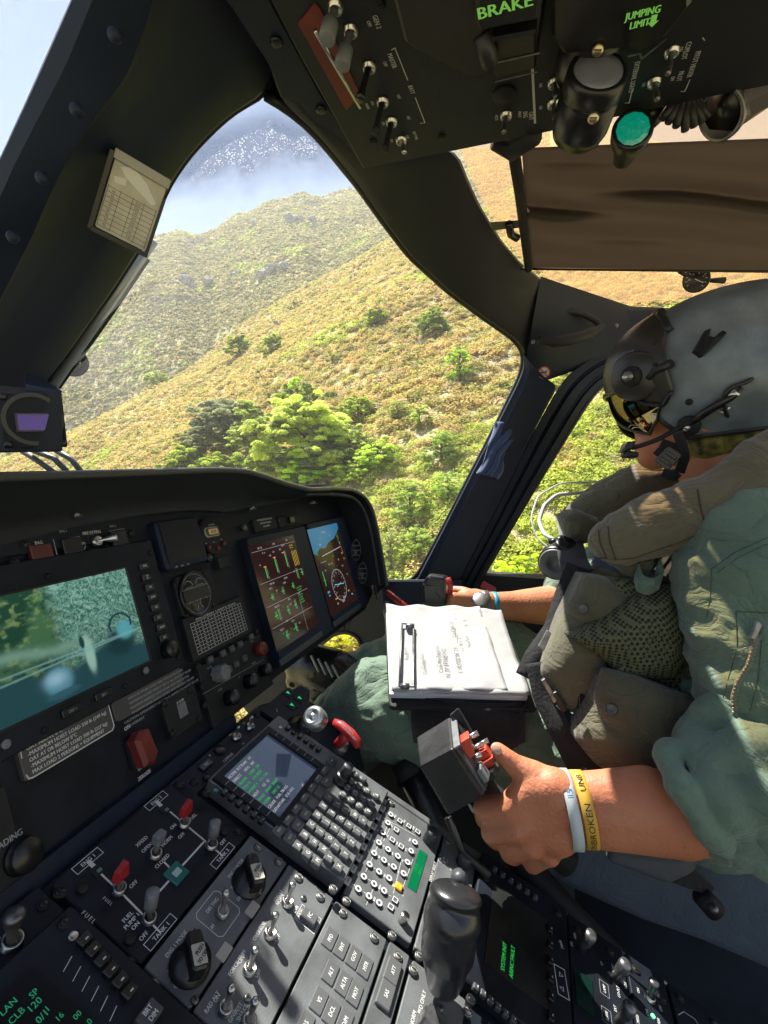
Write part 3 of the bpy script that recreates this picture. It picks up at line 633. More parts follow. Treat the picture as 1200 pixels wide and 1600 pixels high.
# ------------------------------------------------------------------ glareshield
gs = thing('glareshield', 'black vinyl covered glareshield hood curving over the instrument panel', 'glareshield', PAN.w(-.3, .2))
def pp(u, v, h=0): a = PAN.px(u, v, h); return PAN.w(a[0], a[1], h)
rim = [(-420, 752), (-80, 748), (0, 745), (200, 739), (340, 734), (385, 736), (415, 745), (450, 757), (485, 765), (525, 763), (552, 765), (570, 776), (582, 795), (590, 830), (598, 875), (605, 915)]
inn = [(-420, 960), (-80, 872), (0, 852), (120, 822), (230, 803), (300, 797), (360, 800), (410, 790), (450, 783), (490, 775), (525, 775), (545, 790), (560, 815), (574, 860), (585, 905), (590, 938)]
rim3 = smooth3([pp(u, v, .07) for u, v in rim], 80, 1); inn3 = smooth3([pp(u, v, .002) for u, v in inn], 80, 1)
rows = [[a, a.lerp(b, .06)+PAN.n*-.004, a.lerp(b, .3)-PAN.n*.012, a.lerp(b, .6)-PAN.n*.014, a.lerp(b, .85)-PAN.n*.01, b] for a, b in zip(rim3, inn3)]
mb = MB(); grid(mb, rows); o = mb.build('hood_face', M['leather'], gs)
rows = []
for k, a in enumerate(rim3):
    t = k/79; f = Vector((0, .5, -.03))*(1 if t < .72 else 1-.0*(t-.72)); side = Vector((.03, 0, .0))*max(0, (t-.8)*5)
    rows.append([a+PAN.n*.001, a+Vector((0, .015, .0008)), a+Vector((0, .10, -.010))+side*.4, a+f*.5+side, a+f+side+Vector((0, 0, -.02))])
mb = MB(); grid(mb, rows); mb.build('hood_top', M['leather'], gs)
mb = MB(); mb.tube(rim3, .0042, 10); mb.build('rim_piping', mat('rim_rubber', (.05, .052, .05), .35), gs)
mb = MB(); mb.tube(smooth3([pp(u, v, .062) for u, v in ((478, 772), (520, 772), (550, 776), (565, 790), (575, 815), (584, 860), (592, 915))], 30, 2), .004, 8); mb.build('inner_piping', M['leather'], gs)
def vent(u, v, s):
    mb = MB(); c = pp(u, v, .03); f = facing(c); m4 = f @ Matrix.Scale(.45, 4, (1, 0, 0))
    mb.lathe([(s, 0), (s, .004), (s*.85, .007), (s*.8, .002), (s*.8, -.004)], m4, 24)
    for k in (-1, 0, 1): mb.add([f @ Vector((x, y+k*s*.42, .003)) for x, y in ((-s*.33, -.001), (s*.33, -.001), (s*.33, .0015), (-s*.33, .0015))], [(0, 1, 2, 3)])
    mb.build('air_vent', M['black'], gs)
vent(556, 860, .026); vent(566, 896, .026)
for u, v in ((120, 806), (395, 795), (490, 786)):
    mb = MB(); mb.tube([pp(u-5, v, .012), pp(u+6, v-1, .012)], .0028, 8); mb.sphere(pp(u, v-2, .013), .004, 8); mb.build('hood_latch', M['dmetal'], gs)

# overhead-view mirror box at the bottom of the centre post
def boxpx(name, quad, d, depth, mt, parent, bevel=.002):
    q = [P(u, v, d) for u, v in quad]; mb = MB(); mb.hexa(q+[a+VF*depth for a in q]); return mb.build(name, mt, parent, bevel=bevel)
cb = thing('magnetic_compass', 'square black standby compass box with a purple window at the foot of the centre post', 'compass', P(48, 655, .5))
mb = MB(); mb.hexa([P(u, v, .50) for u, v in ((-30, 598), (97, 612), (98, 706), (-30, 708))]+[P(u, v, .56) for u, v in ((-40, 604), (86, 616), (86, 700), (-40, 702))]); mb.build('housing', M['dull'], cb, bevel=.002)
mb = MB(); mb.hexa([P(40, 600, .5), P(97, 611, .5), P(97, 613, .5), P(40, 613, .5), P(40, 585, .56), P(66, 590, .56), P(97, 611, .56), P(40, 613, .56)]); mb.build('bracket', M['frame'], cb)
f = facing(P(52, 655, .498)) 
mb = MB(); mb.ring([(.0255*math.cos(2*math.pi*k/32), .0255*math.sin(2*math.pi*k/32)) for k in range(32)], [(.0215*math.cos(2*math.pi*k/32), .0215*math.sin(2*math.pi*k/32)) for k in range(32)], 0, .004); mb.build('round_bezel', M['black'], cb, f)
mb = MB(); mb.rrect(.0, -.002, .052, .052, -.001, .0022, .002, .0006); mb.build('face_plate', M['panel'], cb, f)
mb = MB(); mb.rrect(.001, -.003, .031, .018, .0022, .005, .001); mb.build('window_frame', M['black'], cb, f)
mb = MB(); mb.rrect(.001, -.003, .027, .015, .005, .0056, .001); mb.build('window', M['epurple'], cb, f)
mb = MB(); mb.lathe([(.0035, .002), (.0035, .005), (.0025, .0058)], None, 12); _m = mb.mesh('corner_bolt', M['black'])
for x, y in ((-.022, .021), (.022, .021), (-.022, -.024), (.022, -.024)): meshobj('corner_bolt', _m, cb, f @ Matrix.Translation((x, y, 0)))

# wiper and mirror outside the glass
wp = thing('windscreen_wiper', 'grey metal windscreen wiper arms outside the glass beside the centre post', 'wiper', P(100, 600, .74))
mb = MB(); mb.tube([P(74, 614, .72), P(157, 492, .70), P(239, 374, .68)], .0078, 10); mb.build('wiper_blade_rail', mat('weathered_aluminium', (.42, .45, .48), .45, .6), wp)
mb = MB(); mb.tube([P(92, 606, .735), P(168, 500, .715), P(232, 405, .695)], .0026, 8); mb.build('wiper_rubber', M['rubber'], wp)
mb = MB()
for pts in ([(35, 705), (62, 722), (84, 738)], [(52, 704), (84, 716), (104, 736)], [(88, 704), (112, 718), (126, 736)]): mb.tube([P(u, v, .78) for u, v in pts], .0045, 8)
mb.build('wiper_arm', mat('grey_paint_arm', (.16, .18, .20), .4), wp)
mr = thing('external_mirror', 'round black rimmed mirror outside the windscreen beside the wiper rail', 'mirror', P(116, 566, .8))
f = facing(P(114, 566, .8)); mb = MB(); mb.lathe([(.018, 0), (.022, .003), (.022, .008), (.018, .010), (.016, .006), (0.0001, .006)], f, 24); mb.build('rim', M['rubber'], mr)
mb = MB(); mb.lathe([(.0155, .0062), (.0155, .0075)], f, 20); mb.build('mirror_glass', mat('mirror_silver', (.4, .42, .42), .25, 1), mr); mb = MB(); mb.tube([P(114, 575, .805), P(95, 590, .79)], .004, 8); mb.build('mount', M['dmetal'], mr)

# performance card in its clip on the centre post
c0 = ws(200, 318, -.052); f = facing(c0, tw=R(-30)); cc = thing('reference_card', 'yellowed tabulated card in a black clip holder on the centre post', 'card', f)
card = mat('aged_card', (.42, .40, .33), .35, var=.12, vscale=60, coat=.4)
mb = MB(); mb.rrect(.003, 0, .046, .066, 0, .002, .002); mb.build('card', card, cc, f)
mb = MB(); mb.rrect(-.0235, -.001, .004, .072, -.004, .006, .001); mb.rrect(.003, -.036, .052, .004, -.004, .006, .001); mb.rrect(.0275, -.008, .003, .056, -.004, .004, .001); mb.build('clip_holder', M['black'], cc, f)
mb = MB(); mb.rrect(.003, .034, .050, .009, -.003, .005, .001, .0006); mb.build('top_clip', mat('clear_plastic_clip', (.25, .25, .24), .2, coat=.6), cc, f)
mb = MB()
for k in range(9): mb.line([(-.019, .006-k*.0045), (.024, .006-k*.0045)], .0004, .0021)
for x in (-.019, -.008, .003, .013, .024): mb.line([(x, .007), (x, -.031)], .0004, .0022)
for k, (a, b_) in enumerate((('60', '210'), ('65', '220'), ('70', '235'), ('75', '245'), ('80', '255'), ('85', '270'), ('90', '290'), ('95', '310'))): text(mb, a, -.0135, .0037-k*.0045, .0024, .0022); text(mb, b_, .008, .0037-k*.0045, .0024, .0022)
mb.build('printed_table', mat('ink', (.04, .04, .04), .6), cc, f)
mb = MB(); mb.add([(x, y, .0024) for x, y in ((-.014, .026), (-.004, .031), (.010, .024), (.022, .012), (.019, .009), (.004, .015), (-.008, .020))], [tuple(range(7))]); mb.add([(x, y, .0024) for x, y in ((-.017, .016), (-.007, .019), (-.006, .013), (-.015, .011))], [(0, 1, 2, 3)]); mb.build('cover_reflection', mat('crumpled_clear_film', (.6, .6, .58), .2), cc, f)  # pale patches painted as the reflection on the clear cover
# ------------------------------------------------------------------ instrument units: each is a thing lying on its plane
class Unit:
    def __init__(s, pl, name, label, cat, quad, h=.002, mt='panel', r=.002, ch=.0008, part='panel_plate', group=None, rect=None, z0=-.004, base=True):
        s.p = pl
        if rect: s.x0, s.y0, s.x1, s.y1 = rect
        else:
            q = [pl.px(*a) for a in quad]; xs = sorted(a[0] for a in q); ys = sorted(a[1] for a in q)
            s.x0, s.x1, s.y0, s.y1 = (xs[0]+xs[1])/2, (xs[-1]+xs[-2])/2, (ys[0]+ys[1])/2, (ys[-1]+ys[-2])/2
        s.cx, s.cy = (s.x0+s.x1)/2, (s.y0+s.y1)/2; s.h = h; s.mw = pl.mat()
        s.e = thing(name, label, cat, pl.mat(s.cx, s.cy, 0), group); s.L = MB(); s.D = MB()
        if base: mb = MB(); mb.rrect(s.cx, s.cy, s.x1-s.x0, s.y1-s.y0, z0, h, r, ch); mb.build(part, M[mt], s.e, s.mw)
    def q(s, u, v, h=None): return s.p.px(u, v, s.h if h is None else h)
    def b(s, mb, name, mt, parent=None, label=None): return mb.build(name, M[mt] if isinstance(mt, str) else mt, parent or s.e, s.mw, label=label)
    def at(s, name, me, x, y, h=None, rot=0, sc=1, label=None, parent=None):
        return meshobj(name, me, parent or s.e, s.p.mat(x, y, s.h if h is None else h) @ Matrix.Rotation(rot, 4, 'Z') @ Matrix.Scale(sc, 4), label)
    def t(s, txt, u, v, size=.0028, rot=0, dim=False, al='C', sx=.85, bold=.04, px=True):
        x, y = s.q(u, v) if px else (u, v); text(s.D if dim else s.L, txt, x, y, size, s.h+.0003, rot, al, sx, bold)
    def ln(s, pts, wd=.0008, dim=False, closed=False): (s.D if dim else s.L).line([s.q(*a) for a in pts], wd, s.h+.0003, closed)
    def box(s, u, v, w_, h_, wd=.0005, rot=0, dim=False):
        x, y = s.q(u, v); c, sn = math.cos(rot), math.sin(rot); (s.D if dim else s.L).line([(x+a*w_/2*c-b*h_/2*sn, y+a*w_/2*sn+b*h_/2*c) for a, b in ((-1, -1), (1, -1), (1, 1), (-1, 1))], wd, s.h+.0003, True)
    def done(s):
        if s.L.f: s.L.build('lettering', M['white'], s.e, s.mw, clean=False)
        if s.D.f: s.D.build('faint_lettering', M['dim'], s.e, s.mw, clean=False)
# shared small parts, base at z=0 pointing up
def fixed(fn, mats, name='part'): mb = MB(); fn(mb); return mb.mesh(name, mats)
def _dz(mb):
    mb.lathe([(.0046, -.001), (.0046, .0014), (.0040, .0020), (.0034, .0020), (.0033, .0012), (.0001, .0012)], None, 18); mb.mi = 1; mb.lathe([(.0031, .0010), (.0031, .0024), (.0026, .0028)], None, 16); mb.mi = 2; mb.rrect(0, 0, .0009, .0052, .0028, .0031, 0)
dzus = fixed(_dz, [M['dmetal'], mat('zinc_fastener', (.30, .30, .28), .45, .6), M['black']], 'dzus_fastener')
dzusd = fixed(_dz, [M['dull'], M['black'], M['dull']], 'dzus_fastener')
def _cr(mb):
    mb.lathe([(.0030, 0), (.0030, .0012), (.0018, .0020)], None, 16); mb.mi = 1; mb.rrect(0, 0, .0032, .0007, .0016, .0021, 0); mb.rrect(0, 0, .0007, .0032, .0016, .0022, 0)
cross = fixed(_cr, [M['dmetal'], M['black']], 'cross_screw'); crossd = fixed(_cr, [M['panel'], M['black']], 'cross_screw')
collar_me = fixed(lambda mb: (mb.lathe([(.0062, 0), (.0062, .0016), (.0055, .0022), (.0055, .0042), (.0044, .0046), (.0040, .0030), (.0001, .0028)], None, 20)), M['metal'], 'collar')
def lever_me(L=.022, r0=.0022, r1=.0032, mt='metal', top='ball'):
    pr = [(r0*1.1, .001), (r0, .003), (r0*.9, L*.35), (r1, L*.8), (r1*1.02, L*.93), (r1*.7, L), (.0002, L*1.01)] if top == 'ball' else [(r0, .001), (r0, L*.4), (r1, L*.42), (r1*1.05, L*.98), (r1*.95, L), (.0002, L)]
    return fixed(lambda mb: mb.lathe(pr, None, 16), M[mt], 'lever')
lev_metal = lever_me(); lev_small = lever_me(.016, .0016, .0022); lev_grey = lever_me(.026, .0022, .0052, 'grey', 'flat'); lev_white = lever_me(.030, .0025, .0042, 'grey', 'flat'); lev_black = lever_me(.032, .0024, .0036, 'black', 'flat')
def _redcap(mb):
    mb.lathe([(.0022, .001), (.0022, .012), (.0001, .0122)], None, 12); mb.mi = 1
    mb.add([(-.006, -.0035, .011), (.006, -.0035, .011), (.006, .0035, .011), (-.006, .0035, .011), (-.0045, -.003, .019), (.0045, -.003, .024), (.0045, .003, .024), (-.0045, .003, .019)], [(0, 3, 2, 1), (4, 5, 6, 7), (0, 1, 5, 4), (1, 2, 6, 5), (2, 3, 7, 6), (3, 0, 4, 7)])
redcap = fixed(_redcap, [M['metal'], M['red']], 'lever')
def toggle(un, u, v, me=None, tilt=(0, 0), label=None, sc=1, h=None, name='toggle_switch'):
    x, y = un.q(u, v); c = un.at(name, collar_me, x, y, h, sc=sc, label=label)
    lv = link(bpy.data.objects.new('lever', me or lev_metal)); lv.parent = c; lv.matrix_basis = Matrix.Rotation(tilt[0], 4, 'X') @ Matrix.Rotation(tilt[1], 4, 'Y') @ Matrix.Translation((0, 0, .001)); return c
def knob(un, u, v, r, hh, mt='black', fl=0, cap=None, name='knob', px=True, label=None, skirt=0, tilt=None):
    x, y = un.q(u, v) if px else (u, v); mb = MB(); n = 32; prof = [(r*1.0, 0), (r, hh*.85), (r*.93, hh), (.0001, hh)]
    if skirt: prof = [(r*skirt, 0), (r*skirt*.96, hh*.3), (r, hh*.35)]+prof[1:]
    mb.lathe(prof, None, n)
    if fl:
        for k in range(len(mb.v)):
            a = mb.v[k]; kk = k % n
            if kk % (n//fl) < (n//fl)//2: mb.v[k] = (a[0]*.88, a[1]*.88, a[2])
        mb.sm = [False]*len(mb.sm)
    if cap: mb.mi = 1; mb.lathe([(r*.6, hh), (r*.6, hh+.0008), (.0001, hh+.0008)], None, 20)
    return un.at(name, mb.mesh(name, [M[mt], M[cap or mt]]), x, y, label=label)
def rkey(w_, h_, hh, mt='key', r=.0012, ch=.0008, name='key', txt=None, rot=0, size=.0024, tm='white', frame=0):
    mb = MB(); mb.rrect(0, 0, w_, h_, -.0005, hh, r, ch, rot)
    if frame: mb.mi = 1; mb.line([(a*(w_/2+frame), b*(h_/2+frame)) for a, b in ((-1, -1), (1, -1), (1, 1), (-1, 1))], .0005, .0003, True)
    if txt:
        mb.mi = 1; L = txt.split('|')
        for k, l in enumerate(L): text(mb, l, 0, (len(L)-1)*size*.75-k*size*1.5, size, hh+.0002, rot, 'C', .8, .05)
    return mb.mesh(name, [M[mt], M[tm]])

# ---- instrument panel board
ip = thing('instrument_panel', 'dark painted instrument panel board under the glareshield', 'instrument panel', PAN.mat(-.3, 0, -.004))
mb = MB(); bq = [PAN.px(*a) for a in ((435, 1047), (572, 953), (604, 916), (596, 880))]
mb.poly([(-1.15, -.118), (-.18, -.118), (-.13, -.112), (.33, -.112), (.40, -.09), (.44, -.02), (.42, .10), (.38, .17), (.30, .20), (-1.15, .20)], -.04, -.004, .002); mb.build('board', M['panel'], ip, PAN.mat())
mb = MB(); mb.rrect(-.685, -.1215, .93, .018, -.03, .004, .002); 
mb.build('lower_trim', M['frame'], ip, PAN.mat())

# fire extinguisher strip
U = Unit(PAN, 'fire_extinguisher_panel', 'black fire extinguisher control strip above the large camera screen', 'control panel', None, rect=(-.52, .1435, -.30, .186))
for q in ((60, 848, 'BAG', .0034), (98, 830, 'ENG 1', .0026), (143, 832, 'FIRE EXTING', .0034), (176, 822, 'ENG 2', .0026), (130, 849, 'BTL', .0026)): U.t(q[2], q[0], q[1], q[3], dim=q[0] in (98, 176))
U.ln([(83, 843), (91, 876)], .0009, True); U.ln([(97, 843), (124, 838)], .0006, True); U.ln([(170, 830), (194, 826)], .0006, True); U.ln([(133, 853), (132, 858)], .0006)
for u, v, w_ in ((112, 855, .022), (185, 842, .022), (64, 866, .022)):
    x, y = U.q(u, v); mb = MB(); mb.rrect(x, y, w_, .019, 0, .005, .001, .0008); U.b(mb, 'push_button', 'black' if u > 70 else 'dkred')
toggle(U, 150, 846, lever_me(.020, .0025, .0058), (0, R(55)))
for u, v in ((22, 879), (40, 851), (166, 858), (205, 833)): U.at('dzus_fastener', dzusd, *U.q(u, v))
U.done()

# large camera display
S_ = [PAN.px(*a) for a in ((187, 890), (228, 1030))]
U = Unit(PAN, 'camera_display', 'large landscape screen showing a hoist camera view of green slopes and water', 'display', None, rect=(-.545, -.022, -.283, .137), h=.006, r=.004, ch=.0015, part='bezel')
sx0, sx1, sy0, sy1 = -.505, -.334, .002, .109
mb = MB(); o_ = [(sx0-.002, sy0-.002), (sx1+.002, sy0-.002), (sx1+.002, sy1+.002), (sx0-.002, sy1+.002)]; mb.ring(o_, [(sx0, sy0), (sx1, sy0), (sx1, sy1), (sx0, sy1)], .006, .0075); U.b(mb, 'screen_frame', 'black')
W_, H__ = 240, 150; gx, gy = np.meshgrid(np.arange(W_)/(W_-1), np.arange(H__)/(H__-1)); X_ = gx*1.6
def F_(sc, o=4, sd=0, ax=1, ay=1): return fbm(np.stack([X_.ravel()*sc*ax, gy.ravel()*sc*ay, 0*X_.ravel()], -1), o, sd).reshape(X_.shape)
n1 = F_(5, 5, 1); n2 = F_(19, 5, 2, 1, 1.4); n3 = F_(3, 3, 5); wq = F_(7, 3, 31); rdg = 1-np.clip(np.abs(fbm(np.stack([(X_*20+wq*5).ravel(), (gy*26-wq*4).ravel(), 0*X_.ravel()], -1), 4, 11)).reshape(X_.shape)*7, 0, 1); rd2 = 1-np.clip(np.abs(F_(44, 3, 14))*3.2, 0, 1)
c = np.zeros((H__, W_, 3)); sea = np.clip((X_-.72-.10*n1)*5+.5-.9*np.clip(.34-gy, 0, 1), 0, 1)[..., None]
c[:] = (.010, .040, .024); gr = np.clip(.5+n1*2.2+n2*1.3, 0, 1)[..., None]; c = c*(1-gr)+np.array((.040, .105, .050))*gr
lt_ = np.clip(n2*2.8-.25, 0, 1)[..., None]; c = c*(1-lt_)+np.array((.12, .18, .07))*lt_
c = c*(1-sea)+np.array((.028, .095, .066))*sea; c = c*(1-sea*(rdg[..., None]*.75))+np.array((.24, .38, .32))*sea*rdg[..., None]*.75; c = c*(1-sea*rd2[..., None]*.35)+np.array((.25, .5, .45))*sea*rd2[..., None]*.35
rv = np.exp(-((gy-(.52-.10*(X_)+.05*n3))/.05)**2)[..., None]*np.clip((1.15-X_)*3, 0, 1)[..., None]; c = c*(1-rv*.85)+np.array((.14, .26, .20))*rv*.85
gl = np.clip((gy-.2)*1.2, 0, 1)[..., None]; c = c*(.65+.35*gl)
lowm = np.clip((.30+.05*np.sin(X_*7)-gy)*14, 0, 1)[..., None]; c = c*(1-lowm)+np.array((.010, .038, .045))*lowm
def blob(cx, cy, rx, ry, co, hard=8):
    global c
    d = np.sqrt(((X_-cx)/rx)**2+((gy-cy)/ry)**2); k = (1/(1+np.exp((d-1)*hard)))[..., None]; c = c*(1-k)+np.array(co)*k
blob(.60, .17, .13, .12, (.05, .15, .20), 10); blob(.58, .20, .08, .05, (.18, .30, .36), 3); blob(.62, .06, .16, .03, (.02, .06, .08), 12)  # helmet reflected in the screen, painted into the picture
blob(.95, .30, .05, .17, (.18, .30, .25), 10); blob(.90, .42, .025, .06, (.01, .03, .03), 14)
blob(1.32, .30, .18, .13, (.006, .022, .026), 9); blob(1.40, .40, .10, .09, (.06, .22, .26), 9)
for a, b_, y0 in ((-.10, .03, .36), (.05, .02, .30)):
    k = np.exp(-((gy-(y0+b_*X_+a*X_*.3))/.008)**2)[..., None]; c = c*(1-k*.7)+np.array((.12, .25, .25))*k*.7
arc = np.abs(np.hypot((X_-1.36)/.13, (gy-.46)/.11)-1)<.09; c[arc & (gy > .42)] = (.008, .03, .04)
for k in range(0):
    dd2 = np.abs((X_-.08-.09*k)*.8-(gy-.02)*1.1); mm = (dd2 < .008) & (gy < .28) & (X_ < .55); c[mm] = (.14, .28, .30)
V = np.stack([sx0+gx*(sx1-sx0), sy0+gy*(sy1-sy0), 0*gx+.0066], -1).reshape(-1, 3); i, j = np.meshgrid(np.arange(H__-1), np.arange(W_-1), indexing='ij'); a = (i*W_+j).ravel()
scr_m = colmat('camera_screen_image', .25, 0, emit=.34)
npmesh('screen_picture', V, np.stack([a, a+1, a+W_+1, a+W_], -1), scr_m, c.reshape(-1, 3), False, U.e, mw=U.mw)
for (u, v), tx in zip(((223, 885), (227, 902), (232, 918), (236, 933), (241, 949), (245, 965), (250, 980), (254, 996)), ('PWR', 'VID|SEL', 'PIP', 'SWAP', 'SRC', 'CRT', 'MENU', 'ESC')):
    U.at('bezel_button', rkey(.0135, .0085, .003, 'black', txt=tx, size=.0024 if '|' not in tx else .0018, name='bezel_button'), *U.q(u, v))
knob(U, 260, 1016, .010, .012, 'black'); 
for u, v in ((227, 1048), (8, 1163)): knob(U, u, v, .0038, .002, 'grey', name='grey_stud')
for u, v in ((234, 864), (75, 900), (278, 1028), (195, 1072), (69, 1141)): U.at('cross_screw', crossd, *U.q(u, v))
for u, v, tx in ((160, 1085, 'BRT -'), (110, 1110, 'CNT +')): U.at('bezel_button', rkey(.020, .0075, .003, 'black', txt=tx, size=.0026, name='bezel_button', tm='dim'), *U.q(u, v))
U.done()

# standby display
U = Unit(PAN, 'standby_display', 'small square black standby display, switched off', 'display', ((235, 818), (303, 808), (318, 880), (252, 893)), h=.008, r=.006, ch=.002, part='bezel', mt='frame')
x0, y0 = U.q(243, 824); x1, y1 = U.q(309, 872); mb = MB(); mb.rrect(U.cx, U.cy+.003, .071, .054, .008, .0088, .003); U.b(mb, 'screen', 'ebk')
for u in (275, 284, 293): U.at('small_button', rkey(.005, .003, .002, 'grey', name='small_button'), *U.q(u, 886-(u-275)*.25))
U.done()
# chronometer
U = Unit(PAN, 'chronometer', 'round panel clock with amber digital readout and three red buttons', 'clock', None, rect=(-.175, .105, -.118, .160), base=False, h=.003)
x, y = U.q(333, 837); mb = MB(); mb.lathe([(.0285, -.004), (.0285, .003), (.027, .005), (.0001, .005)], Matrix.Translation((x, y, 0)), 32); U.b(mb, 'case', 'dull'); U.h = .0052
x, y = U.q(331, 831); mb = MB(); mb.rrect(x, y, .034, .015, .005, .0072, .006, .001); U.b(mb, 'readout_rim', mat('cream_ring', (.35, .32, .22), .4)); mb = MB(); mb.rrect(x, y, .030, .011, .0072, .0078, .004); U.b(mb, 'readout_surround', 'black'); mb = MB(); mb.rrect(x, y, .021, .008, .0078, .0083, .001); U.b(mb, 'readout', 'eamber')
mb = MB(); text(mb, '0:14', x, y, .0052, .0086, 0, 'C', .9, .05); U.b(mb, 'digits', 'black')
U.t('CHRONOMETER', 330, 820, .0016); U.t('SEL', 322, 849, .0016); U.t('CTRL', 334, 847, .0016); U.t('RST', 346, 843, .0016)
for u, v in ((325, 856), (339, 857), (348, 850)): knob(U, u, v, .0032, .004, 'dred', name='red_button')
U.done()
U = Unit(PAN, 'dimmer_knob', 'tiny pointer knob under the chronometer', 'knob', None, rect=(-.18, .085, -.16, .1), base=False, h=0)
knob(U, 322, 873, .006, .008, 'black'); U.t('INT', 322, 873, .002); U.L.f and [setattr(U.L, 'v', [(a, b_, .0086) for a, b_, _ in U.L.v])]; U.done()
U = Unit(PAN, 'blank_button', 'blank black square button between the clock and the standby gauge', 'button', ((336, 872), (354, 868), (358, 886), (340, 890)), h=.005, part='cap', mt='dull'); U.done()

# triple standby gauge
U = Unit(PAN, 'trim_gauge', 'square flanged round dial gauge above the table placard', 'gauge', ((267, 903), (325, 890), (342, 945), (284, 968)), h=.003, mt='dull', part='flange', r=.008)
x, y = U.q(305, 928); r_ = .028; mb = MB(); mb.lathe([(r_+.003, .003), (r_+.003, .006), (r_+.001, .008), (r_, .005), (.0001, .005)], Matrix.Translation((x, y, 0)), 36); U.b(mb, 'bezel_ring', 'black'); U.h = .0053
mb = MB(); mb.rrect(x, y, .050, .014, .0052, .0062, .001); U.b(mb, 'dark_window', 'ebk')
for sx in (-1, 1):
    U.D.arc(x+sx*.011, y+.011, .008, 90-sx*50, 90+sx*80, .0008, U.h+.0003); U.D.line([(x+sx*.018, y+.0105), (x+sx*.004, y+.0105)], .0006, U.h+.0003)
    U.D.arc(x+sx*.010, y-.013, .008, 20 if sx > 0 else -60, 240 if sx > 0 else 160, .0008, U.h+.0003)
U.D.line([(x-.024, y+.0086), (x+.024, y+.0086)], .0007, U.h+.0003); U.D.line([(x-.024, y-.0086), (x+.024, y-.0086)], .0005, U.h+.0003); U.D.arc(x, y, .0265, 0, 360, .0006, U.h+.0002, 40)
for sx in (-1, 1):
    for sy in (-1, 1): U.at('cross_screw', crossd, x+sx*.027, y+sy*.022, .003)
U.done()
# tabulated placard
U = Unit(PAN, 'table_placard', 'black placard engraved with a white table of figures', 'placard', ((275, 972), (369, 933), (396, 985), (306, 1031)), h=.004, mt='dull', part='plate')
x0, x1, y0, y1 = U.x0+.010, U.x1-.010, U.y0+.006, U.y1-.005; hh = U.h+.0003
for k in range(10): U.L.line([(x0, y0+(y1-y0)*k/10), (x1, y0+(y1-y0)*k/10)], .0005, hh)
for k in range(9): U.L.line([(x0+(x1-x0)*k/8, y0), (x0+(x1-x0)*k/8, y0+(y1-y0)*.9)], .0005, hh+.0001)
text(U.L, 'AIRSPEED LIMITS KIAS', (x0+x1)/2, y1-.0016, .0026, hh, 0, 'C', .85, .05, (x1-x0)*.8)
for a in range(8):
    for b_ in range(9): text(U.L, str(168-7*a-5*b_) if a else str(b_-2)+'0', x0+(x1-x0)*(a+.5)/8, y0+(y1-y0)*(b_+.5)/10, .0021, hh+.0001, 0, 'C', .75, .07)
U.done()

# audio panel below the placard
U = Unit(PAN, 'audio_panel', 'black audio selector panel with rows of buttons and stubby knobs', 'control panel', None, rect=(-.262, -.115, -.115, -.034), h=.003, mt='dull')
for u, v, tx in ((327, 1031, 'VHF'), (347, 1021, 'HF'), (361, 1014, 'V2'), (374, 1007, 'ICS'), (391, 995, 'COM'), (357, 1046, '1'), (368, 1038, '2'), (381, 1029, '3')): U.at('square_button', rkey(.0105, .0085, .0035, 'dgrey', txt=tx, size=.0022, name='square_button', tm='dim'), *U.q(u, v))
knob(U, 338, 1053, .011, .016, 'grey', 8); knob(U, 401, 1015, .010, .014, 'dred', cap='dkred'); knob(U, 409, 1048, .009, .014, 'black', cap='dgrey'); knob(U, 386, 1065, .010, .014, 'black', cap='dgrey'); knob(U, 356, 1091, .010, .014, 'black', cap='dgrey')
for u, v, tx in ((343, 1078, 'COM/ID'), (374, 1058, 'VF'), (396, 1036, 'MASTER'), (327, 1043, 'ALT SEL'), (393, 1002, 'IDENT')): U.t(tx, u, v, .0022, dim=True)
for u, v in ((309, 1042), (401, 987), (316, 1073), (320, 1102), (407, 1020)): U.at('dzus_fastener', dzusd, *U.q(u, v))
U.ln([(316, 1085), (412, 1030)], .0005, True); U.done()

# two flight displays
def mfd(name, label, quad, scr, ground):
    U = Unit(PAN, name, label, 'display', quad, h=.012, r=.004, ch=.002, part='bezel', mt='frame')
    mb = MB(); q = [PAN.px(u, v, .012) for u, v in scr]; xs = sorted(a[0] for a in q); ys = sorted(a[1] for a in q); x0, x1, y0, y1 = (xs[0]+xs[1])/2, (xs[2]+xs[3])/2, (ys[0]+ys[1])/2, (ys[2]+ys[3])/2
    mb.rrect((x0+x1)/2, (y0+y1)/2, x1-x0, y1-y0, .012, .0128, .001); U.b(mb, 'screen', ground)
    mb = MB(); mb.rrect((x0+x1)/2, U.y0+.009, (x1-x0)+.004, .010, .012, .015, .001, .0006); U.b(mb, 'lower_rail', 'dgrey')
    knob(U, x1+.006, U.y0+.010, .0022, .004, 'metal', px=False, name='corner_stud') if 0 else None
    return U, x0, x1, y0, y1
U, x0, x1, y0, y1 = mfd('engine_display', 'portrait flight screen of green engine bars on dark brown, left one of the pair', ((376, 845), (466, 822), (514, 984), (434, 1045)), ((386, 858), (458, 832), (496, 977), (434, 1018)), 'ebrown')
cs = {k: MB() for k in ('egreen', 'ewhite', 'eyel', 'ered')}; z = .0131
def UV(a, b_): return x0+(x1-x0)*a, y0+(y1-y0)*b_
g = cs['egreen']
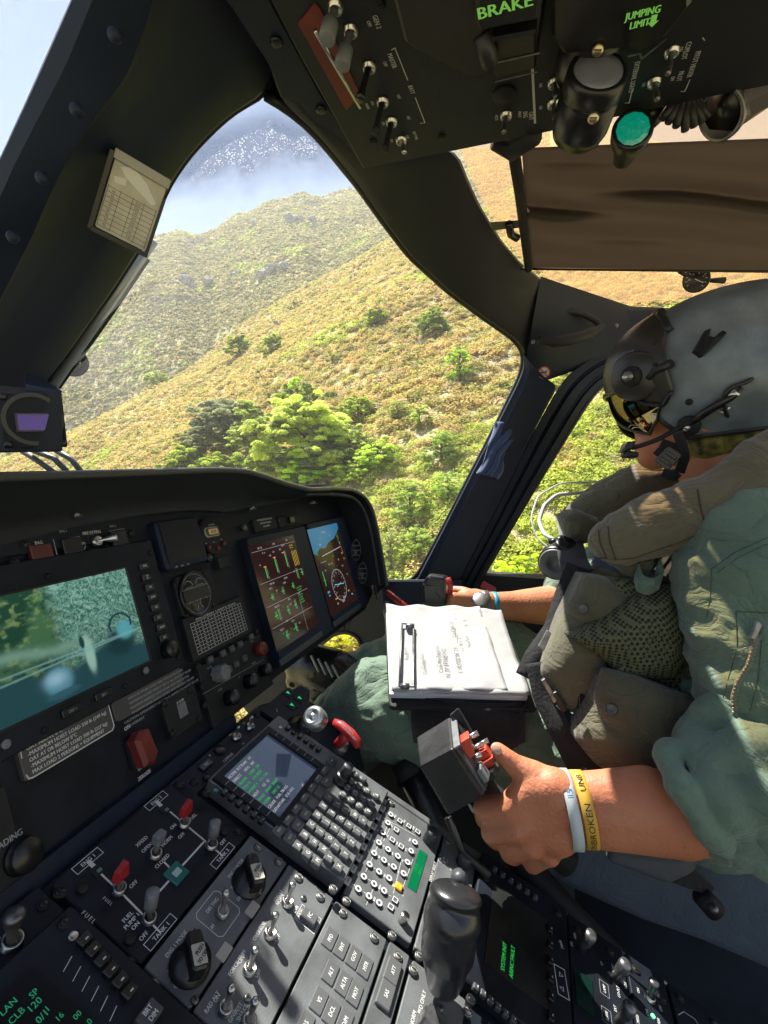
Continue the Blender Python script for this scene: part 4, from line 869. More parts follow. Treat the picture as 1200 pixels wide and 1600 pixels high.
for a, b_, hgt in ((.20, .66, .10), (.43, .68, .13), (.67, .70, .14), (.18, .45, .05), (.42, .46, .06), (.66, .47, .05), (.22, .25, .09), (.42, .26, .07), (.60, .27, .08), (.16, .27, .06), (.26, .05, .07), (.48, .07, .07), (.83, .55, .09), (.95, .56, .06)):
    p_, q_ = UV(a, b_); g.rrect(p_, q_+hgt*.1, .0022 if hgt > .09 else .0014, hgt*.20, z, z+.0002, 0); cs['ewhite'].line([(p_+.004, q_-hgt*.02), (p_+.004, q_+hgt*.2)], .0005, z)
    if hgt < .09: g.rrect(p_, q_+hgt*.09, .009, .0012, z, z+.0003, 0)
for a, b_ in ((.20, .77), (.43, .83), (.64, .85)): p_, q_ = UV(a, b_); cs['ered'].rrect(p_, q_, .008, .0014, z, z+.0002, 0)
for k in range(4): p_, q_ = UV(.84+.035*k, .76); cs['eyel'].rrect(p_, q_, .0009, .028, z, z+.0002, 0)
for k, (a, b_, tx) in enumerate(((.2, .955, 'OEI  TQ'), (.5, .96, 'ENG'), (.8, .965, 'CAS'), (.25, .90, 'PI   %'), (.45, .885, '62.5'), (.68, .92, 'TOT C'), (.12, .80, '65'), (.36, .86, '640'), (.6, .89, '98.4'), (.25, .60, 'ENG OIL'), (.55, .60, '100 NR'), (.2, .56, 'PSI  C'), (.5, .56, 'GEAR'), (.78, .63, '5.2'), (.22, .38, 'FUEL KG'), (.5, .39, 'HYD'), (.74, .40, '3.1'), (.2, .16, 'ELEC V'), (.46, .18, 'DC A'), (.3, .52, '68'), (.5, .34, '207'), (.34, .21, '28.1'), (.58, .13, 'AC'))):
    p_, q_ = UV(a, b_); text(cs['ewhite'], tx, p_, q_, .0030, z, 0, 'C', .9)
for k in range(7): p_, q_ = UV(.78, .46-.026*k); text(cs['egreen'], ('1 DOOR OPEN', 'HOIST ARM', 'LDG LT', 'PITOT ON', 'XPNDR', 'PARK BRK', 'EXT POWER')[k], p_, q_, .0026, z, 0, 'C', .8)
for k in range(2): p_, q_ = UV(.86, .90-.025*k); text(cs['eyel'], ('CAUTION', 'LOW PRS')[k], p_, q_, .0026, z, 0, 'C', .8)
for b_ in (.93, .63, .41, .21): cs['ewhite'].line([UV(.03, b_), UV(.97, b_)], .0004, z)
cs['ewhite'].line([UV(.72, .02), UV(.72, .41)], .0004, z+.00005)
for k in range(6): p_, q_ = UV(.2+.06*k, .12-.02*(k % 3)); text(cs['egreen'], ('24.1', '28', 'ON', '0.0', 'GEN', '31')[k], p_, q_, .0024, z)
for k, m_ in cs.items(): m_.build({'egreen': 'green_symbols', 'ewhite': 'white_symbols', 'eyel': 'yellow_symbols', 'ered': 'red_marks'}[k], M[k], U.e, U.mw, clean=False)
U.done()
U, x0, x1, y0, y1 = mfd('attitude_display', 'portrait flight screen with blue sky wedge and compass rose, right one of the pair', ((473, 822), (530, 806), (570, 943), (517, 984)), ((482, 832), (525, 813), (558, 935), (516, 967)), 'ebrown')
cs = {k: MB() for k in ('egreen', 'ewhite', 'eyel', 'ecyan', 'esky')}
mb = MB(); mb.add([(*UV(a, b_), .0129) for a, b_ in ((0, 1), (0, .72), (.06, .70), (.22, .76), (.38, .74), (.55, .80), (.75, .82), (1, .93), (1, 1))], [tuple(range(9))]); mb.build('sky_area', M['esky'], U.e, U.mw, clean=False)
a0 = UV(.5, .28); w_ = cs['ewhite']; w_.arc(*a0, .033, 0, 360, .0009, z, 40)
for k in range(24): a = R(k*15); w_.line([(a0[0]+.033*math.cos(a), a0[1]+.033*math.sin(a)), (a0[0]+.029*math.cos(a), a0[1]+.029*math.sin(a))], .0006, z+.00004)
for k in range(12): a = R(k*30); text(w_, 'N36E12S24W33'[k] if k % 3 == 0 else str(k*3), a0[0]+.025*math.sin(a), a0[1]+.025*math.cos(a), .0035, z)
cs['ecyan'].line([(a0[0]-.022, a0[1]+.004), (a0[0]+.024, a0[1]-.002)], .0012, z); w_.line([(a0[0]-.012, a0[1]-.002), (a0[0]+.012, a0[1]+.003)], .0010, z+.0001)
w_.line([UV(.22, .665), UV(.88, .70)], .0014, z); w_.line([UV(.85, .86), UV(.93, .62)], .0006, z); w_.line([UV(.12, .60), UV(.30, .60)], .0006, z)
for a, b_, t_ in ((.45, .93, 'ALT   IAS'), (.3, .87, '10'), (.62, .87, '10'), (.55, .90, '^'), (.4, .55, '10  - -  10'), (.55, .62, 'V'), (.25, .80, 'HDG'), (.6, .50, '- -'), (.7, .56, '20'), (.5, .08, '0.0 KT'), (.3, .09, '012'), (.55, .12, 'NAV1')): p_, q_ = UV(a, b_); text(w_, t_, p_, q_, .0036, z, 0, 'C', .9, .05)
cs['egreen'].rrect(*UV(.10, .42), .0022, .030, z, z+.0003, 0); cs['egreen'].rrect(*UV(.10, .40), .008, .0012, z, z+.0004, 0); cs['egreen'].line([UV(.90, .80), UV(.90, .90)], .001, z)
for a, b_, t_, k in ((.12, .76, '63', 'egreen'), (.10, .70, '70', 'egreen'), (.20, .50, '092', 'egreen'), (.78, .47, 'FMS1', 'egreen'), (.88, .62, '250', 'eyel'), (.90, .75, '300', 'egreen'), (.84, .10, 'DH', 'ecyan'), (.12, .26, '29.92', 'ecyan'), (.12, .22, 'IN', 'ecyan'), (.9, .55, '1.2', 'eyel'), (.3, .15, 'RA 80', 'eyel'), (.75, .16, 'ADF', 'eyel'), (.86, .35, 'WX', 'egreen')): p_, q_ = UV(a, b_); text(cs[k], t_, p_, q_, .0036, z, 0, 'C', .9, .05)
for k, m_ in cs.items():
    if m_.f: m_.build({'egreen': 'green_symbols', 'ewhite': 'white_symbols', 'eyel': 'yellow_symbols', 'ecyan': 'cyan_symbols'}[k], M[k], U.e, U.mw, clean=False)
U.done()
# small pieces round the flight displays
U = Unit(PAN, 'notice_plate', 'tiny black notice plate with three white lines above the engine display', 'placard', ((394, 813), (429, 807), (433, 826), (398, 833)), h=.002, mt='dull', part='plate')
for k, t_ in enumerate(('AUTHORIZED PERSONS ONLY', 'SEE FLIGHT MANUAL', 'FOR LIMITS')): text(U.L, t_, U.cx, U.cy+.009-k*.006, .0030, U.h+.0003, 0, 'C', .8, .06, (.05, .036, .022)[k])
U.done()
U = Unit(PAN, 'caution_button_panel', 'small black caution button panel under the hood above the displays', 'control panel', ((431, 810), (464, 802), (468, 818), (435, 826)), h=.004, mt='dull')
U.at('push_button', rkey(.018, .012, .006, 'black', name='push_button'), U.cx, U.cy); knob(U, 435, 813, .002, .002, 'dgrey', name='stud'); U.done()
U = Unit(PAN, 'panel_jack', 'small grey socket in the panel between the clock and the engine display', 'socket', None, rect=(-.13, .12, -.1, .15), base=False, h=0); knob(U, 380, 825, .006, .004, 'dgrey', cap='grey'); U.done()
# placards on the lower panel
U = Unit(PAN, 'caution_placard', 'grey placard of six small text lines under the camera display', 'placard', ((172, 1100), (278, 1038), (286, 1066), (181, 1134)), h=.002, mt='placard', part='plate', r=.005)
for k, t_ in enumerate(('OPERATOR WITHIN COCKPIT ONLY WITH DOORS CLOSED', 'MAXIMUM HOVER HEIGHT 300 FT AGL IN HOIST MODE', 'MAXIMUM AIRSPEED WITH HOOK DEPLOYED 60 KIAS', 'MAXIMUM BANK ANGLE 20 DEG AND DESCENT 500 FPM', 'CAUTION: EMERGENCY CUTTER IS ARMED TO HOIST IN USE', 'OF OVERHEAT')): text(U.D, t_, U.x0+.008 if k > 3 else U.x0+.020, U.y1-.0058-k*.0052, .0026, U.h+.0003, 0, 'L', .8, .07, (.085, .098, .092, .10, .118, .026)[k])
U.done()
U = Unit(PAN, 'hoist_load_placard', 'black placard with white rounded border listing maximum hoist loads', 'placard', None, rect=(-.4875, -.0480, -.3935, -.0175), h=.002, mt='placard', part='plate', r=.003)
U.L.line([(U.cx+a, U.cy+b_) for a, b_ in ((-.0455, -.010), (-.0445, -.0135), (-.041, -.0145), (.042, -.0145), (.0455, -.011), (.0455, .011), (.042, .0145), (.020, .0145))], .0011, U.h+.0003); U.L.line([(U.cx+a, U.cy+b_) for a, b_ in ((-.041, .0140), (-.0450, .011), (-.0455, .005))], .0010, U.h+.0003)
lines = ('OAT ABOVE 0°C', '-MAXIMUM HOIST LOAD 550 lb (249 kg)', 'OAT AT OR BELOW 0°C', '-MAXIMUM HOIST LOAD 500 lb (227 kg)', 'MAX LOAD 2 PERSONS + EQUIPMENT')
for k, t_ in enumerate(lines): text(U.L, t_, U.x0+.0065, U.y1-.0050-k*.0051, .0033, U.h+.0003, 0, 'L', .9, .07, (.034, .081, .046, .079, .074)[k])
U.done()
# guarded zeroize switch
U = Unit(PAN, 'zeroize_switch', 'red guarded zeroize toggle switch below the caution placard', 'switch', None, rect=(-.42, -.1, -.38, -.06), base=False, h=0)
x, y = PAN.px(214, 1172, 0); mb = MB(); mb.rrect(x, y, .022, .030, -.002, .002, .002); U.b(mb, 'mount', 'dull')
mb = MB(); a = [(x-.011, y+.014), (x-.002, y+.020), (x+.010, y+.017), (x+.014, y-.010), (x+.006, y-.019), (x-.008, y-.016)]; mb.poly(a, .002, .016, .004); mb.line([(x+.001, y+.018), (x+.0005, y-.002), (x-.001, y-.016)], .001, .0162); U.b(mb, 'red_guard', 'dred')
U.t('ON', 198, 1137, .004, bold=.08, rot=.1); U.t('OFF', 219, 1200, .0034); U.t('ZEROIZE', 225, 1211, .0036, bold=.08); U.done()
U = Unit(PAN, 'loader_panel', 'small black square panel with a grey port left of the audio panel', 'control panel', ((249, 1096), (300, 1070), (317, 1126), (264, 1155)), h=.003, mt='dull', r=.004)
U.t('SF DTM', 281, 1096, .0030); x, y = U.q(285, 1109); mb = MB(); mb.rrect(x, y, .014, .016, .003, .0036, .001); U.b(mb, 'port', 'grey')
for u, v in ((257, 1099), (297, 1078), (312, 1123), (270, 1146)): U.at('dzus_fastener', dzusd, *U.q(u, v))
U.done()
U = Unit(PAN, 'heading_panel', 'unlit heading selector panel in the lower left corner of the instrument board', 'control panel', None, rect=(-.60, -.116, -.504, -.040), h=.003, mt='dull')
U.t('HEADING', 8, 1316, .0050, bold=.06, dim=True); knob(U, 33, 1337, .013, .010, 'black', skirt=1.1); U.done()
# ------------------------------------------------------------------ pedestal
pdl = thing('centre_pedestal', 'black centre pedestal sloping aft between the seats, carrying the control panels', 'pedestal', PED.mat(0, -.3, 0))
mb = MB(); mb.poly([(-.62, .012), (.11, .012), (.11, -.003), (.20, -.003), (.225, -.012), (.300, -.022), (.302, -.040), (.262, -.060), (.262, -.150), (.196, -.195), (.196, -.80), (-.62, -.80)], -.30, -.006, .003); mb.build('body', M['panel'], pdl, PED.mat())
mb = MB(); mb.poly([(.188, -.20), (.198, -.20), (.198, -.80), (.188, -.80)], -.05, -.001, .001); mb.build('edge_rail', M['ped'], pdl, PED.mat())
KW = dict(mt='ped')
def dz(U, pts, me=None):
    for u, v in pts: U.at('dzus_fastener', me or dzus, *U.q(u, v))
# compass panel ahead of the keyboard unit
U = Unit(PED, 'compass_panel', 'narrow compass control panel with two small toggles ahead of the keyboard unit', 'control panel', None, rect=(-.004, -.043, .168, -.014), h=.004)
U.t('COMPASS', 356, 1184, .0036, bold=.06); U.at('test_button', rkey(.018, .009, .003, 'black', txt='TEST', size=.0028, name='test_button'), *U.q(321, 1197)); knob(U, 343, 1173, .007, .003, 'black', name='slew_knob')
toggle(U, 369, 1153, lev_small, (R(-12), 0)); toggle(U, 390, 1137, lev_small, (R(-12), 0)); knob(U, 322, 1216, .004, .003, 'black'); dz(U, [(303, 1223), (402, 1118), (283, 1226)], dzusd)
U.t('MAG', 360, 1148, .0024); U.t('DG', 380, 1162, .0024); U.t('SLV', 381, 1130, .0024); U.ln([(327, 1180), (328, 1181)], .0012); U.done()
# fuel panel
U = Unit(PED, 'fuel_panel', 'black fuel panel with white flow lines, red tipped levers and a square valve indicator', 'control panel', None, rect=(-.1405, -.1135, .0085, -.0155), h=.004, r=.003, ch=.001)
L_ = U.ln
for pts in ([(265, 1268), (287, 1287)], [(291, 1290), (320, 1314)], [(320, 1314), (347, 1337)], [(320, 1314), (280, 1358)], [(268, 1372), (240, 1403)], [(257, 1348), (268, 1359)], [(158, 1366), (183, 1390)], [(190, 1396), (250, 1457)]): L_(pts, .0017)
for u, v in ((248, 1256), (142, 1350)): L_([(u-2, v-2), (u+2, v+2)], .004)
def lab(t, u, v, w_=.026): U.t(t, u, v, .0035, bold=.05, sx=1.0); U.box(u, v, w_, .0075, .0006)
lab('ENG 2', 244, 1251); lab('ENG 1', 137, 1345); lab('TANK 1', 251, 1456, .030); lab('TANK 2', 348, 1337, .030)
for t_, u, v in (('XFEED', 221, 1315), ('OPEN', 229, 1325), ('NORM', 260, 1315), ('CLOSED', 253, 1346), ('ON', 270, 1292), ('OFF', 283, 1306), ('OFF', 348, 1316), ('OFF', 208, 1382), ('ON', 193, 1364), ('FUEL', 199, 1433), ('PUMP 1', 205, 1440), ('ON', 211, 1447), ('OFF', 224, 1463), ('FUEL', 301, 1277)): U.t(t_, u, v, .0034, bold=.06, sx=.95)
U.t('F U E L', 138, 1433, .0036, rot=R(-88), bold=.06); U.t('F U E L', 168, 1408, .0026, rot=R(-88), bold=.06)
for u, v in ((258, 1266), (152, 1361)): x, y = U.q(u, v); mb = MB(); mb.rrect(x, y, .009, .009, .004, .0048, .0005); U.b(mb, 'flow_indicator', 'dull'); mb = MB(); mb.rrect(x+.001, y-.001, .004, .003, .0048, .0052, .0003); U.b(mb, 'indicator_bar', mat('pale_green_bar', (.10, .22, .16), .4))
x, y = U.q(275, 1366); mb = MB(); mb.rrect(x, y, .017, .017, .004, .0065, .0008, .0006); U.b(mb, 'valve_indicator', 'teal'); mb = MB(); mb.rrect(x, y, .008, .006, .0065, .0069, .0004); U.b(mb, 'valve_flag', mat('pale_flag', (.35, .5, .47), .35))
toggle(U, 287, 1288, redcap, (R(-14), 0), label='red tipped lever of engine 2'); toggle(U, 185, 1391, redcap, (R(-14), 0), label='red tipped lever of engine 1')
pad = fixed(lambda mb: (mb.lathe([(.0026, .001), (.0026, .016), (.0001, .0162)], None, 14), mb.rrect(0, 0, .011, .008, .014, .023, .0015, .001)), [M['grey']], 'lever')
toggle(U, 242, 1336, pad, (R(-10), 0)); toggle(U, 330, 1322, lev_grey, (R(-14), 0)); toggle(U, 232, 1437, lev_grey, (R(-14), 0))
for u, v in ((128, 1391), (350, 1301), (202, 1470)): knob(U, u, v, .0042, .003, 'dull', name='rubber_stud')
dz(U, [(95, 1396), (280, 1226), (372, 1299), (201, 1507)], dzusd); U.done()
# engine mode panel
U = Unit(PED, 'engine_mode_panel', 'engine mode panel with two large pointer knobs marked push to off', 'control panel', None, rect=(-.1405, -.163, .0085, -.1165), h=.004, r=.002, mt='ped')
def mode(u, v, e):
    x, y = U.q(u, v); mb = MB(); mb.lathe([(.0165, 0), (.0165, .0022), (.0145, .003), (.0140, .010), (.0001, .0102)], Matrix.Translation((x, y, .004)), 32)
    a = R(-38); mb.rrect(x, y, .0125, .029, .010, .024, .003, .0015, a); m_ = U.b(mb, 'mode_knob', 'black', label=f'mode knob of engine {e}')
    c_, s_ = math.cos(a), math.sin(a); cx, cy = x+s_*.0045, y-c_*.0045; mb = MB(); mb.rrect(cx, cy, .0105, .015, .024, .0246, .001, 0, a); q = mb.build('cap_label', M['tan'], m_, U.mw)
    mb = MB(); text(mb, 'PUSH', cx+.0018, cy+.0018, .0032, .0249, R(5), 'C', .8, .08); text(mb, 'TO OFF', cx-.0003, cy-.0032, .0030, .0249, R(5), 'C', .75, .08); mb.line([(x-s_*.005, y+c_*.005), (x-s_*.014, y+c_*.014)], .0012, .0243); mb.build('cap_lettering', M['black'], m_, U.mw, clean=False)
mode(388, 1379, 2); mode(296, 1509, 1)
for t_, u, v in (('ENG 2 MODE', 368, 1357), ('FLT', 373, 1363), ('IDLE', 365, 1384), ('OFF', 374, 1403), ('ENG 1 MODE', 275, 1475), ('FLT', 281, 1483), ('IDLE', 268, 1513), ('OFF', 277, 1537), ('DEI TNG', 331, 1415), ('#1', 331, 1448)): U.t(t_, u, v, .0033, bold=.06)
x, y = U.q(341, 1427); U.L.line([(x+a, y+b_) for a, b_ in ((-.012, -.015), (.012, -.015), (.015, -.012), (.015, .012), (.012, .015), (-.012, .015), (-.015, .012), (-.015, -.012))], .0006, U.h+.0003, True)
toggle(U, 347, 1427, None, (R(-14), 0)); L_([(351, 1385), (348, 1377), (354, 1371)], .0006); L_([(383, 1334), (389, 1341)], .0006); L_([(257, 1507), (252, 1501), (258, 1494)], .0006); L_([(296, 1446), (303, 1452)], .0006)
for u, v in ((394, 1421), (350, 1488)): x, y = U.q(u, v); mb = MB(); mb.rrect(x, y, .014, .009, .004, .005, .0006, .0003); U.b(mb, 'legend_plate', 'tan')
dz(U, [(403, 1324), (435, 1347), (238, 1541), (276, 1583)]); U.at('cross_screw', crossd, *U.q(397, 1342)); U.at('cross_screw', cross, *U.q(304, 1564)); U.done()
# lighting / trim toggle panel
U = Unit(PED, 'trim_toggle_panel', 'sunlit grey panel with a row of silver toggle switches beside the engine mode panel', 'control panel', None, rect=(-.1405, -.2205, .0085, -.1655), h=.004, r=.002, mt='ped')
for u, v in ((448, 1411), (421, 1460), (389, 1516), (351, 1578)): toggle(U, u, v, None, (R(-8), 0))
toggle(U, 388, 1598, None, (R(-8), 0))
for t_, u, v in (('LDG LT', 434, 1400), ('NORM', 437, 1406), ('OVERRIDE', 405, 1455), ('ON', 408, 1448), ('OFF', 433, 1466), ('FORCE TRIM', 370, 1505), ('ON', 376, 1500), ('OFF', 402, 1521), ('RAD ALT', 331, 1566), ('ON', 338, 1560), ('GND', 363, 1588), ('TEST', 372, 1576), ('CVR', 462, 1421), ('ERASE', 468, 1429), ('SHAKE', 378, 1583)): U.t(t_, u, v, .0033, bold=.06)
x, y = U.q(481, 1436); U.at('push_button', rkey(.010, .016, .005, 'key', txt='FC', size=.004, name='push_button', frame=.003), x, y)
dz(U, [(466, 1372), (500, 1402)]); U.at('cross_screw', cross, *U.q(474, 1404)); U.at('cross_screw', cross, *U.q(386, 1560)); U.done()
# autopilot panel
U = Unit(PED, 'autopilot_panel', 'sunlit grey autopilot panel of flat legend keys such as ALT, VS and MTR', 'control panel', None, rect=(-.1405, -.2825, .0085, -.2235), h=.004, r=.002, mt='ped')
for t_, u, v in (('PFD', 515, 1467), ('ENT', 533, 1481), ('GOV', 552, 1496), ('MTR', 570, 1511), ('ALT', 516, 1520), ('ALTA', 536, 1537), ('MOT', 554, 1553), ('VS', 498, 1564), ('DCL', 517, 1582), ('D/M', 538, 1598), ('IAS', 476, 1603)):
    U.at('legend_key', rkey(.0185, .0118, .0012, 'key', r=.0012, ch=.0005, txt=t_, size=.0036, name='legend_key'), *U.q(u, v))
dz(U, [(535, 1427), (584, 1466)]); x, y = U.q(592, 1483); U.t('Honeycomb', 592, 1484, .0024, rot=0) if 0 else None; U.done()
U = Unit(PED, 'stability_panel', 'narrow strip with two flat keys marked ATT and SAS', 'control panel', None, rect=(-.1405, -.3075, .0085, -.2855), h=.005, r=.002, mt='ped')
for t_, u, v in (('ATT', 612, 1520), ('SAS', 601, 1557)): U.at('legend_key', rkey(.022, .014, .0035, 'key', r=.001, txt=t_, size=.0036, name='legend_key'), *U.q(u, v))
dz(U, [(621, 1496), (645, 1517)]); U.done()
U = Unit(PED, 'display_control_panel', 'grey panel corner reading PFD ONLY with a silver rotary knob', 'control panel', None, rect=(-.1405, -.368, .0085, -.3115), h=.004, r=.002, mt='ped')
U.t('PFD ONLY', 659, 1566, .0036, bold=.06); U.t('NORM', 645, 1592, .0036, bold=.06); knob(U, 668, 1603, .010, .012, 'dmetal', 8); U.at('cross_screw', cross, *U.q(688, 1576)); dz(U, [(674, 1539), (730, 1582)]); U.ln([(656, 1586), (660, 1582)], .0006); U.done()
# keyboard unit (flight management)
U = Unit(PED, 'keyboard_unit', 'flight plan unit with tilted colour screen, letter keys and round number keys', 'keyboard unit', None, rect=(.0225, -.2225, .1785, -.0425), h=.014, r=.004, ch=.0015, mt='ped', part='case')
def uq(u, v): return PED.px(u, v, .014)
c_ = [uq(*a) for a in ((352, 1214), (415, 1148), (500, 1205), (426, 1282))]; xs = sorted(a[0] for a in c_); ys = sorted(a[1] for a in c_); x0, x1, y0, y1 = (xs[0]+xs[1])/2, (xs[2]+xs[3])/2, (ys[0]+ys[1])/2, (ys[2]+ys[3])/2
mb = MB(); cxm, cym = (x0+x1)/2, (y0+y1)/2; w2, h2 = (x1-x0)/2, (y1-y0)/2; o_ = [(cxm+a*(w2+.010), cym+b_*(h2+.006)) for a, b_ in ((-1, -1), (1, -1), (1, 1), (-1, 1))]; mb.ring(o_, [(cxm+a*w2, cym+b_*h2) for a, b_ in ((-1, -1), (1, -1), (1, 1), (-1, 1))], .0135, .0185); U.b(mb, 'screen_hood', 'panel')
for sx in (-1, 1):
    for k in range(6): U.L.line([(cxm+sx*(w2+.0015), cym+h2*.75-k*h2*.29), (cxm+sx*(w2+.009), cym+h2*.75-k*h2*.29)], .0004, .0188)
mb = MB(); mb.rrect(cxm, cym, w2*2, h2*2, .0135, .0152, .001); U.b(mb, 'screen', mat('cdu_screen', (.010, .008, .014), .10, emit=(.018, .026, .045), es=.5, coat=.5))
sw_, sg = MB(), MB(); z = .0155
rowt = [('ACTIVE  FLT PLAN   1/3', 0), ('DIRECT      HDG   087', 0), ('>ALGAR    4.2NM  120', 1), ('TCN 37    ETE 00:03', 1), ('>POINT 4   11.6  CLB', 1), ('NEXT       GS   62', 0), ('HOLD   VNAV  2050FT', 1), ('>LEVEL     DIST 22', 1), ('CRUISE   FUEL 780 KG', 0), ('DEPARTURE   ETA 1412', 0)]
for k, (t_, gch) in enumerate(rowt): text(sg if gch else sw_, t_, x0+.004, y1-.006-k*(y1-y0-.008)/10, .0034, z, 0, 'L', .9, .02)
for m_, nm, mm in ((sw_, 'white_text', 'ewhite'), (sg, 'green_text', 'egreen')): m_.build(nm, M[mm], U.e, U.mw, clean=False)
lk = rkey(.0085, .0062, .004, 'black', name='line_key', txt='-', size=.006, tm='dim'); 
for k in range(6):
    for p_, q_ in (((350, 1240), (408, 1284)), ((449, 1139), (497, 1172))): a, b_ = uq(*p_), uq(*q_); U.at('line_key', lk, a[0]+(b_[0]-a[0])*k/5, a[1]+(b_[1]-a[1])*k/5, .014)
U.h = .014
fk = ['MSG', 'FPN', 'MARK', 'LEGS', 'SYS', '', 'FUEL', '', 'DIR', 'PROG', 'INIT', 'STAT', 'NAV', 'BACK']; pk = [(518, 1190), (508, 1207)]
fa = [(504, 1205), (494, 1218), (484, 1232), (472, 1248), (460, 1265), (447, 1283), (434, 1301)]; fb = [(517, 1192), (508, 1224), (498, 1241), (487, 1258), (476, 1275), (464, 1293), (451, 1312)]
for k, (p_, t_) in enumerate(zip(fa+fb, ['DATA', 'MARK', 'DIR', 'NAV', 'IDX', 'COM', 'PREV', 'BRT', 'TUNE', '', '', 'LEGS', 'FIX', 'NEXT'])): U.at('function_key', rkey(.0135, .0115, .004, 'key', r=.0014, name='function_key', txt=t_ or None, size=.0026, frame=0), *uq(*p_))
cols = [['A', 'B', 'C', 'D', 'E', 'F'], ['G', 'H', 'I', 'J', 'K', 'L'], ['M', 'N', 'O', 'P', 'Q', 'R'], [None, 'S', 'T', 'U', 'V', 'W'], [None, 'X', 'Y', 'Z', '/', 'SP']]
c1, cA_, cM = Vector(uq(463, 1326)), Vector(uq(512, 1251)), Vector(uq(492, 1351))
for (p_, q_), cc_ in zip((((463, 1326), (512, 1250)), ((478, 1338), (525, 1260)), ((493, 1350), (538, 1269)), ((500, 1364), (552, 1278)), ((515, 1380), (565, 1287))), cols):
    a, b_ = Vector(uq(*p_)), Vector(uq(*q_))
    for k, t_ in enumerate(cc_):
        if t_: q = a.lerp(b_, k/5); U.at('letter_key', rkey(.0100, .0100, .0052, 'key', r=.001, ch=.0007, name='letter_key', txt=t_, size=.0046 if len(t_) < 2 else .003), *q)
nums = '123456789.0C-'
for k, (u, v) in enumerate(((534, 1245), (541, 1233), (547, 1223), (554, 1213), (547, 1254), (553, 1242), (560, 1231), (566, 1220), (560, 1263), (566, 1251), (572, 1239), (573, 1272), (579, 1260), (586, 1247))):
    mb = MB(); mb.lathe([(.0050, -.0005), (.0050, .0042), (.0043, .005), (.0001, .005)], None, 20); mb.mi = 1; text(mb, ('123+456.7890/A')[k], 0, 0, .0046, .0053, 0, 'C', .9, .08); U.at('number_key', mb.mesh('number_key', [M['key'], M['white']]), *uq(u, v))
knob(U, 532, 1222, .0095, .012, 'black', skirt=1.1); x, y = uq(532, 1222); mb = MB(); mb.lathe([(.0065, .026), (.0065, .040), (.006, .041), (.0001, .041)], Matrix.Translation((x, y, 0)), 20); U.b(mb, 'inner_knob', 'dgrey')
x, y = uq(337, 1237); knob(U, 337, 1235, .0030, .001, 'teal', name='light_sensor'); knob(U, 438, 1137, .0026, .001, 'metal', name='light_sensor')
dz(U, [(520, 1390)]); U.at('dzus_fastener', dzusd, *U.q(322, 1240)); U.done()
# tank of the audio/communications panel with round lit buttons
U = Unit(PED, 'comm_selector_panel', 'sunlit grey panel crowded with small white ring buttons, a yellow key and a green readout', 'control panel', None, rect=(.0205, -.3055, .1800, -.2265), h=.004, r=.002, mt='ped')
def zz(a, b_): return 530+a/5.217, 1230+b_/5.217
ringm = fixed(lambda mb: (mb.lathe([(.0036, 0), (.0036, .0022), (.0001, .0023)], None, 14), setattr(mb, 'mi', 1), mb.ring([(.0035*math.cos(2*math.pi*k/18), .0035*math.sin(2*math.pi*k/18)) for k in range(18)], [(.0018*math.cos(2*math.pi*k/18), .0018*math.sin(2*math.pi*k/18)) for k in range(18)], .0022, .0026)), [M['dgrey'], M['white']], 'ring_button')
wkey = fixed(lambda mb: (mb.rrect(0, 0, .0085, .0062, 0, .0022, .0006, .0003), setattr(mb, 'mi', 1), mb.rrect(0, 0, .0060, .0010, .0022, .0025, 0)), [M['white'], M['ped']], 'white_key')
sqk = fixed(lambda mb: (mb.rrect(0, 0, .0062, .0062, 0, .0018, .0006, .0003), setattr(mb, 'mi', 1), mb.line([(-.0026, -.0026), (.0026, -.0026), (.0026, .0026), (-.0026, .0026)], .0009, .0021, True)), [M['ped'], M['white']], 'square_key')
for a, b_ in ((352, 180), (318, 248), (282, 325), (240, 405), (200, 490), (160, 580), (115, 670), (68, 770)): U.at('white_key', wkey, *U.q(*zz(a, b_)))
for a, b_ in ((415, 232), (390, 300), (350, 380), (317, 462), (278, 548), (240, 640), (193, 740), (148, 840), (392, 517), (358, 605), (318, 700), (277, 800), (235, 900), (470, 572), (437, 660), (400, 752), (358, 855), (318, 955), (610, 458), (580, 530), (550, 622), (518, 715)): U.at('ring_button', ringm, *U.q(*zz(a, b_)))
for a, b_ in ((490, 282), (460, 355), (428, 437), (563, 325), (500, 490), (635, 370), (450, 928), (415, 985)): U.at('square_key', sqk, *U.q(*zz(a, b_)))
U.at('yellow_key', rkey(.0085, .0085, .003, 'yellow', name='yellow_key', txt='-', size=.006), *U.q(622, 1387))
for k, (a, b_) in enumerate(((380, 215), (350, 285), (315, 355), (278, 437), (238, 520), (200, 610), (153, 705), (105, 805), (455, 240), (430, 318), (395, 400), (360, 485), (325, 570), (288, 665), (245, 760), (205, 862), (530, 280), (470, 460), (435, 545), (405, 632), (370, 722), (330, 815), (285, 915), (605, 335), (575, 430), (545, 510), (515, 600), (480, 695), (440, 800), (415, 890), (515, 885))):
    U.t(('VHF', 'UHF', 'FM', 'HF', 'SAT', 'NAV', 'ADF', 'DME', 'MKR', 'ICS', 'PA', 'TX', 'RX', '1', '2', '3')[k % 16], *zz(a, b_), .0024, bold=.1)
for p_, q_ in (((415, 270), (215, 690)), ((330, 235), (620, 395)), ((300, 780), (220, 960)), ((505, 600), (440, 870)), ((600, 590), (500, 870)), ((430, 300), (360, 440)), ((120, 790), (170, 880))): U.ln([zz(*p_), zz(*q_)], .0005)
q = [U.q(*a) for a in ((655, 1327), (668, 1336), (650, 1395), (637, 1386))]; mb = MB(); mb.poly([(a, b_) for a, b_ in ((q[2][0]+.001, q[3][1]), (q[1][0], q[3][1]+.0), (q[1][0], q[1][1]), (q[2][0]+.001, q[1][1]))], .004, .0046); 
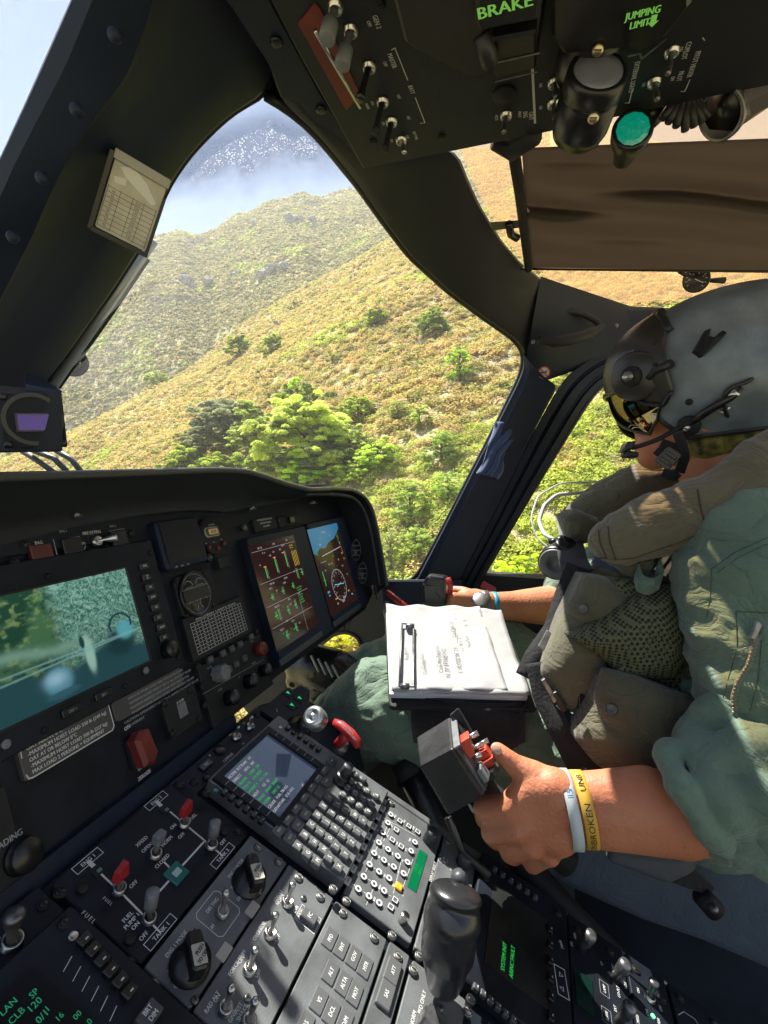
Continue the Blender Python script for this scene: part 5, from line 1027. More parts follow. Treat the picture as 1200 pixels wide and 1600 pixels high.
xs = sorted(a[0] for a in q); ys = sorted(a[1] for a in q); mb = MB(); mb.rrect((xs[0]+xs[3])/2, (ys[0]+ys[3])/2, (xs[2]+xs[3]-xs[0]-xs[1])/2, (ys[2]+ys[3]-ys[0]-ys[1])/2, .004, .0047, .0006); U.b(mb, 'green_readout', 'elcd'); mb = MB(); text(mb, '118.35', (xs[0]+xs[3])/2, (ys[0]+ys[3])/2+.003, .0040, .005); text(mb, 'MISC 1', (xs[0]+xs[3])/2, (ys[0]+ys[3])/2-.003, .0034, .005); U.b(mb, 'readout_digits', 'egreen')
knob(U, 669, 1314, .0078, .016, 'dgrey'); knob(U, 628, 1440, .0048, .009, 'metal', name='small_silver_knob'); dz(U, [(611, 1256), (541, 1409), (612, 1463), (540, 1412)][:3]); U.done()
# display select strip with the black grip
U = Unit(PED, 'display_select_panel', 'grey strip reading DISPLAY SELECT under the black ribbed slewing grip', 'control panel', None, rect=(.0205, -.3555, .1850, -.3095), h=.004, r=.002, mt='ped')
U.t('DISPLAY SELECT', 676, 1362, .0034, bold=.06); U.at('push_button', rkey(.009, .009, .003, 'key', txt='IN', size=.003, name='push_button', frame=.001), *U.q(692, 1344)); knob(U, 722, 1350, .0085, .014, 'dgrey'); U.t('SLC', 705, 1358, .003, bold=.06); dz(U, [(699, 1317), (654, 1495), (695, 1527)]); U.done()
gl_m = mat('worn_black_grip', (.018, .018, .020), .3, bump=.08, bscale=900, coat=.3)
jg = thing('slewing_grip', 'chunky black ribbed camera slewing grip standing on the sunlit pedestal', 'hand controller', PED.w(.10, -.335, 0))
def prof_sweep(pts, name, mt, parent, n=28, ell=1.0):
    mb = MB(); P_ = [p[0] for p in pts]; R_ = [p[1] for p in pts]; mb.tube(P_, R_, n); return mb.build(name, mt, parent)
ax0 = P(694, 1532, .46); ax1 = P(702, 1462, .440); ax2 = P(714, 1382, .45)
pts = []
for k in range(41):
    t = k/40; 
    c_ = ax0.lerp(ax1, t*2) if t < .5 else ax1.lerp(ax2, t*2-1)
    r_ = .016+.007*min(1, t*3) if t < .33 else .0235
    if t > .5: r_ = .0215+.0038*abs(math.sin((t-.5)*2*math.pi*1.5))
    if t > .88: r_ *= math.sqrt(max(.02, 1-((t-.88)/.125)**2))
    pts.append((c_, r_))
prof_sweep(pts, 'ribbed_grip', gl_m, jg)
mb = MB(); mb.tube([P(714, 1362, .462), P(718, 1375, .462)], [.005, .009], 14); mb.build('neck', M['dgrey'], jg)
# data display
U = Unit(PED, 'message_display', 'black framed display reading SYSTEM INIT, ARINC FAULT in green', 'display', None, rect=(.0200, -.4720, .1900, -.3590), h=.010, r=.004, ch=.0015, part='case')
c_ = [PED.px(*a, .010) for a in ((757, 1377), (848, 1436), (843, 1590), (742, 1535))]; x0, x1, y0, y1 = .048, .152, -.446, -.378
mb = MB(); mb.rrect((x0+x1)/2, (y0+y1)/2, x1-x0, y1-y0, .010, .0106, .002); U.b(mb, 'screen', mat('dusty_screen', (.012, .014, .013), .35, var=.6, vscale=14, coat=.3, bump=.3, bscale=900)); g = MB()
for k, t_ in enumerate(('SYSTEM INIT', 'ARINC FAULT')): text(g, t_, *PED.px(787+k*13, 1494+k*8, .011), .0042, .011, 0, 'C', .95, .04)
g.build('green_message', M['egreen'], U.e, U.mw, clean=False); U.h = .010
for k in range(6):
    a, b_ = PED.px(772, 1360, .01), PED.px(835, 1404, .01); U.at('bezel_key', rkey(.006, .006, .004, 'dgrey', name='bezel_key', txt='-', size=.006), a[0]+(b_[0]-a[0])*k/5, a[1]+(b_[1]-a[1])*k/5, .010)
    a, b_ = PED.px(742, 1545, .01), PED.px(800, 1596, .01); U.at('bezel_key', rkey(.006, .006, .004, 'dgrey', name='bezel_key', txt='-', size=.006), a[0]+(b_[0]-a[0])*k/5, a[1]+(b_[1]-a[1])*k/5, .010)
    a, b_ = PED.px(858, 1454, .01), PED.px(859, 1590, .01); U.at('bezel_key', rkey(.010, .006, .004, 'black', name='bezel_key', txt='-', size=.006), a[0]+(b_[0]-a[0])*k/5, a[1]+(b_[1]-a[1])*k/5, .010)
U.t('PWR', 877, 1476, .0034, bold=.05, rot=R(20)); x, y = U.q(877, 1534); U.box(877, 1534, .030, .012, .0008, R(8))
for dx, s_ in ((-.007, 1), (.007, -1)): U.L.line([(x+dx-.0022, y-.002*s_), (x+dx+.0022, y-.002*s_), (x+dx, y+.002*s_)], .0006, U.h+.0003, True)
dz(U, [(759, 1372), (872, 1428), (735, 1563)], dzusd); U.done()
# communications head at the right edge
U = Unit(PED, 'intercom_panel', 'dark intercom panel with stubby silver knobs and a dim green window at the pedestal edge', 'control panel', None, rect=(.030, -.5440, .1900, -.4760), h=.005, r=.002)
slv = fixed(lambda mb: mb.lathe([(.0048, 0), (.0042, .008), (.0062, .012), (.0070, .022), (.0060, .026), (.0001, .027)], None, 22), [M['dmetal']], 'silver_knob')
for u, v in ((907, 1484), (960, 1530), (966, 1598)): U.at('silver_knob', slv, *U.q(u, v))
x, y = U.q(912, 1545); mb = MB(); mb.rrect(x-.004, y, .040, .020, .005, .0062, .001); U.b(mb, 'green_window', mat('dim_green_glass', (.004, .02, .014), .2, coat=.4))
for t_, u, v in (('SYS', 893, 1475), ('ARM', 898, 1463), ('UP', 940, 1506), ('LAMP', 944, 1545), ('SLAVE', 948, 1588), ('CO-PLT', 966, 1550), ('EXT', 961, 1576), ('VOX', 977, 1540), ('ALERT', 958, 1514)): U.t(t_, u, v, .0030, bold=.06)
for u, v in ((944, 1545), (948, 1588)): U.box(u, v, .015, .010, .0004, dim=True)
dz(U, [(903, 1454), (953, 1488)], dzusd); U.done()
U = Unit(PED, 'lamp_test_panel', 'dark panel with one silver toggle and a small lit green lamp', 'control panel', None, rect=(.045, -.5950, .1900, -.5480), h=.005, r=.002)
toggle(U, 1014, 1560, lever_me(.022, .0028, .0052, 'dmetal'), (R(-14), 0)); knob(U, 1020, 1588, .0022, .0012, 'emint', name='green_lamp'); dz(U, [(993, 1516), (1034, 1562)], dzusd)
for t_, u, v in (('ON', 997, 1548), ('OFF', 1032, 1576), ('CVR', 1011, 1582), ('FDR', 1029, 1596), ('MSGS', 996, 1592)): U.t(t_, u, v, .0030, bold=.06)
U.done()
U = Unit(PED, 'aft_panel', 'last dark panel at the aft pedestal edge with a thin white outlined box', 'control panel', None, rect=(.045, -.680, .1900, -.5990), h=.005, r=.002)
U.ln([(1060, 1586), (1068, 1581), (1086, 1593), (1090, 1600)], .0007); dz(U, [(1062, 1560), (1115, 1598)], dzusd); U.done()
# lower left control unit and synchro panel
U = Unit(PED, 'left_keyboard_unit', 'left flight plan unit in shade with a column of line keys and green figures', 'keyboard unit', None, rect=(-.3050, -.230, -.1475, -.0430), h=.014, r=.004, ch=.0015, part='case')
U.h = .014; lq = lambda u, v: PED.px(u, v, .014)
a, b_ = lq(130, 1471), lq(200, 1552)
for k in range(6): U.at('line_key', rkey(.0100, .0078, .0045, 'black', name='line_key', txt='-', size=.008), a[0]+(b_[0]-a[0])*k/5, a[1]+(b_[1]-a[1])*k/5)
for k in range(6): U.ln([(99+k*14.5, 1518+k*15.5), (112+k*14, 1495+k*15.5)], .0005)
mb = MB(); mb.rrect(-.245, -.105, .110, .095, .014, .0155, .004); U.b(mb, 'screen', 'ebk'); g = MB(); U.h = .0155
for t_, u, v, s_ in (('LAN', 12, 1574, .0042), ('CLB', 25, 1588, .0042), ('120', 53, 1571, .0046), ('SP', 52, 1553, .0042), ('0/1', 64, 1590, .0046), ('16', 92, 1590, .0038), ('00', 120, 1587, .0038), ('1', 72, 1578, .004), ('0', 139, 1597, .0038)): text(g, t_, *U.q(u, v), s_, .0160, 0, 'C', .9, .03)
g.build('green_figures', mat('dim_teal_text', (.0, .05, .03), .4, emit=(.02, .30, .14), es=.2), U.e, U.mw, clean=False); U.h = .014
U.at('brightness_key', rkey(.016, .012, .005, 'dgrey', name='brightness_key', txt='BRT|DIM', size=.0036), *U.q(231, 1590)); knob(U, 114, 1463, .0034, .001, 'metal', name='light_sensor'); U.at('dzus_fastener', dzusd, *U.q(100, 1443)); U.done()
U = Unit(PED, 'synchro_panel', 'dark panel with one worn silver toggle marked SYNC at the left frame edge', 'control panel', None, rect=(-.3050, -.041, -.1475, -.010), h=.004, r=.002)
toggle(U, 17, 1475, lever_me(.020, .003, .0055, 'dmetal'), (R(-14), 0), sc=1.3); U.t('SYNC', 10, 1462, .0040, bold=.06); dz(U, [(92, 1396), (67, 1415)], dzusd); U.done()

# landing gear panel, gear lever, red emergency handle
U = Unit(PED, 'landing_gear_panel', 'landing gear panel with three small green triangles at the pedestal front corner', 'control panel', None, rect=(.178, -.080, .2600, -.016), h=.004, r=.003)
for u, v in ((450, 1084), (468, 1092), (456, 1103)):
    x, y = U.q(u, v); mb = MB(); mb.rrect(x, y, .016, .016, .004, .0055, .001, .0005); U.b(mb, 'lamp_button', 'dull'); mb = MB(); mb.add([(x-.0032, y+.003, .0058), (x+.0032, y+.003, .0058), (x, y-.0035, .0058)], [(0, 1, 2)]); U.b(mb, 'green_triangle', mat('green_triangle', (.0, .2, .08), .4, emit=(.0, .5, .2), es=.35))
dz(U, [(456, 1070), (399, 1122)][:1], dzusd); U.ln([(432, 1108), (433, 1112)], .001, True); U.done()
gl = thing('gear_lever', 'landing gear lever with a round silver wheel shaped knob', 'lever', PED.w(.20, -.07, 0))
mb = MB(); mb.tube([PED.w(.185, -.075, .0), PED.w(.188, -.075, .014)], [.020, .018], 20); mb.build('lever_boot', M['black'], gl)
mb = MB(); mb.tube([P(466, 1132, .665), P(480, 1130, .645)], [.010, .008], 14); mb.build('stem', M['black'], gl)
cgl = P(493, 1123, .632); f = facing(cgl, tw=0) @ Matrix.Scale(.86, 4) @ Matrix.Rotation(R(-25), 4, 'Y') @ Matrix.Rotation(R(-18), 4, 'X')
mb = MB(); mb.lathe([(.008, -.012), (.0155, -.010), (.0165, -.004), (.0155, .0), (.0165, .002), (.0165, .008), (.013, .0125), (.0075, .013), (.007, .011), (.0045, .011), (.004, .0135), (.0001, .0135)], f, 32); mb.build('wheel_knob', mat('satin_aluminium', (.50, .52, .52), .3, .9), gl)
rh = thing('emergency_handle', 'glossy red T shaped pull handle lettered in white beside the gear lever', 'handle', PED.w(.25, -.13, 0))
mb = MB(); a = [P(522, 1128, .66), P(533, 1134, .655), P(548, 1147, .648), P(558, 1160, .642), P(561, 1168, .640)]; mb.tube(a, [.0045, .0065, .007, .0065, .0045], 12); mb.build('crossbar', M['red'], rh)
mb = MB(); mb.tube([P(544, 1146, .652), P(528, 1163, .665)], [.0075, .0065], 12); mb.build('stem', M['red'], rh); mb = MB(); mb.tube([P(536, 1163, .668), P(530, 1172, .675)], [.009, .009], 12); mb.build('base_socket', M['dmetal'], rh)
f = facing(P(544, 1140, .638), tw=R(-42)); mb = MB(); text(mb, 'PULL EMERG', -.003, .0015, .0030, .0, 0, 'C', .9, .06); text(mb, 'GEAR DOWN TURN', .001, -.002, .0024, .0, 0, 'C', .9, .06); mb.build('lettering', M['white'], rh, f, clean=False)

# ------------------------------------------------------------------ overhead console
ov = thing('overhead_console', 'black overhead switch console seen from below at the top of the view', 'overhead console', OVH.mat(.05, 0, 0))
oq = lambda u, v, h=0: OVH.px(u, v, h)
op = [oq(*a) for a in ((420, 0), (470, 95), (567, 266), (830, 214), (1090, 158))]
mb = MB(); body = [(-.30, -.235), op[0], op[1], op[2], op[3], op[4], (.225, .42), (-.30, .42)]; mb.poly(body, -.10, 0, .003); mb.build('panel_plate', M['roof'], ov, OVH.mat())
fl = [oq(u, v, -.008) for u, v in ((330, -30), (362, 12), (420, 100), (438, 150), (470, 160), (500, 200), (530, 250), (556, 268), (575, 262), (500, 140), (420, -10), (400, -60))]
mb = MB(); mb.poly(fl, -.03, -.006, .002); mb.build('front_flange', M['frame'], ov, OVH.mat())
bo = fixed(lambda mb: mb.lathe([(.0055, 0), (.0055, .002), (.003, .003), (.0001, .0025)], None, 18), [M['black']], 'flange_bolt')
for u, v in ((432, 76), (502, 180)): meshobj('flange_bolt', bo, ov, OVH.mat(*oq(u, v), -.006))
mb = MB(); rp = [oq(u, v, .0) for u, v in ((466, 34), (492, 4), (500, 12), (563, 146), (541, 171), (468, 40))]; mb.poly(rp, 0, .0012); mb.build('red_warning_plate', M['dred'], ov, OVH.mat())
def olet(lst, size=.0042):
    mb = MB()
    for t_, u, v in lst: text(mb, t_, *oq(u, v), size, .0005, 0, 'C', .75, .05)
    return mb
mb = olet([('GEN 2', 589, 33), ('MASTER', 613, 94), ('BATT', 643, 139), ('CAUT', 830, 180), ('PITOT HEATER', 1084, 100), ('COPILOT', 1073, 78), ('PILOT', 1063, 118), ('EXTERNAL LIGHTS', 991, 120), ('ENG', 821, 178)])
for t_, u, v in (('OFF', 577, 36), ('OFF', 602, 99), ('ON', 582, 160), ('MAIN', 574, 165), ('OFF', 623, 150), ('OFF', 638, 183), ('OFF', 637, 213), ('EXT PWR', 649, 211), ('ON', 599, 192), ('ON', 612, 219), ('PREHT', 812, 178), ('PRESS', 776, 183), ('OFF', 884, 122), ('ON', 845, 132), ('ON', 845, 167), ('OFF', 884, 158), ('ON', 1006, 131), ('OFF', 1064, 76), ('OFF', 1051, 122)): text(mb, t_, *oq(u, v), .0030, .0005, 0, 'C', .75, .05)
for pts in ([(612, 77), (617, 74), (637, 124)], [(649, 152), (664, 191), (657, 192)], [(1098, 58), (1101, 62)], [(1078, 124), (1070, 142), (1064, 142)], [(988, 140), (983, 160), (977, 160)]): mb.line([oq(*a) for a in pts], .0009, .0005)
mb.line([oq(832, 108), oq(836, 191)], .0022, .0005); mb.build('lettering', M['white'], ov, OVH.mat(), clean=False)
def otog(u, v, tu, tv, me_r, mt, L=None, collar=True, label=None):
    """switch whose collar sits at u,v and whose tip shows at tu,tv"""
    b_ = OVH.w(*oq(u, v), .0); h = .030; 
    r_ = ray(tu, tv); tip = r_*((.36-h)/r_.z); d = (tip-b_); 
    c_ = meshobj('toggle_switch', collar_me, ov, OVH.mat(*oq(u, v), 0), label)
    m2 = (tip-b_).to_track_quat('Z', 'Y').to_matrix().to_4x4(); m2.translation = b_; L = d.length
    mb = MB(); mb.lathe([(r, z*L) for r, z in me_r], None, 18); mb.build('lever', M[mt], c_, m2)
fat = [(.003, .1), (.003, .5), (.0062, .52), (.0065, .98), (.006, 1), (.0001, 1.0)]; thin = [(.0026, .05), (.0028, .8), (.0040, .85), (.0042, 1), (.0001, 1.0)]; thn = [(.002, .05), (.0026, .7), (.0026, .95), (.0015, 1), (.0001, 1.0)]
otog(524, 8, 510, 62, fat, 'grey'); otog(548, 45, 534, 104, fat, 'grey'); otog(577, 102, 562, 156, thin, 'black'); otog(598, 157, 586, 208, thin, 'dull'); otog(612, 188, 601, 236, thin, 'dull'); otog(627, 217, 632, 238, thn, 'metal')
for a in ((791, 178, 787, 207), (866, 127, 869, 153), (865, 160, 867, 186), (1022, 126, 1027, 156), (1050, 78, 1043, 116)): otog(*a, thn, 'dmetal')
mb = MB(); mb.tube([OVH.w(*oq(492, 4), .02), OVH.w(*oq(563, 132), .02)], .0018, 8); mb.build('guard_wire', M['metal'], ov)
for u, v in ((595, 5), (690, 213), (583, 220), (560, 155)): meshobj('console_screw', crossd, ov, OVH.mat(*oq(u, v), .0) @ Matrix.Scale(1.3, 4))
mb = MB(); mb.lathe([(.011, 0), (.011, .003), (.0001, .004)], Matrix.Translation((*oq(788, 146), 0)), 24); mb.build('blanking_plug', M['dull'], ov, OVH.mat())
# engine control housing with luminous lettering
hs = thing('rotor_brake_housing', 'black raised housing on the overhead console with luminous green BRAKE lettering', 'control housing', OVH.mat(*oq(740, 60), 0))
hp = [oq(*a, .018) for a in ((604, -40), (632, 68), (650, 82), (726, 121), (742, 122), (840, 96), (860, -40))]; mb = MB(); mb.poly(hp, .001, .018, .003); mb.build('housing', M['black'], hs, OVH.mat())
hp = [oq(*a, .034) for a in ((744, -40), (742, 36), (748, 52), (842, 34), (850, -40))]; mb = MB(); mb.poly(hp, .018, .034, .003); mb.build('label_block', M['dull'], hs, OVH.mat())
hp = [oq(*a, .026) for a in ((770, 62), (838, 50), (838, 108), (775, 124), (768, 104))]; mb = MB(); mb.poly(hp, .018, .026, .002); mb.build('lower_block', M['black'], hs, OVH.mat()); mb = MB(); mb.line([oq(768, 101, .027), oq(842, 84, .027)], .0016, .0266, th=.001); mb.line([oq(775, 127, .0262), oq(838, 112, .0262)], .0014, .0266); mb.build('worn_edge', M['dmetal'], hs, OVH.mat(), clean=False)
mb = MB(); mb.tube([OVH.w(*oq(752, 55, .03), .03), OVH.w(*oq(766, 74, .03), .04), OVH.w(*oq(764, 96, .03), .028)], .007, 12); mb.build('cable_clamp', M['rubber'], hs); meshobj('clamp_screw', cross, hs, OVH.mat(*oq(767, 95, .035), .035) @ Matrix.Scale(1.2, 4))
mb = MB(); text(mb, 'BRAKE', *oq(787, 11, .0345), .0095, .0345, R(90), 'C', .95, .08); mb.build('luminous_lettering', M['elime'], hs, OVH.mat(), clean=False)
h2 = thing('pumping_limit_housing', 'black raised housing with luminous green pumping limit lettering behind the reading lamps', 'control housing', OVH.mat(*oq(1020, 50), 0))
hp = [oq(*a, .022) for a in ((860, -40), (862, 60), (880, 88), (985, 78), (1002, 84), (1040, 60), (1080, 10), (1080, -40))]; mb = MB(); mb.poly(hp, .001, .022, .003); mb.build('housing', M['black'], h2, OVH.mat())
mb = MB(); text(mb, 'JUMPING', *oq(1004, 20, .0225), .0066, .0225, R(90), 'C', .62, .08); text(mb, 'LIMIT', *oq(999, 37, .0225), .0066, .0225, R(90), 'C', .62, .08); x, y = oq(1021, 32, .0225); mb.add([(x-.005, y-.002, .0225), (x+.001, y-.002, .0225), (x+.001, y-.004, .0225), (x+.006, y, .0225), (x+.001, y+.004, .0225), (x+.001, y+.002, .0225), (x-.005, y+.002, .0225)], [tuple(range(7))]); mb.build('luminous_lettering', M['elime'], h2, OVH.mat(), clean=False)
mb = MB(); mb.line([oq(983, 88, .003), oq(1000, 84, .003), oq(1003, 92, .003), oq(1040, 62, .003)], .002, .003); mb.build('worn_edge', M['dmetal'], h2, OVH.mat(), clean=False)
# reading lamps
lens = mat('frosted_lens', (.15, .16, .20), .5, coat=.5)
def lamp(u, v, bu, bv, d, lb, r=.0245):
    t_ = thing('reading_lamp', lb, 'lamp', P(u, v, d), 'round map reading lamps on the overhead console')
    c0 = P(u, v, d); c1 = P(bu, bv, d+.055); q = ((-VF*.93+VU*.22-VR*.05).normalized()).to_track_quat('Z', 'Y').to_matrix().to_4x4(); q.translation = c0; mb = MB()
    mb.lathe([(r*.8, .002), (r*.84, .004), (r*.97, .003), (r, -.002), (r, -.012), (r*.97, -.013), (r*.97, -.016), (r*1.02, -.017), (r*1.02, -.042), (r*.9, -.052), (.0001, -.053)], q, 40); mb.build('housing', M['black'], t_)
    mb = MB(); mb.lathe([(r*.82, .001), (r*.80, .0035), (r*.5, .0045), (.0001, .005)], q, 36); mb.build('lens', lens, t_)
    sc = P(u-6, v+68, d+.001); mb = MB(); mb.lathe([(.0045, -.002), (.0045, .001), (.003, .0025), (.0001, .0025)], facing(sc), 18); mb.mi = 1; mb.lathe([(.0001, .0026), (.0001, .0028)], facing(sc), 4); mb.build('brass_screw', [M['brass'], M['black']], t_); mb = MB(); fm_ = facing(sc); mb.add([fm_ @ Vector(p_) for p_ in ((-.003, -.0005, .0028), (.003, -.0005, .0028), (.003, .0005, .0028), (-.003, .0005, .0028))], [(0, 1, 2, 3)]); mb.build('screw_slot', M['black'], t_)
lamp(933, 116, 925, 160, .415, 'round black reading lamp with grey lens, the one fully in view'); lamp(940, 10, 935, 40, .40, 'round black reading lamp cut by the top edge of the view')
gt = thing('green_utility_light', 'small black light with glowing green faceted lens under the console edge', 'lamp', P(987, 206, .5))
q = ((-VF*.9-VR*.25-VU*.1).normalized()).to_track_quat('Z', 'Y').to_matrix().to_4x4(); q.translation = P(988, 204, .50); mb = MB(); mb.lathe([(.0155, .003), (.0185, .004), (.0195, .0), (.0185, -.012), (.012, -.03), (.010, -.05), (.0001, -.051)], q, 32); mb.tube([P(1000, 190, .52), P(1040, 160, .54)], [.015, .012], 16); mb.build('body', M['black'], gt)
mb = MB(); mb.lathe([(.0155, .003), (.012, .005), (.0001, .006)], q, 12, smooth=False); mb.build('lens', mat('green_lens', (.0, .08, .055), .12, emit=(.0, .30, .18), es=.22, bump=1.0, bscale=260, coat=1), gt)
bp_ = thing('cable_bundle', 'bundle of black rubber cable ends drooping below the console edge', 'cables', P(1062, 180, .5)); 
for k in range(7):
    a = -1.2+k*.38; mb = MB(); s0 = P(1060+k*4, 150, .50); mb.tube([s0, s0+VR*math.sin(a)*.010-VU*.014, s0+VR*math.sin(a)*.017-VU*(.034-.004*abs(k-3))], [.0042, .0048, .0038], 10); mb.build('cable_end', M['rubber'], bp_)
mb = MB(); mb.tube([P(1040, 160, .505), P(1092, 150, .505)], .010, 12); mb.build('clamp', M['rubber'], bp_)
sl_ = thing('cockpit_spotlight', 'black tubular spotlight angled down at the upper right edge', 'lamp', P(1150, 175, .5)); mb = MB(); mb.tube([P(1128, 176, .50), P(1134, 171, .50), P(1240, 100, .50)], [.024, .0215, .0215], 24); mb.build('barrel', M['black'], sl_)
mb = MB(); q = ((-VR*.8-VU*.55-VF*.1).normalized()).to_track_quat('Z', 'Y').to_matrix().to_4x4(); q.translation = P(1126, 178, .50); mb.lathe([(.024, -.004), (.0245, .001), (.021, .001), (.020, -.006)], q, 28); mb.build('rim', M['dmetal'], sl_); mb = MB(); mb.rrect(0, 0, .020, .012, 0, .0005, .001); mb.build('side_sticker', M['placard'], sl_, facing(P(1192, 160, .476), tw=R(30)))

# sunshade blind, its end bar and bracket, and the outside thermometer
bl = thing('sunshade_blind', 'brown woven sunshade blind drawn across the amber roof window', 'sunshade', PZ(1000, 320, .385))
clm = bpy.data.materials.new('brown_sunshade_cloth'); clm.use_nodes = True; n = clm.node_tree; b = n.nodes['Principled BSDF']; b.inputs['Base Color'].default_value = (.10, .085, .075, 1); b.inputs['Roughness'].default_value = .9
tl = n.nodes.new('ShaderNodeBsdfTranslucent'); tl.inputs[0].default_value = (.21, .20, .195, 1); mx = n.nodes.new('ShaderNodeMixShader'); mx.inputs[0].default_value = .55; n.links.new(b.outputs[0], mx.inputs[1]); n.links.new(tl.outputs[0], mx.inputs[2]); n.links.new(mx.outputs[0], n.nodes['Material Output'].inputs[0])
rows = []
for i in range(60):
    s = i/59; r = []
    for j in range(50):
        t = j/49; u = 815+s*560+(t*14 if s < .1 else 14*t); v = 231-18*s*1.2+(189+s*24)*t+4*math.sin(s*11)*(1-abs(2*t-1)); z_ = .388+.009*math.sin(t*17+s*2.5+math.sin(s*6))*math.sin(math.pi*t)+.006*math.sin(t*31-s*9)*math.sin(math.pi*t)-.006*math.exp(-((t-.35-.5*s)/.03)**2)*(s > .1)*.5
        r.append(PZ(u, v, z_))
    rows.append(r)
mb = MB(); grid(mb, rows); o = mb.build('cloth', clm, bl); o.modifiers.new('s', 'SOLIDIFY').thickness = .0015
mb = MB(); mb.tube([PZ(801, 226, .385), PZ(812, 300, .385), PZ(826, 420, .385)], .0075, 8); mb.build('end_bar', M['dull'], bl)
mb = MB(); mb.tube([PZ(812, 420, .384), PZ(1240, 425, .384)], .0022, 6); mb.build('lower_cord', M['dull'], bl)
mb = MB(); mb.hexa([PZ(766, 347, .38), PZ(812, 344, .38), PZ(812, 356, .38), PZ(770, 360, .38), PZ(766, 347, .39), PZ(812, 344, .39), PZ(812, 356, .39), PZ(770, 360, .39)]); mb.tube([PZ(795, 350, .378), PZ(798, 366, .378), PZ(808, 372, .378)], .006, 8); mb.build('hook_bracket', M['black'], bl)
mb = MB(); mb.tube([PZ(770, 225, .372), PZ(800, 232, .372), PZ(835, 212, .36)], [.006, .013, .01], 10); mb.build('blind_runner', M['roof'], bl)
th = thing('outside_thermometer', 'small round black dial thermometer mounted through the roof window', 'thermometer', PZ(1088, 437, .39)); f = facing(PZ(1088, 437, .385)); mb = MB(); mb.lathe([(.0245, -.008), (.0245, .001), (.022, .0025), (.021, .001), (.0001, .001)], f, 32, sx=1.0); mb.build('case', M['black'], th)
mb = MB(); 
for k in range(11): a = R(-40+k*26); mb.line([(.0185*math.cos(a), .0185*math.sin(a)), (.0155*math.cos(a), .0155*math.sin(a))], .0008, .0014)
for k in range(5): a = R(-20+k*50); text(mb, '%d' % (20-k*10), .0125*math.cos(a), .0125*math.sin(a), .003, .0014)
mb.line([(-.002, .001), (.012, -.005)], .0012, .0018); mb.build('dial_marks', M['white'], th, f, clean=False); mb = MB(); mb.tube([PZ(1108, 438, .39), PZ(1132, 438, .39)], [.004, .0065], 10); mb.tube([PZ(1062, 424, .39), PZ(1072, 430, .39)], .004, 8); mb.build('probe_stem', M['dull'], th)
HAZE = .0006
# ------------------------------------------------------------------ pilot: one continuous body, clothing and helmet on top
def disp(me, fn, scale):
    nv = len(me.vertices); co = np.empty(nv*3, np.float32); me.vertices.foreach_get('co', co); co = co.reshape(-1, 3)
    no = np.empty(nv*3, np.float32); me.vertex_normals.foreach_get('vector', no); no = no.reshape(-1, 3)
    co += no*(fn(co)*scale)[:, None]; me.vertices.foreach_set('co', co.ravel()); me.update()
def mskin():
    m = mat('tanned_skin', (.60, .25, .13), .50, bump=.5, bscale=240, var=.16, vscale=14, col2=(.50, .17, .085)); n = m.node_tree; b = n.nodes['Principled BSDF']
    b.inputs['Subsurface Weight'].default_value = .12; b.inputs['Subsurface Radius'].default_value = (.008, .003, .0015); b.inputs['Subsurface Scale'].default_value = .5
    src = b.inputs['Base Color'].links[0].from_socket; tc = [q for q in n.nodes if q.type == 'TEX_COORD'][0]
    v = n.nodes.new('ShaderNodeTexVoronoi'); v.inputs['Scale'].default_value = 55; n.links.new(tc.outputs['Object'], v.inputs['Vector']); lt = n.nodes.new('ShaderNodeMath'); lt.operation = 'LESS_THAN'; lt.inputs[1].default_value = .07; n.links.new(v.outputs['Distance'], lt.inputs[0])
    mx = n.nodes.new('ShaderNodeMixRGB'); mx.inputs[2].default_value = (.20, .08, .045, 1); sc_ = n.nodes.new('ShaderNodeMath'); sc_.operation = 'MULTIPLY'; sc_.inputs[1].default_value = .55; n.links.new(lt.outputs[0], sc_.inputs[0]); n.links.new(sc_.outputs[0], mx.inputs[0]); n.links.new(src, mx.inputs[1]); n.links.new(mx.outputs[0], b.inputs['Base Color']); return m
M['skin'] = mskin()
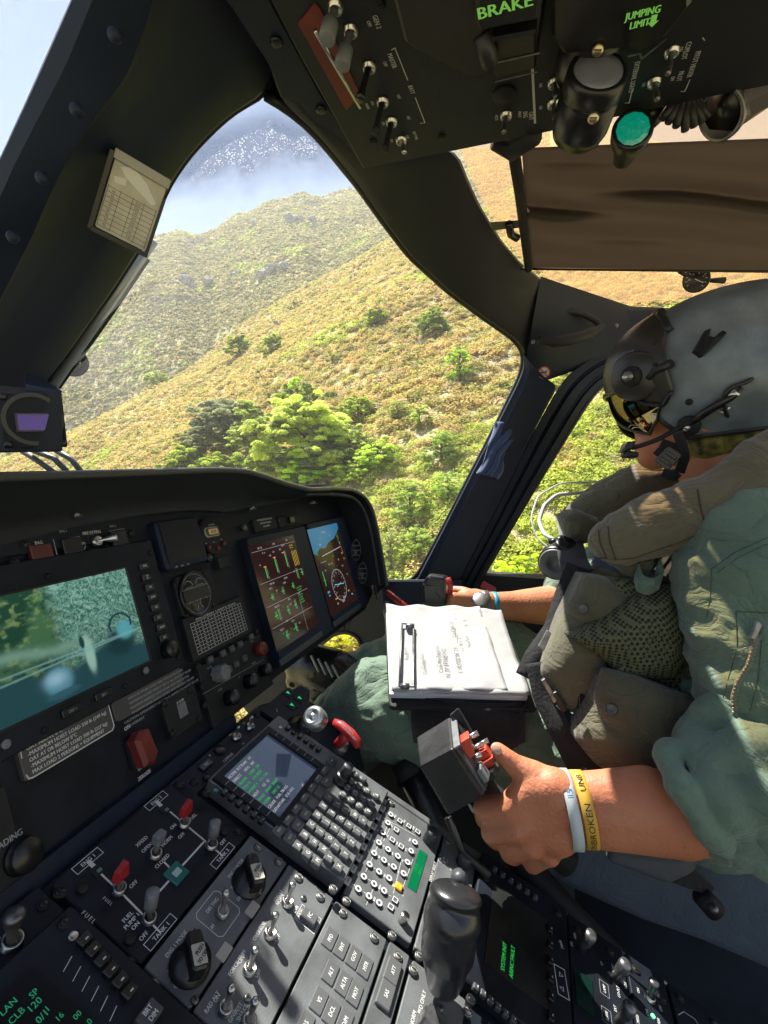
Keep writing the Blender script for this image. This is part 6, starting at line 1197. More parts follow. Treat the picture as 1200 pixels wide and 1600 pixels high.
def cloth(name, col, wr=.5, ws_=260, sheen=.25, var=.18, crease=.009):
    m = mat(name, col, .85, bump=wr, bscale=ws_, var=var, vscale=9, sheen=sheen); n = m.node_tree
    w_ = n.nodes.new('ShaderNodeTexNoise'); w_.inputs['Scale'].default_value = 2600; tc = [q for q in n.nodes if q.type == 'TEX_COORD'][0]; n.links.new(tc.outputs['Object'], w_.inputs['Vector'])
    cn = n.nodes.new('ShaderNodeTexNoise'); cn.inputs['Scale'].default_value = 11; cn.inputs['Detail'].default_value = 4; cn.inputs['Distortion'].default_value = 1.2; cmp_ = n.nodes.new('ShaderNodeMapping'); cmp_.inputs['Scale'].default_value = (1, 1.2, 1.9); n.links.new(tc.outputs['Object'], cmp_.inputs[0]); n.links.new(cmp_.outputs[0], cn.inputs['Vector'])
    s1 = n.nodes.new('ShaderNodeMath'); s1.operation = 'SUBTRACT'; s1.inputs[1].default_value = .5; n.links.new(cn.outputs['Fac'], s1.inputs[0]); s2 = n.nodes.new('ShaderNodeMath'); s2.operation = 'ABSOLUTE'; n.links.new(s1.outputs[0], s2.inputs[0]); s3 = n.nodes.new('ShaderNodeMath'); s3.operation = 'POWER'; s3.inputs[1].default_value = .6; n.links.new(s2.outputs[0], s3.inputs[0])
    b2 = n.nodes.new('ShaderNodeBump'); b2.inputs['Strength'].default_value = .9; b2.inputs['Distance'].default_value = crease; n.links.new(s3.outputs[0], b2.inputs['Height'])
    bp = n.nodes.new('ShaderNodeBump'); bp.inputs['Strength'].default_value = .4; bp.inputs['Distance'].default_value = .0006; n.links.new(w_.outputs['Fac'], bp.inputs['Height']); b = n.nodes['Principled BSDF']
    if b.inputs['Normal'].links: n.links.new(b.inputs['Normal'].links[0].from_socket, b2.inputs['Normal'])
    n.links.new(b2.outputs[0], bp.inputs['Normal'])
    n.links.new(bp.outputs[0], b.inputs['Normal']); return m
M['suit'] = cloth('sage_green_flight_suit', (.125, .190, .135)); M['vest'] = cloth('olive_vest_cloth', (.095, .088, .050)); M['collar'] = cloth('brown_olive_collar_cloth', (.125, .108, .068), wr=.6, ws_=120)
M['strap'] = cloth('black_webbing', (.012, .012, .014), sheen=.1, crease=.002); M['seatc'] = cloth('seat_blue_grey', (.075, .095, .12), sheen=.1, crease=.003)
pil = thing('person', 'pilot in green flight suit, olive vest and grey helmet leaning forward to look out', 'person', PX(1060, 1230, .88))
B_ = MB()
hp_, hl = PX(1110, 606, .87), 0
B_.sphere(hp_, (.078, .098, .108), 24); chain(B_, [(PX(1068, 662, .87), .062), (PX(1030, 694, .87), .036), (PX(1022, 708, .87), .026)], 20)
B_.sphere(PX(1060, 620, .87), (.062, .062, .075), 20)
chain(B_, [(PX(1018, 652, .87), .012), (PX(1004, 672, .87), .0135)], 14)                # nose
B_.sphere(PX(1011, 690, .87), (.020, .012, .007), 12); B_.sphere(PX(1014, 697, .87), (.018, .012, .007), 12)   # lips
for x_ in (.79, .95): B_.sphere(PX(1105, 640, x_), (.010, .022, .032), 12)               # ears
chain(B_, [(PX(1105, 660, .875), .060), (PX(1150, 770, .88), .066), (PX(1165, 830, .88), .080)], 20)
for x_ in (.80, .96): chain(B_, [(PX(1160, 840, x_), .07), (PX(1080, 950, x_), .10), (PX(1060, 1100, x_), .10), (PX(1075, 1225, x_), .10)], 16)
chain(B_, [(PX(1170, 850, .70), .055), (PX(1160, 840, .88), .07), (PX(1150, 830, 1.06), .055)], 16)
# left arm and hand on the collective grip
AX = .56
el = PX(1250, 1262, .60); chain(B_, [(PX(1180, 860, .68), .052), (PX(1225, 1060, .63), .047), (el, .045)], 18)
chain(B_, [(el, .044), (PX(1110, 1266, .582), .0440), (PX(1010, 1264, .568), .0365), (PX(935, 1263, .558), .029), (PX(893, 1264, .553), .0265)], 22)
chain(B_, [(PX(1010, 1250, .568), .034), (PX(935, 1245, .558), .026), (PX(893, 1242, .553), .0225), (PX(860, 1232, .549), .0225)], 18); chain(B_, [(PX(1060, 1275, .572), .040), (PX(960, 1282, .560), .029), (PX(893, 1284, .553), .0235), (PX(868, 1300, .551), .0245)], 18)
mcp = [PX(795, 1262, .541), PX(808, 1296, .537), PX(830, 1320, .541), PX(857, 1333, .549)]
for q, r0, r1 in zip(mcp, (.0225, .023, .022, .019), (.0150, .0150, .0140, .0125)): chain(B_, [(PX(880, 1262, .552), r0), (PX(850, 1268, .549), .0225), (q, r1)], 16)
chain(B_, [(PX(868, 1240, .550), .024), (PX(836, 1232, .548), .0205), (mcp[0], .0145)], 16)
for q in mcp: chain(B_, [(PX(872, 1262, .530), .0035), (q.lerp(PX(872, 1262, .530), .35)-VF*.006, .0040), (q-VF*.0035, .0125)], 8)
chain(B_, [(PX(872, 1240, .556), .023), (PX(833, 1213, .553), .0170), (PX(805, 1196, .552), .0122), (PX(789, 1182, .551), .0100), (PX(777, 1171, .553), .0085)], 16)   # thumb
chain(B_, [(PX(824, 1222, .553), .0135), (PX(812, 1240, .549), .0125), (mcp[0], .0135)], 12)
fing = [[(0, .0138), (757, 1262, .553, .0132), (757, 1280, .585, .0112), (785, 1280, .612, .0092)],
        [(1, .0140), (768, 1300, .552, .0128), (776, 1313, .588, .0110), (805, 1303, .615, .0090)],
        [(2, .0132), (797, 1331, .558, .0122), (803, 1338, .592, .0104), (832, 1322, .615, .0086)],
        [(3, .0120), (832, 1349, .566, .0110), (838, 1350, .594, .0094), (858, 1335, .612, .0080)]]
for f_ in fing: chain(B_, [(mcp[f_[0][0]], f_[0][1])]+[(PX(a, b, c), r) for a, b, c, r in f_[1:]], 14)
# right arm and hand on the cyclic grip
chain(B_, [(PX(1150, 830, 1.06), .05), (PX(1000, 900, 1.12), .046), (PX(930, 958, 1.09), .045), (PX(865, 946, 1.05), .041), (PX(800, 947, 1.0), .029), (PX(768, 945, .975), .024)], 18)
chain(B_, [(PX(768, 945, .975), .024), (PX(742, 940, .955), .025), (PX(728, 938, .945), .022)], 16)
for k, (u, v) in enumerate(((712, 934), (714, 944), (717, 954), (722, 963))): chain(B_, [(PX(735, 936+k*8, .940), .012), (PX(u-4, v, .915+k*.003), .0105), (PX(u-18, v+3, .925), .0092), (PX(u-16, v+2, .955), .0080)], 12)
chain(B_, [(PX(745, 934, .955), .013), (PX(722, 924, .975), .0105), (PX(702, 922, .98), .0090)], 12)
for x_, hx in ((.80, 0), (.96, 1)):
    kn = PX(600, 1104, .76) if not hx else PX(722, 985, 1.02); an = PX(420, 1235, .78) if not hx else PX(540, 1072, 1.04); chain(B_, [(PX(1070, 1225, x_), .085), (kn, .055), (an, .036)], 16)
me = remesh(B_, .0030, 5, .5); me.materials.append(M['skin']); body = meshobj('body', me, pil)
# nails and eyes
nm_ = mat('fingernail', (.55, .30, .22), .3)
q = PX(775, 1170, .545); mb = MB(); mb.sphere((0, 0, 0), (.0055, .0065, .002), 12); mb.build('thumbnail', nm_, pil, facing(q+VF*-.001, tw=R(40)))
ew, ei = mat('eye_white', (.7, .68, .65), .2), mat('eye_iris', (.06, .03, .015), .2)
for x_ in (.84, .90):
    c_ = PX(1022, 640, x_); mb = MB(); mb.sphere(c_, .012, 16); mb.mi = 1; mb.sphere(c_+Vector((0, .0095, -.002)), (.0055, .004, .0055), 12); mb.build('eye', [ew, ei], pil)
stub = MB(); 
# flight suit
S_ = MB()
for x_ in (.81, .88, .97): chain(S_, [(PX(1165, 825, x_), .068), (PX(1105, 940, x_), .118), (PX(1075, 1090, x_), .125), (PX(1090, 1215, x_), .125)], 20)
chain(S_, [(PX(1195, 850, .70), .088), (PX(1170, 840, .88), .085), (PX(1150, 830, 1.08), .075)], 20)
chain(S_, [(PX(1190, 860, .69), .086), (PX(1185, 930, .665), .083), (PX(1215, 1080, .635), .076), (PX(1245, 1215, .605), .074)], 24)
for a, b, x_, r in ((1190, 1250, .590, .066), (1140, 1250, .583, .061)): cap(S_, PX(1250, 1235, .60), .074, PX(a, b, x_), r, 20)
for x_, hx in ((.80, 0), (.96, 1)):
    kn = PX(596, 1102, .76) if not hx else PX(722, 982, 1.02); an = PX(400, 1250, .78) if not hx else PX(545, 1068, 1.04)
    chain(S_, [(PX(1080, 1215, x_), .112), (PX(850, 1165 if not hx else 1090, (x_+kn.x)/2), .088), (kn, .076), (kn.lerp(an, .5), .062), (an, .055)], 22)
chain(S_, [(PX(1040, 840, 1.13), .07), (PX(915, 925, 1.10), .062), (PX(893, 928, 1.085), .058)], 18)
me = remesh(S_, .0042, 8, .5)
def wr(co):
    a = fbm(co*np.array([9, 14, 22]), 3, 5); b = fbm(co*np.array([30, 18, 40]), 3, 8); rdg = 1-np.abs(fbm(co*np.array([13, 16, 26])+3, 3, 15))*3.2
    r2 = 1-np.abs(fbm(co*np.array([24, 20, 38])+9, 2, 19))*5; return a*1.1+b*.55+np.clip(rdg, -1, 1)*.8+np.clip(r2, -.6, 1)*.45
disp(me, wr, .0052); me.materials.append(M['suit']); meshobj('flight_suit', me, pil)
# rolled cuff folds on the left sleeve
C_ = MB(); cu = [PX(1052, 1172, .575), PX(1043, 1185, .552), PX(1062, 1230, .522), PX(1090, 1275, .515), PX(1125, 1315, .525), PX(1150, 1342, .555), PX(1160, 1330, .60), PX(1120, 1260, .635), PX(1080, 1190, .62)]
cl_ = smooth3(cu+[cu[0]], 40, 1); C_.tube(cl_, [.011+.003*math.sin(i*1.3) for i in range(40)], 12); c2_ = [p+VR*.028+VU*.006 for p in cl_]; C_.tube(c2_, [.015+.004*math.sin(i*.9+1) for i in range(40)], 12); C_.tube([p+VR*.055 for p in cl_], [.017+.004*math.sin(i*.7) for i in range(40)], 12); C_.tube([p+VR*.085+(el-p)*.06 for p in cl_], .018, 12)
chain(C_, [(PX(1075, 1160, .60), .016), (PX(1130, 1110, .60), .022), (PX(1190, 1110, .60), .03)], 12); chain(C_, [(PX(1120, 1190, .555), .020), (PX(1180, 1170, .56), .026), (PX(1240, 1180, .575), .03)], 12); chain(C_, [(PX(1130, 1250, .535), .018), (PX(1190, 1240, .54), .028), (PX(1240, 1250, .56), .03)], 12); chain(C_, [(PX(1150, 1310, .545), .018), (PX(1200, 1330, .555), .026), (PX(1260, 1330, .58), .03)], 12)
me = remesh(C_, .0040, 5, .5); disp(me, wr, .0030); me.materials.append(M['suit']); meshobj('rolled_cuff', me, pil)
# seams and sleeve zip, laid on the cloth surface
dg = bpy.context.evaluated_depsgraph_get(); dg.update()
def onsurf(obs, u, v, lift=.001):
    """first cloth surface met by the sight line"""
    best_ = None; r = ray(u, v).normalized()
    for t in obs:
        h = t.ray_cast(Vector((0, 0, 0)), r)
        if h[0] is not None and (best_ is None or h[3] < best_[3]): best_ = h
    return (best_[0]-r*lift) if best_ else P(u, v, .62)
def bvh(name): o = bpy.data.objects[name]; return BVHTree.FromPolygons([o.matrix_world @ v.co if False else v.co for v in o.data.vertices], [p.vertices for p in o.data.polygons])
# objects hang under the pilot empty: their mesh data is already in world space
TS = [bvh('flight_suit'), bvh('rolled_cuff')]
stm = mat('dark_stitching', (.06, .09, .065), .9)
for pts in ([(1112, 888), (1150, 862), (1199, 840)], [(1120, 895), (1155, 870), (1199, 850)], [(1112, 888), (1110, 930), (1104, 965)], [(1150, 955), (1152, 1010), (1130, 1090)], [(1150, 955), (1199, 958)], [(1190, 1000), (1185, 1060), (1172, 1110)]):
    q = resamp([Vector((a, b, 0)) for a, b in pts], 14); mb = MB(); mb.tube([onsurf(TS, p.x, p.y, .0002) for p in q], .0005, 6); mb.build('seam', stm, pil)
zp = smooth3([Vector(p) for p in ((1183, 985, 0), (1180, 1010, 0), (1172, 1040, 0), (1155, 1065, 0), (1148, 1090, 0), (1150, 1118, 0))], 46, 2)
Zm, zt = MB(), MB(); zq = [onsurf(TS, p.x, p.y, .001) for p in zp]
for k in range(45):
    a, b = zq[k], zq[k+1]; c_ = (a+b)/2; s_ = (b-a).normalized().cross(VF).normalized(); Zm.tube([c_-s_*.0032*(1 if k % 2 else -.2), c_+s_*.0032*(1 if k % 2 == 0 else -.2)], .0009, 6)
Zm.build('zip_teeth', mat('copper_teeth', (.45, .24, .18), .35, .9), pil); zt.tube([q+VF*.0018 for q in zq], .0026, 8); zt.build('zip_tape', M['suit'], pil)
boxpx('zip_pull', [(1173, 998), (1181, 1002), (1192, 976), (1184, 970)], (onsurf(TS, 1183, 985).dot(VF))-.004, .004, M['dmetal'], pil, .001)
# vest: an olive shell over the torso with puffy pockets
V_ = MB()
for x_ in (.83, .90, .98): chain(V_, [(PX(1120, 850, x_), .07), (PX(1065, 940, x_), .128), (PX(1035, 1060, x_), .138), (PX(1050, 1150, x_), .132)], 20)
me = remesh(V_, .0055, 10, .5); disp(me, wr, .0040); me.materials.append(M['vest']); meshobj('vest', me, pil)
def pillow(name, outline, d, bulge, mt, parent=None, back=.03, n=56, wrk=.002, seed=1, label=None, dv=0, x=None, sm=1):
    o_ = smooth3([Vector((u, v, 0)) for u, v in outline]+[Vector((*outline[0], 0))], n+1, sm)[:-1]; cu_ = sum(o_, Vector())/n; rings = []; fs = []; vs = []
    R_ = 14
    for r in range(R_+1):
        t = 1-r/R_
        for q in o_:
            uv = cu_.lerp(q, t); dep = d+(dv*(uv.y-cu_.y) if dv else 0); hgt = bulge*(1-t**3)**.8; p = P(uv.x, uv.y, dep); vs.append(p-VF*hgt)
    for r in range(R_):
        for k in range(n): j = (k+1) % n; fs.append((r*n+k, r*n+j, (r+1)*n+j, (r+1)*n+k))
    b0 = len(vs); vs += [P(q.x, q.y, d+(dv*(q.y-cu_.y)))+VF*back for q in o_]
    for k in range(n): j = (k+1) % n; fs.append((b0+k, b0+j, j, k))
    fs.append(tuple(range(b0, b0+n))); A_ = np.array([tuple(v) for v in vs]); A_ += np.outer(fbm(A_*np.array([30, 34, 40]), 3, seed)*wrk+fbm(A_*80, 2, seed+2)*wrk*.4, -np.array(VF)); mb = MB(); mb.add(A_.tolist(), fs, True)
    return mb.build(name, mt, parent or pil, label=label)
pillow('pocket', [(913, 897), (943, 901), (985, 935), (966, 975), (952, 1040), (915, 1117), (868, 1108), (843, 1050), (860, 1007), (890, 943)], .665, .034, M['vest'], seed=3, wrk=.004)
pillow('pocket_flap', [(912, 895), (945, 900), (988, 934), (965, 960), (918, 985), (885, 955)], .650, .028, M['vest'], seed=6, wrk=.003, back=.01)
pillow('pocket', [(940, 1052), (990, 1060), (1100, 1098), (1112, 1147), (1050, 1185), (985, 1212), (935, 1200), (897, 1153), (925, 1105)], .615, .036, M['vest'], seed=9, wrk=.004)
pillow('pocket_flap', [(945, 1045), (1000, 1058), (1098, 1095), (1100, 1125), (1040, 1150), (985, 1158), (940, 1125), (930, 1090)], .598, .024, M['vest'], seed=12, wrk=.003, back=.01)
# mesh pocket material with small dark holes
mm = mat('olive_mesh', (.085, .095, .05), .8); n = mm.node_tree; b = n.nodes['Principled BSDF']; tc = n.nodes.new('ShaderNodeTexCoord'); mp = n.nodes.new('ShaderNodeMapping'); mp.inputs['Rotation'].default_value = (0, .6, .7); vo = n.nodes.new('ShaderNodeTexVoronoi'); vo.inputs['Scale'].default_value = 210; vo.inputs['Randomness'].default_value = .12
n.links.new(tc.outputs['Object'], mp.inputs[0]); n.links.new(mp.outputs[0], vo.inputs['Vector']); cr = n.nodes.new('ShaderNodeValToRGB'); cr.color_ramp.elements[0].position = .38; cr.color_ramp.elements[1].position = .50; cr.color_ramp.elements[0].color = (.010, .012, .008, 1); cr.color_ramp.elements[1].color = (.105, .115, .055, 1); n.links.new(vo.outputs['Distance'], cr.inputs[0]); n.links.new(cr.outputs[0], b.inputs['Base Color'])
bp = n.nodes.new('ShaderNodeBump'); bp.inputs['Strength'].default_value = .8; bp.inputs['Distance'].default_value = .002; n.links.new(vo.outputs['Distance'], bp.inputs['Height']); n.links.new(bp.outputs[0], b.inputs['Normal']); M['mesh'] = mm
pillow('mesh_panel', [(960, 905), (1010, 905), (1060, 915), (1090, 960), (1105, 1060), (1098, 1115), (1040, 1090), (975, 1060), (955, 1000)], .640, .014, M['mesh'], seed=21, wrk=.004)
pillow('mesh_pocket', [(895, 997), (940, 965), (987, 935), (1013, 920), (1047, 910), (1067, 953), (1077, 1007), (1060, 1060), (1010, 1062), (970, 1060), (947, 1033)], .622, .028, M['mesh'], seed=22, wrk=.006)
mb = MB(); q = [P(u, v, .612) for u, v in ((1012, 935), (1006, 970), (990, 1010), (968, 1052))]; mb.tube(smooth3(q, 14), .0035, 8); mb.build('binding_tape', mat('khaki_tape', (.16, .14, .07), .8), pil)
pillow('pocket_backing', [(1058, 925), (1080, 950), (1108, 1000), (1105, 1060), (1065, 1065), (1075, 1000)], .625, .012, M['vest'], seed=31)
def snap(u, v, d):
    f = facing(P(u, v, d)); mb = MB(); mb.lathe([(.0065, -.002), (.0065, .0015), (.005, .003), (.0035, .002), (.0001, .0022)], f, 22); mb.build('snap_fastener', mat('gunmetal_snap', (.09, .085, .075), .35, .9) if 'gunmetal_snap' not in bpy.data.materials else bpy.data.materials['gunmetal_snap'], pil)
snap(911, 951, .617); snap(956, 1108, .570)
# life collar lobes
def lobe(name, pts, sx=1.0):
    mb = MB(); c_ = smooth3([PX(u, v, x) for u, v, x, r in pts], 26, 2); rr = np.interp(np.linspace(0, 1, 26), np.linspace(0, 1, len(pts)), [p[3] for p in pts]); chain(mb, [(c_[k], rr[k]) for k in range(26)], 20); me = remesh(mb, .0042, 6, .5)
    disp(me, lambda co: fbm(co*np.array([16, 26, 20]), 4, 41)*1.9+(1-np.abs(fbm(co*np.array([12, 20, 30]), 3, 44))*4)*.45, .0042); me.materials.append(M['collar']); return meshobj(name, me, pil)
lobe('collar_lobe', [(962, 842, .700, .033), (980, 836, .698, .036), (1050, 810, .690, .038), (1130, 776, .685, .041), (1270, 705, .69, .045)])
lobe('collar_lobe', [(897, 812, .98, .026), (930, 790, .98, .034), (985, 762, .97, .036), (1060, 745, .97, .036), (1120, 740, .95, .04)])
pillow('collar_end', [(880, 805), (900, 795), (935, 810), (935, 845), (912, 850), (888, 840)], .80, .02, M['vest'], seed=51, back=.04)
pillow('upper_vest_panel', [(960, 880), (1040, 860), (1120, 825), (1160, 835), (1110, 900), (1060, 925), (990, 905)], .645, .012, M['vest'], seed=53, back=.04)
TC = [bvh('collar_lobe')]
for pts in ([(932, 872), (985, 874), (1060, 848), (1140, 815), (1198, 788)], [(935, 828), (938, 850), (948, 872)], [(950, 822), (953, 848), (962, 874)], [(1090, 765), (1094, 790), (1102, 820)]):
    q = resamp([Vector((a, b, 0)) for a, b in pts], 20); mb = MB(); mb.tube([onsurf(TC, p.x, p.y, .0004) for p in q], .0009, 6); mb.build('collar_seam', mat('collar_thread', (.05, .042, .025), .9) if 'collar_thread' not in bpy.data.materials else bpy.data.materials['collar_thread'], pil)
# rank patch
f = facing(P(1052, 878, .625), tw=R(-35)); mb = MB(); mb.rrect(0, 0, .036, .050, -.002, .0012, .002); mb.build('rank_patch', M['strap'], pil, f); mb = MB()
for k in range(3): mb.rrect(-.0095+k*.0095, -.007, .0055, .026, .0012, .002, .0004)
mb.line([(0, .010), (.009, .015), (0, .021), (-.009, .015)], .002, .0021, True); mb.build('gold_bars', mat('bronze_braid', (.45, .33, .22), .4, .6), pil, f)
mb = MB(); q = [P(u, v, d) for u, v, d in ((993, 892, .63), (998, 912, .61), (1016, 918, .60), (1036, 908, .61), (1028, 885, .625))]; c_ = smooth3(q, 16, 1); w_ = VU*.010+VR*.003; mb.add([p for q in c_ for p in (q-w_, q+w_)], [(2*i, 2*i+1, 2*i+3, 2*i+2) for i in range(15)], True); o = mb.build('strap_loop', M['suit'], pil); o.modifiers.new('s', 'SOLIDIFY').thickness = .0018
def strap(name, pts, w_, mt='strap', nrm=None, th=.0025):
    c_ = smooth3([P(u, v, d) for u, v, d in pts], 24, 1); mb = MB(); vs = []
    for i, p in enumerate(c_):
        t = (c_[min(i+1, 23)]-c_[max(i-1, 0)]).normalized(); s = t.cross(p.normalized()).normalized()*w_/2; vs += [p-s, p+s]
    mb.add(vs, [(2*i, 2*i+1, 2*i+3, 2*i+2) for i in range(23)], True); o = mb.build(name, M[mt] if isinstance(mt, str) else mt, pil); s = o.modifiers.new('s', 'SOLIDIFY'); s.thickness = th; return o
strap('harness_strap', [(905, 885, .70), (885, 935, .70), (870, 985, .69), (838, 1030, .68), (825, 1060, .68)], .034); strap('harness_strap', [(838, 1035, .675), (850, 1090, .66), (875, 1140, .64), (905, 1200, .63)], .028); strap('lap_strap', [(868, 1120, .655), (910, 1165, .63), (960, 1210, .63), (1010, 1245, .64)], .036, mt=M['strap']); strap('harness_strap', [(890, 850, .80), (896, 880, .74), (905, 900, .70)], .040)
strap('blue_webbing', [(930, 868, .70), (965, 880, .665), (1000, 880, .66)], .024, mt=cloth('navy_webbing', (.03, .045, .09)))
for q in ([(842, 1010), (856, 985), (862, 990), (850, 1018)], [(846, 1064), (852, 1060), (872, 1095), (866, 1100)], [(862, 1085), (870, 1080), (888, 1110), (880, 1115)], [(905, 1075), (913, 1072), (915, 1105), (905, 1108)]): boxpx('buckle', q, .640, .006, M['dmetal'] if q[0][0] < 850 else M['black'], pil, .001)
mb = MB(); mb.tube([P(876, 1095, .648), P(870, 1103, .646), P(876, 1110, .646), P(884, 1104, .648), P(876, 1095, .648)], .0015, 8); mb.build('ring', M['dmetal'], pil)
# respirator like black round unit on the chest with hose and clear tube
pu = thing('chest_air_unit', 'black round air unit with grey speaker-like face clipped to the vest', 'air unit', P(875, 870, .82)); fz = (-VF*.78-VR*.55-VU*.25).normalized(); q = fz.to_track_quat('Z', 'Y').to_matrix().to_4x4(); q.translation = P(868, 880, .80)
mb = MB(); mb.lathe([(.0255, .004), (.0275, .002), (.0285, -.006), (.027, -.020), (.024, -.045), (.0001, -.046)], q, 36); mb.build('body', M['black'], pu); mb = MB(); mb.lathe([(.025, .0045), (.023, .006), (.0125, .006), (.0120, .003), (.0001, .0032)], q, 32); mb.build('grey_face', mat('mid_grey_rubber', (.11, .11, .115), .5), pu)
mb = MB()
for a in range(3): mb.lathe([(.0018, .0034), (.0018, .0038)], q @ Matrix.Translation((.005*math.cos(a*2.1+1), .005*math.sin(a*2.1+1), 0)), 8)
mb.build('speaker_holes', M['dull'], pu); qq = (VU*.8-VF*.55).normalized().to_track_quat('Z', 'Y').to_matrix().to_4x4(); qq.translation = P(884, 852, .795); mb = MB(); mb.lathe([(.016, -.02), (.0165, .004), (.014, .006), (.0001, .006)], qq, 28); mb.build('twist_cap', M['black'], pu); mb = MB(); mb.rrect(0, 0, .004, .024, .0055, .009, .001); mb.build('cap_ridge', M['black'], pu, qq)
ho_ = thing('air_hose', 'ribbed black air hose rising over the far collar lobe', 'hose', P(910, 800, .9)); c_ = smooth3([P(u, v, .93) for u, v in ((878, 815), (884, 800), (905, 784), (925, 768), (945, 760))], 60, 2); mb = MB(); mb.tube(c_, [.0068+.0030*math.sin(k*1.55) for k in range(60)], 12); mb.build('ribbed_tube', M['rubber'], ho_); mb = MB(); mb.tube([P(868, 848, .84), P(884, 842, .84)], .008, 12); mb.tube([P(860, 845, .85), P(870, 848, .84)], .006, 10); mb.build('end_fitting', M['black'], ho_)
ct = thing('clear_tubes', 'two translucent white tubes looping out from the chest unit against the door window', 'tubes', P(850, 800, .9)); tb = mat('milky_tube', (.62, .65, .60), .25, coat=.4)
mb = MB(); mb.tube(smooth3([P(u, v, d) for u, v, d in ((868, 845, .85), (850, 835, .87), (842, 815, .9), (850, 790, .92), (870, 773, .93), (918, 769, .95))], 40, 2), .0036, 10); mb.build('thick_tube', tb, ct); mb = MB(); mb.tube(smooth3([P(u, v, d) for u, v, d in ((860, 858, .86), (838, 840, .88), (829, 810, .9), (840, 775, .93), (875, 755, .95), (945, 752, .97), (990, 752, .97))], 44, 2), .0016, 8); mb.build('thin_tube', tb, ct)
mb = MB(); mb.tube(smooth3([P(u, v, .95) for u, v in ((925, 768), (930, 757), (945, 753), (955, 760), (945, 766))], 24, 2), .0016, 8); mb.build('small_loop', tb, ct)

# helmet: shells cut from one ovoid, pivoted round the head
hm = M['helm'] = mat('helmet_grey', (.15, .185, .215), .40, bump=.08, bscale=300, var=.30, vscale=22)
hv = M['visorcover'] = mat('visor_cover_brown_black', (.035, .032, .030), .35, var=.3, vscale=10)
HC = PX(1128, 580, .87); pt = R(14); hf = Vector((-.04, math.cos(pt), -math.sin(pt))).normalized(); hs_ = hf.cross(Vector((0, 0, 1))).normalized(); hu = hs_.cross(hf)
def hpt(az, el_, k=1.0, fx=0):   # az: 0 = forward, +90 = right side, -90 = camera side; el_ measured down from the crown
    a, e = R(az), R(el_); s, c = math.sin(e), math.cos(e); x = (abs(s)**.92)*math.cos(a)*(.160 if math.cos(a) > 0 else .178); y = (abs(s)**.92)*math.sin(a)*.130; z = (abs(c)**.94)*(1 if c > 0 else -1)*(.120 if c > 0 else .125)
    return HC+(hf*x+hs_*y+hu*z)*k*.95
def shell(name, a0, a1, e0f, e1f, k, mt, th, parent, na=60, ne=40, kf=None, smooth=True):
    rows = [[hpt(a0+(a1-a0)*i/na, e0f(a0+(a1-a0)*i/na)+(e1f(a0+(a1-a0)*i/na)-e0f(a0+(a1-a0)*i/na))*j/ne, k if kf is None else kf(a0+(a1-a0)*i/na, j/ne)) for j in range(ne+1)] for i in range(na+1)]
    mb = MB(); grid(mb, rows); o = mb.build(name, mt, parent); s = o.modifiers.new('s', 'SOLIDIFY'); s.thickness = th; s.offset = -1; return o
def bot(az):
    a = abs((az+180) % 360-180); return float(np.interp(a, [0, 26, 32, 38, 44, 95, 120, 150, 180], [76, 78, 88, 114, 133, 141, 130, 122, 120]))
helmet = thing('flight_helmet', 'grey flight helmet with visor, boom microphone and chin strap on the pilot', 'helmet', HC)
def kf_(az, t):
    a = (az+180) % 360-180; bump_ = .045*math.exp(-((abs(a)-100)/24)**2)*math.exp(-((t-.78)/.16)**2)+.028*math.exp(-((abs(a)-82)/9)**2)*math.exp(-((t-.52)/.12)**2); return 1+bump_
shell('helmet_shell', -180, 180, lambda a: .5, bot, 1, hm, .010, helmet, 140, 60, kf_)
ed = MB(); ed.tube([hpt(a, bot(a), kf_(a, 1)*.995) for a in range(-180, 181, 3)], .0042, 8); ed.build('edge_roll', M['rubber'], helmet)
def vtop(az): return float(np.interp(abs(az), [0, 30, 46, 53], [26, 30, 46, 60]))
def vbot(az): return float(np.interp(abs(az), [0, 26, 36, 46, 53], [86, 88, 99, 104, 96]))
shell('visor_cover', -53, 53, vtop, vbot, 1.075, hv, .004, helmet, 70, 30, lambda a, t: 1.045+.045*math.sin(math.pi*min(1, t*1.05))*(1 if abs(a) < 60 else .6))
vm = bpy.data.materials.new('smoked_yellow_visor'); vm.use_nodes = True; n = vm.node_tree; n.nodes.clear(); o_ = n.nodes.new('ShaderNodeOutputMaterial'); t_ = n.nodes.new('ShaderNodeBsdfTransparent'); t_.inputs[0].default_value = (.05, .04, .015, 1); g_ = n.nodes.new('ShaderNodeBsdfGlossy'); g_.inputs[0].default_value = (.55, .48, .28, 1); g_.inputs[1].default_value = .04; mx = n.nodes.new('ShaderNodeMixShader'); mx.inputs[0].default_value = .42; n.links.new(t_.outputs[0], mx.inputs[1]); n.links.new(g_.outputs[0], mx.inputs[2]); n.links.new(mx.outputs[0], o_.inputs[0])
shell('visor', -46, 46, lambda a: 82, lambda a: float(np.interp(abs(a), [0, 12, 26, 38, 46], [106, 114, 121, 112, 100])), 1.03, vm, .0025, helmet, 60, 20)
ed = MB(); ed.tube([hpt(a, float(np.interp(abs(a), [0, 12, 26, 38, 46], [106, 114, 121, 112, 100])), 1.03) for a in range(-46, 47, 2)], .0022, 8); ed.build('visor_rim', M['black'], helmet)
ed = MB(); ed.tube([hpt(-52+104*k/60, vbot(-52+104*k/60), 1.055) for k in range(61)], .003, 8); ed.build('cover_lip', M['black'], helmet)
ed = MB(); ed.tube([hpt(-53+106*k/60, vtop(-53+106*k/60)-1, 1.012) for k in range(61)], .006, 8); ed.build('cover_gasket', M['rubber'], helmet)
dg.update(); TH = [bvh('helmet_shell'), bvh('visor_cover')]
def hs(u, v, lift=.002): return onsurf(TH, u, v, lift)
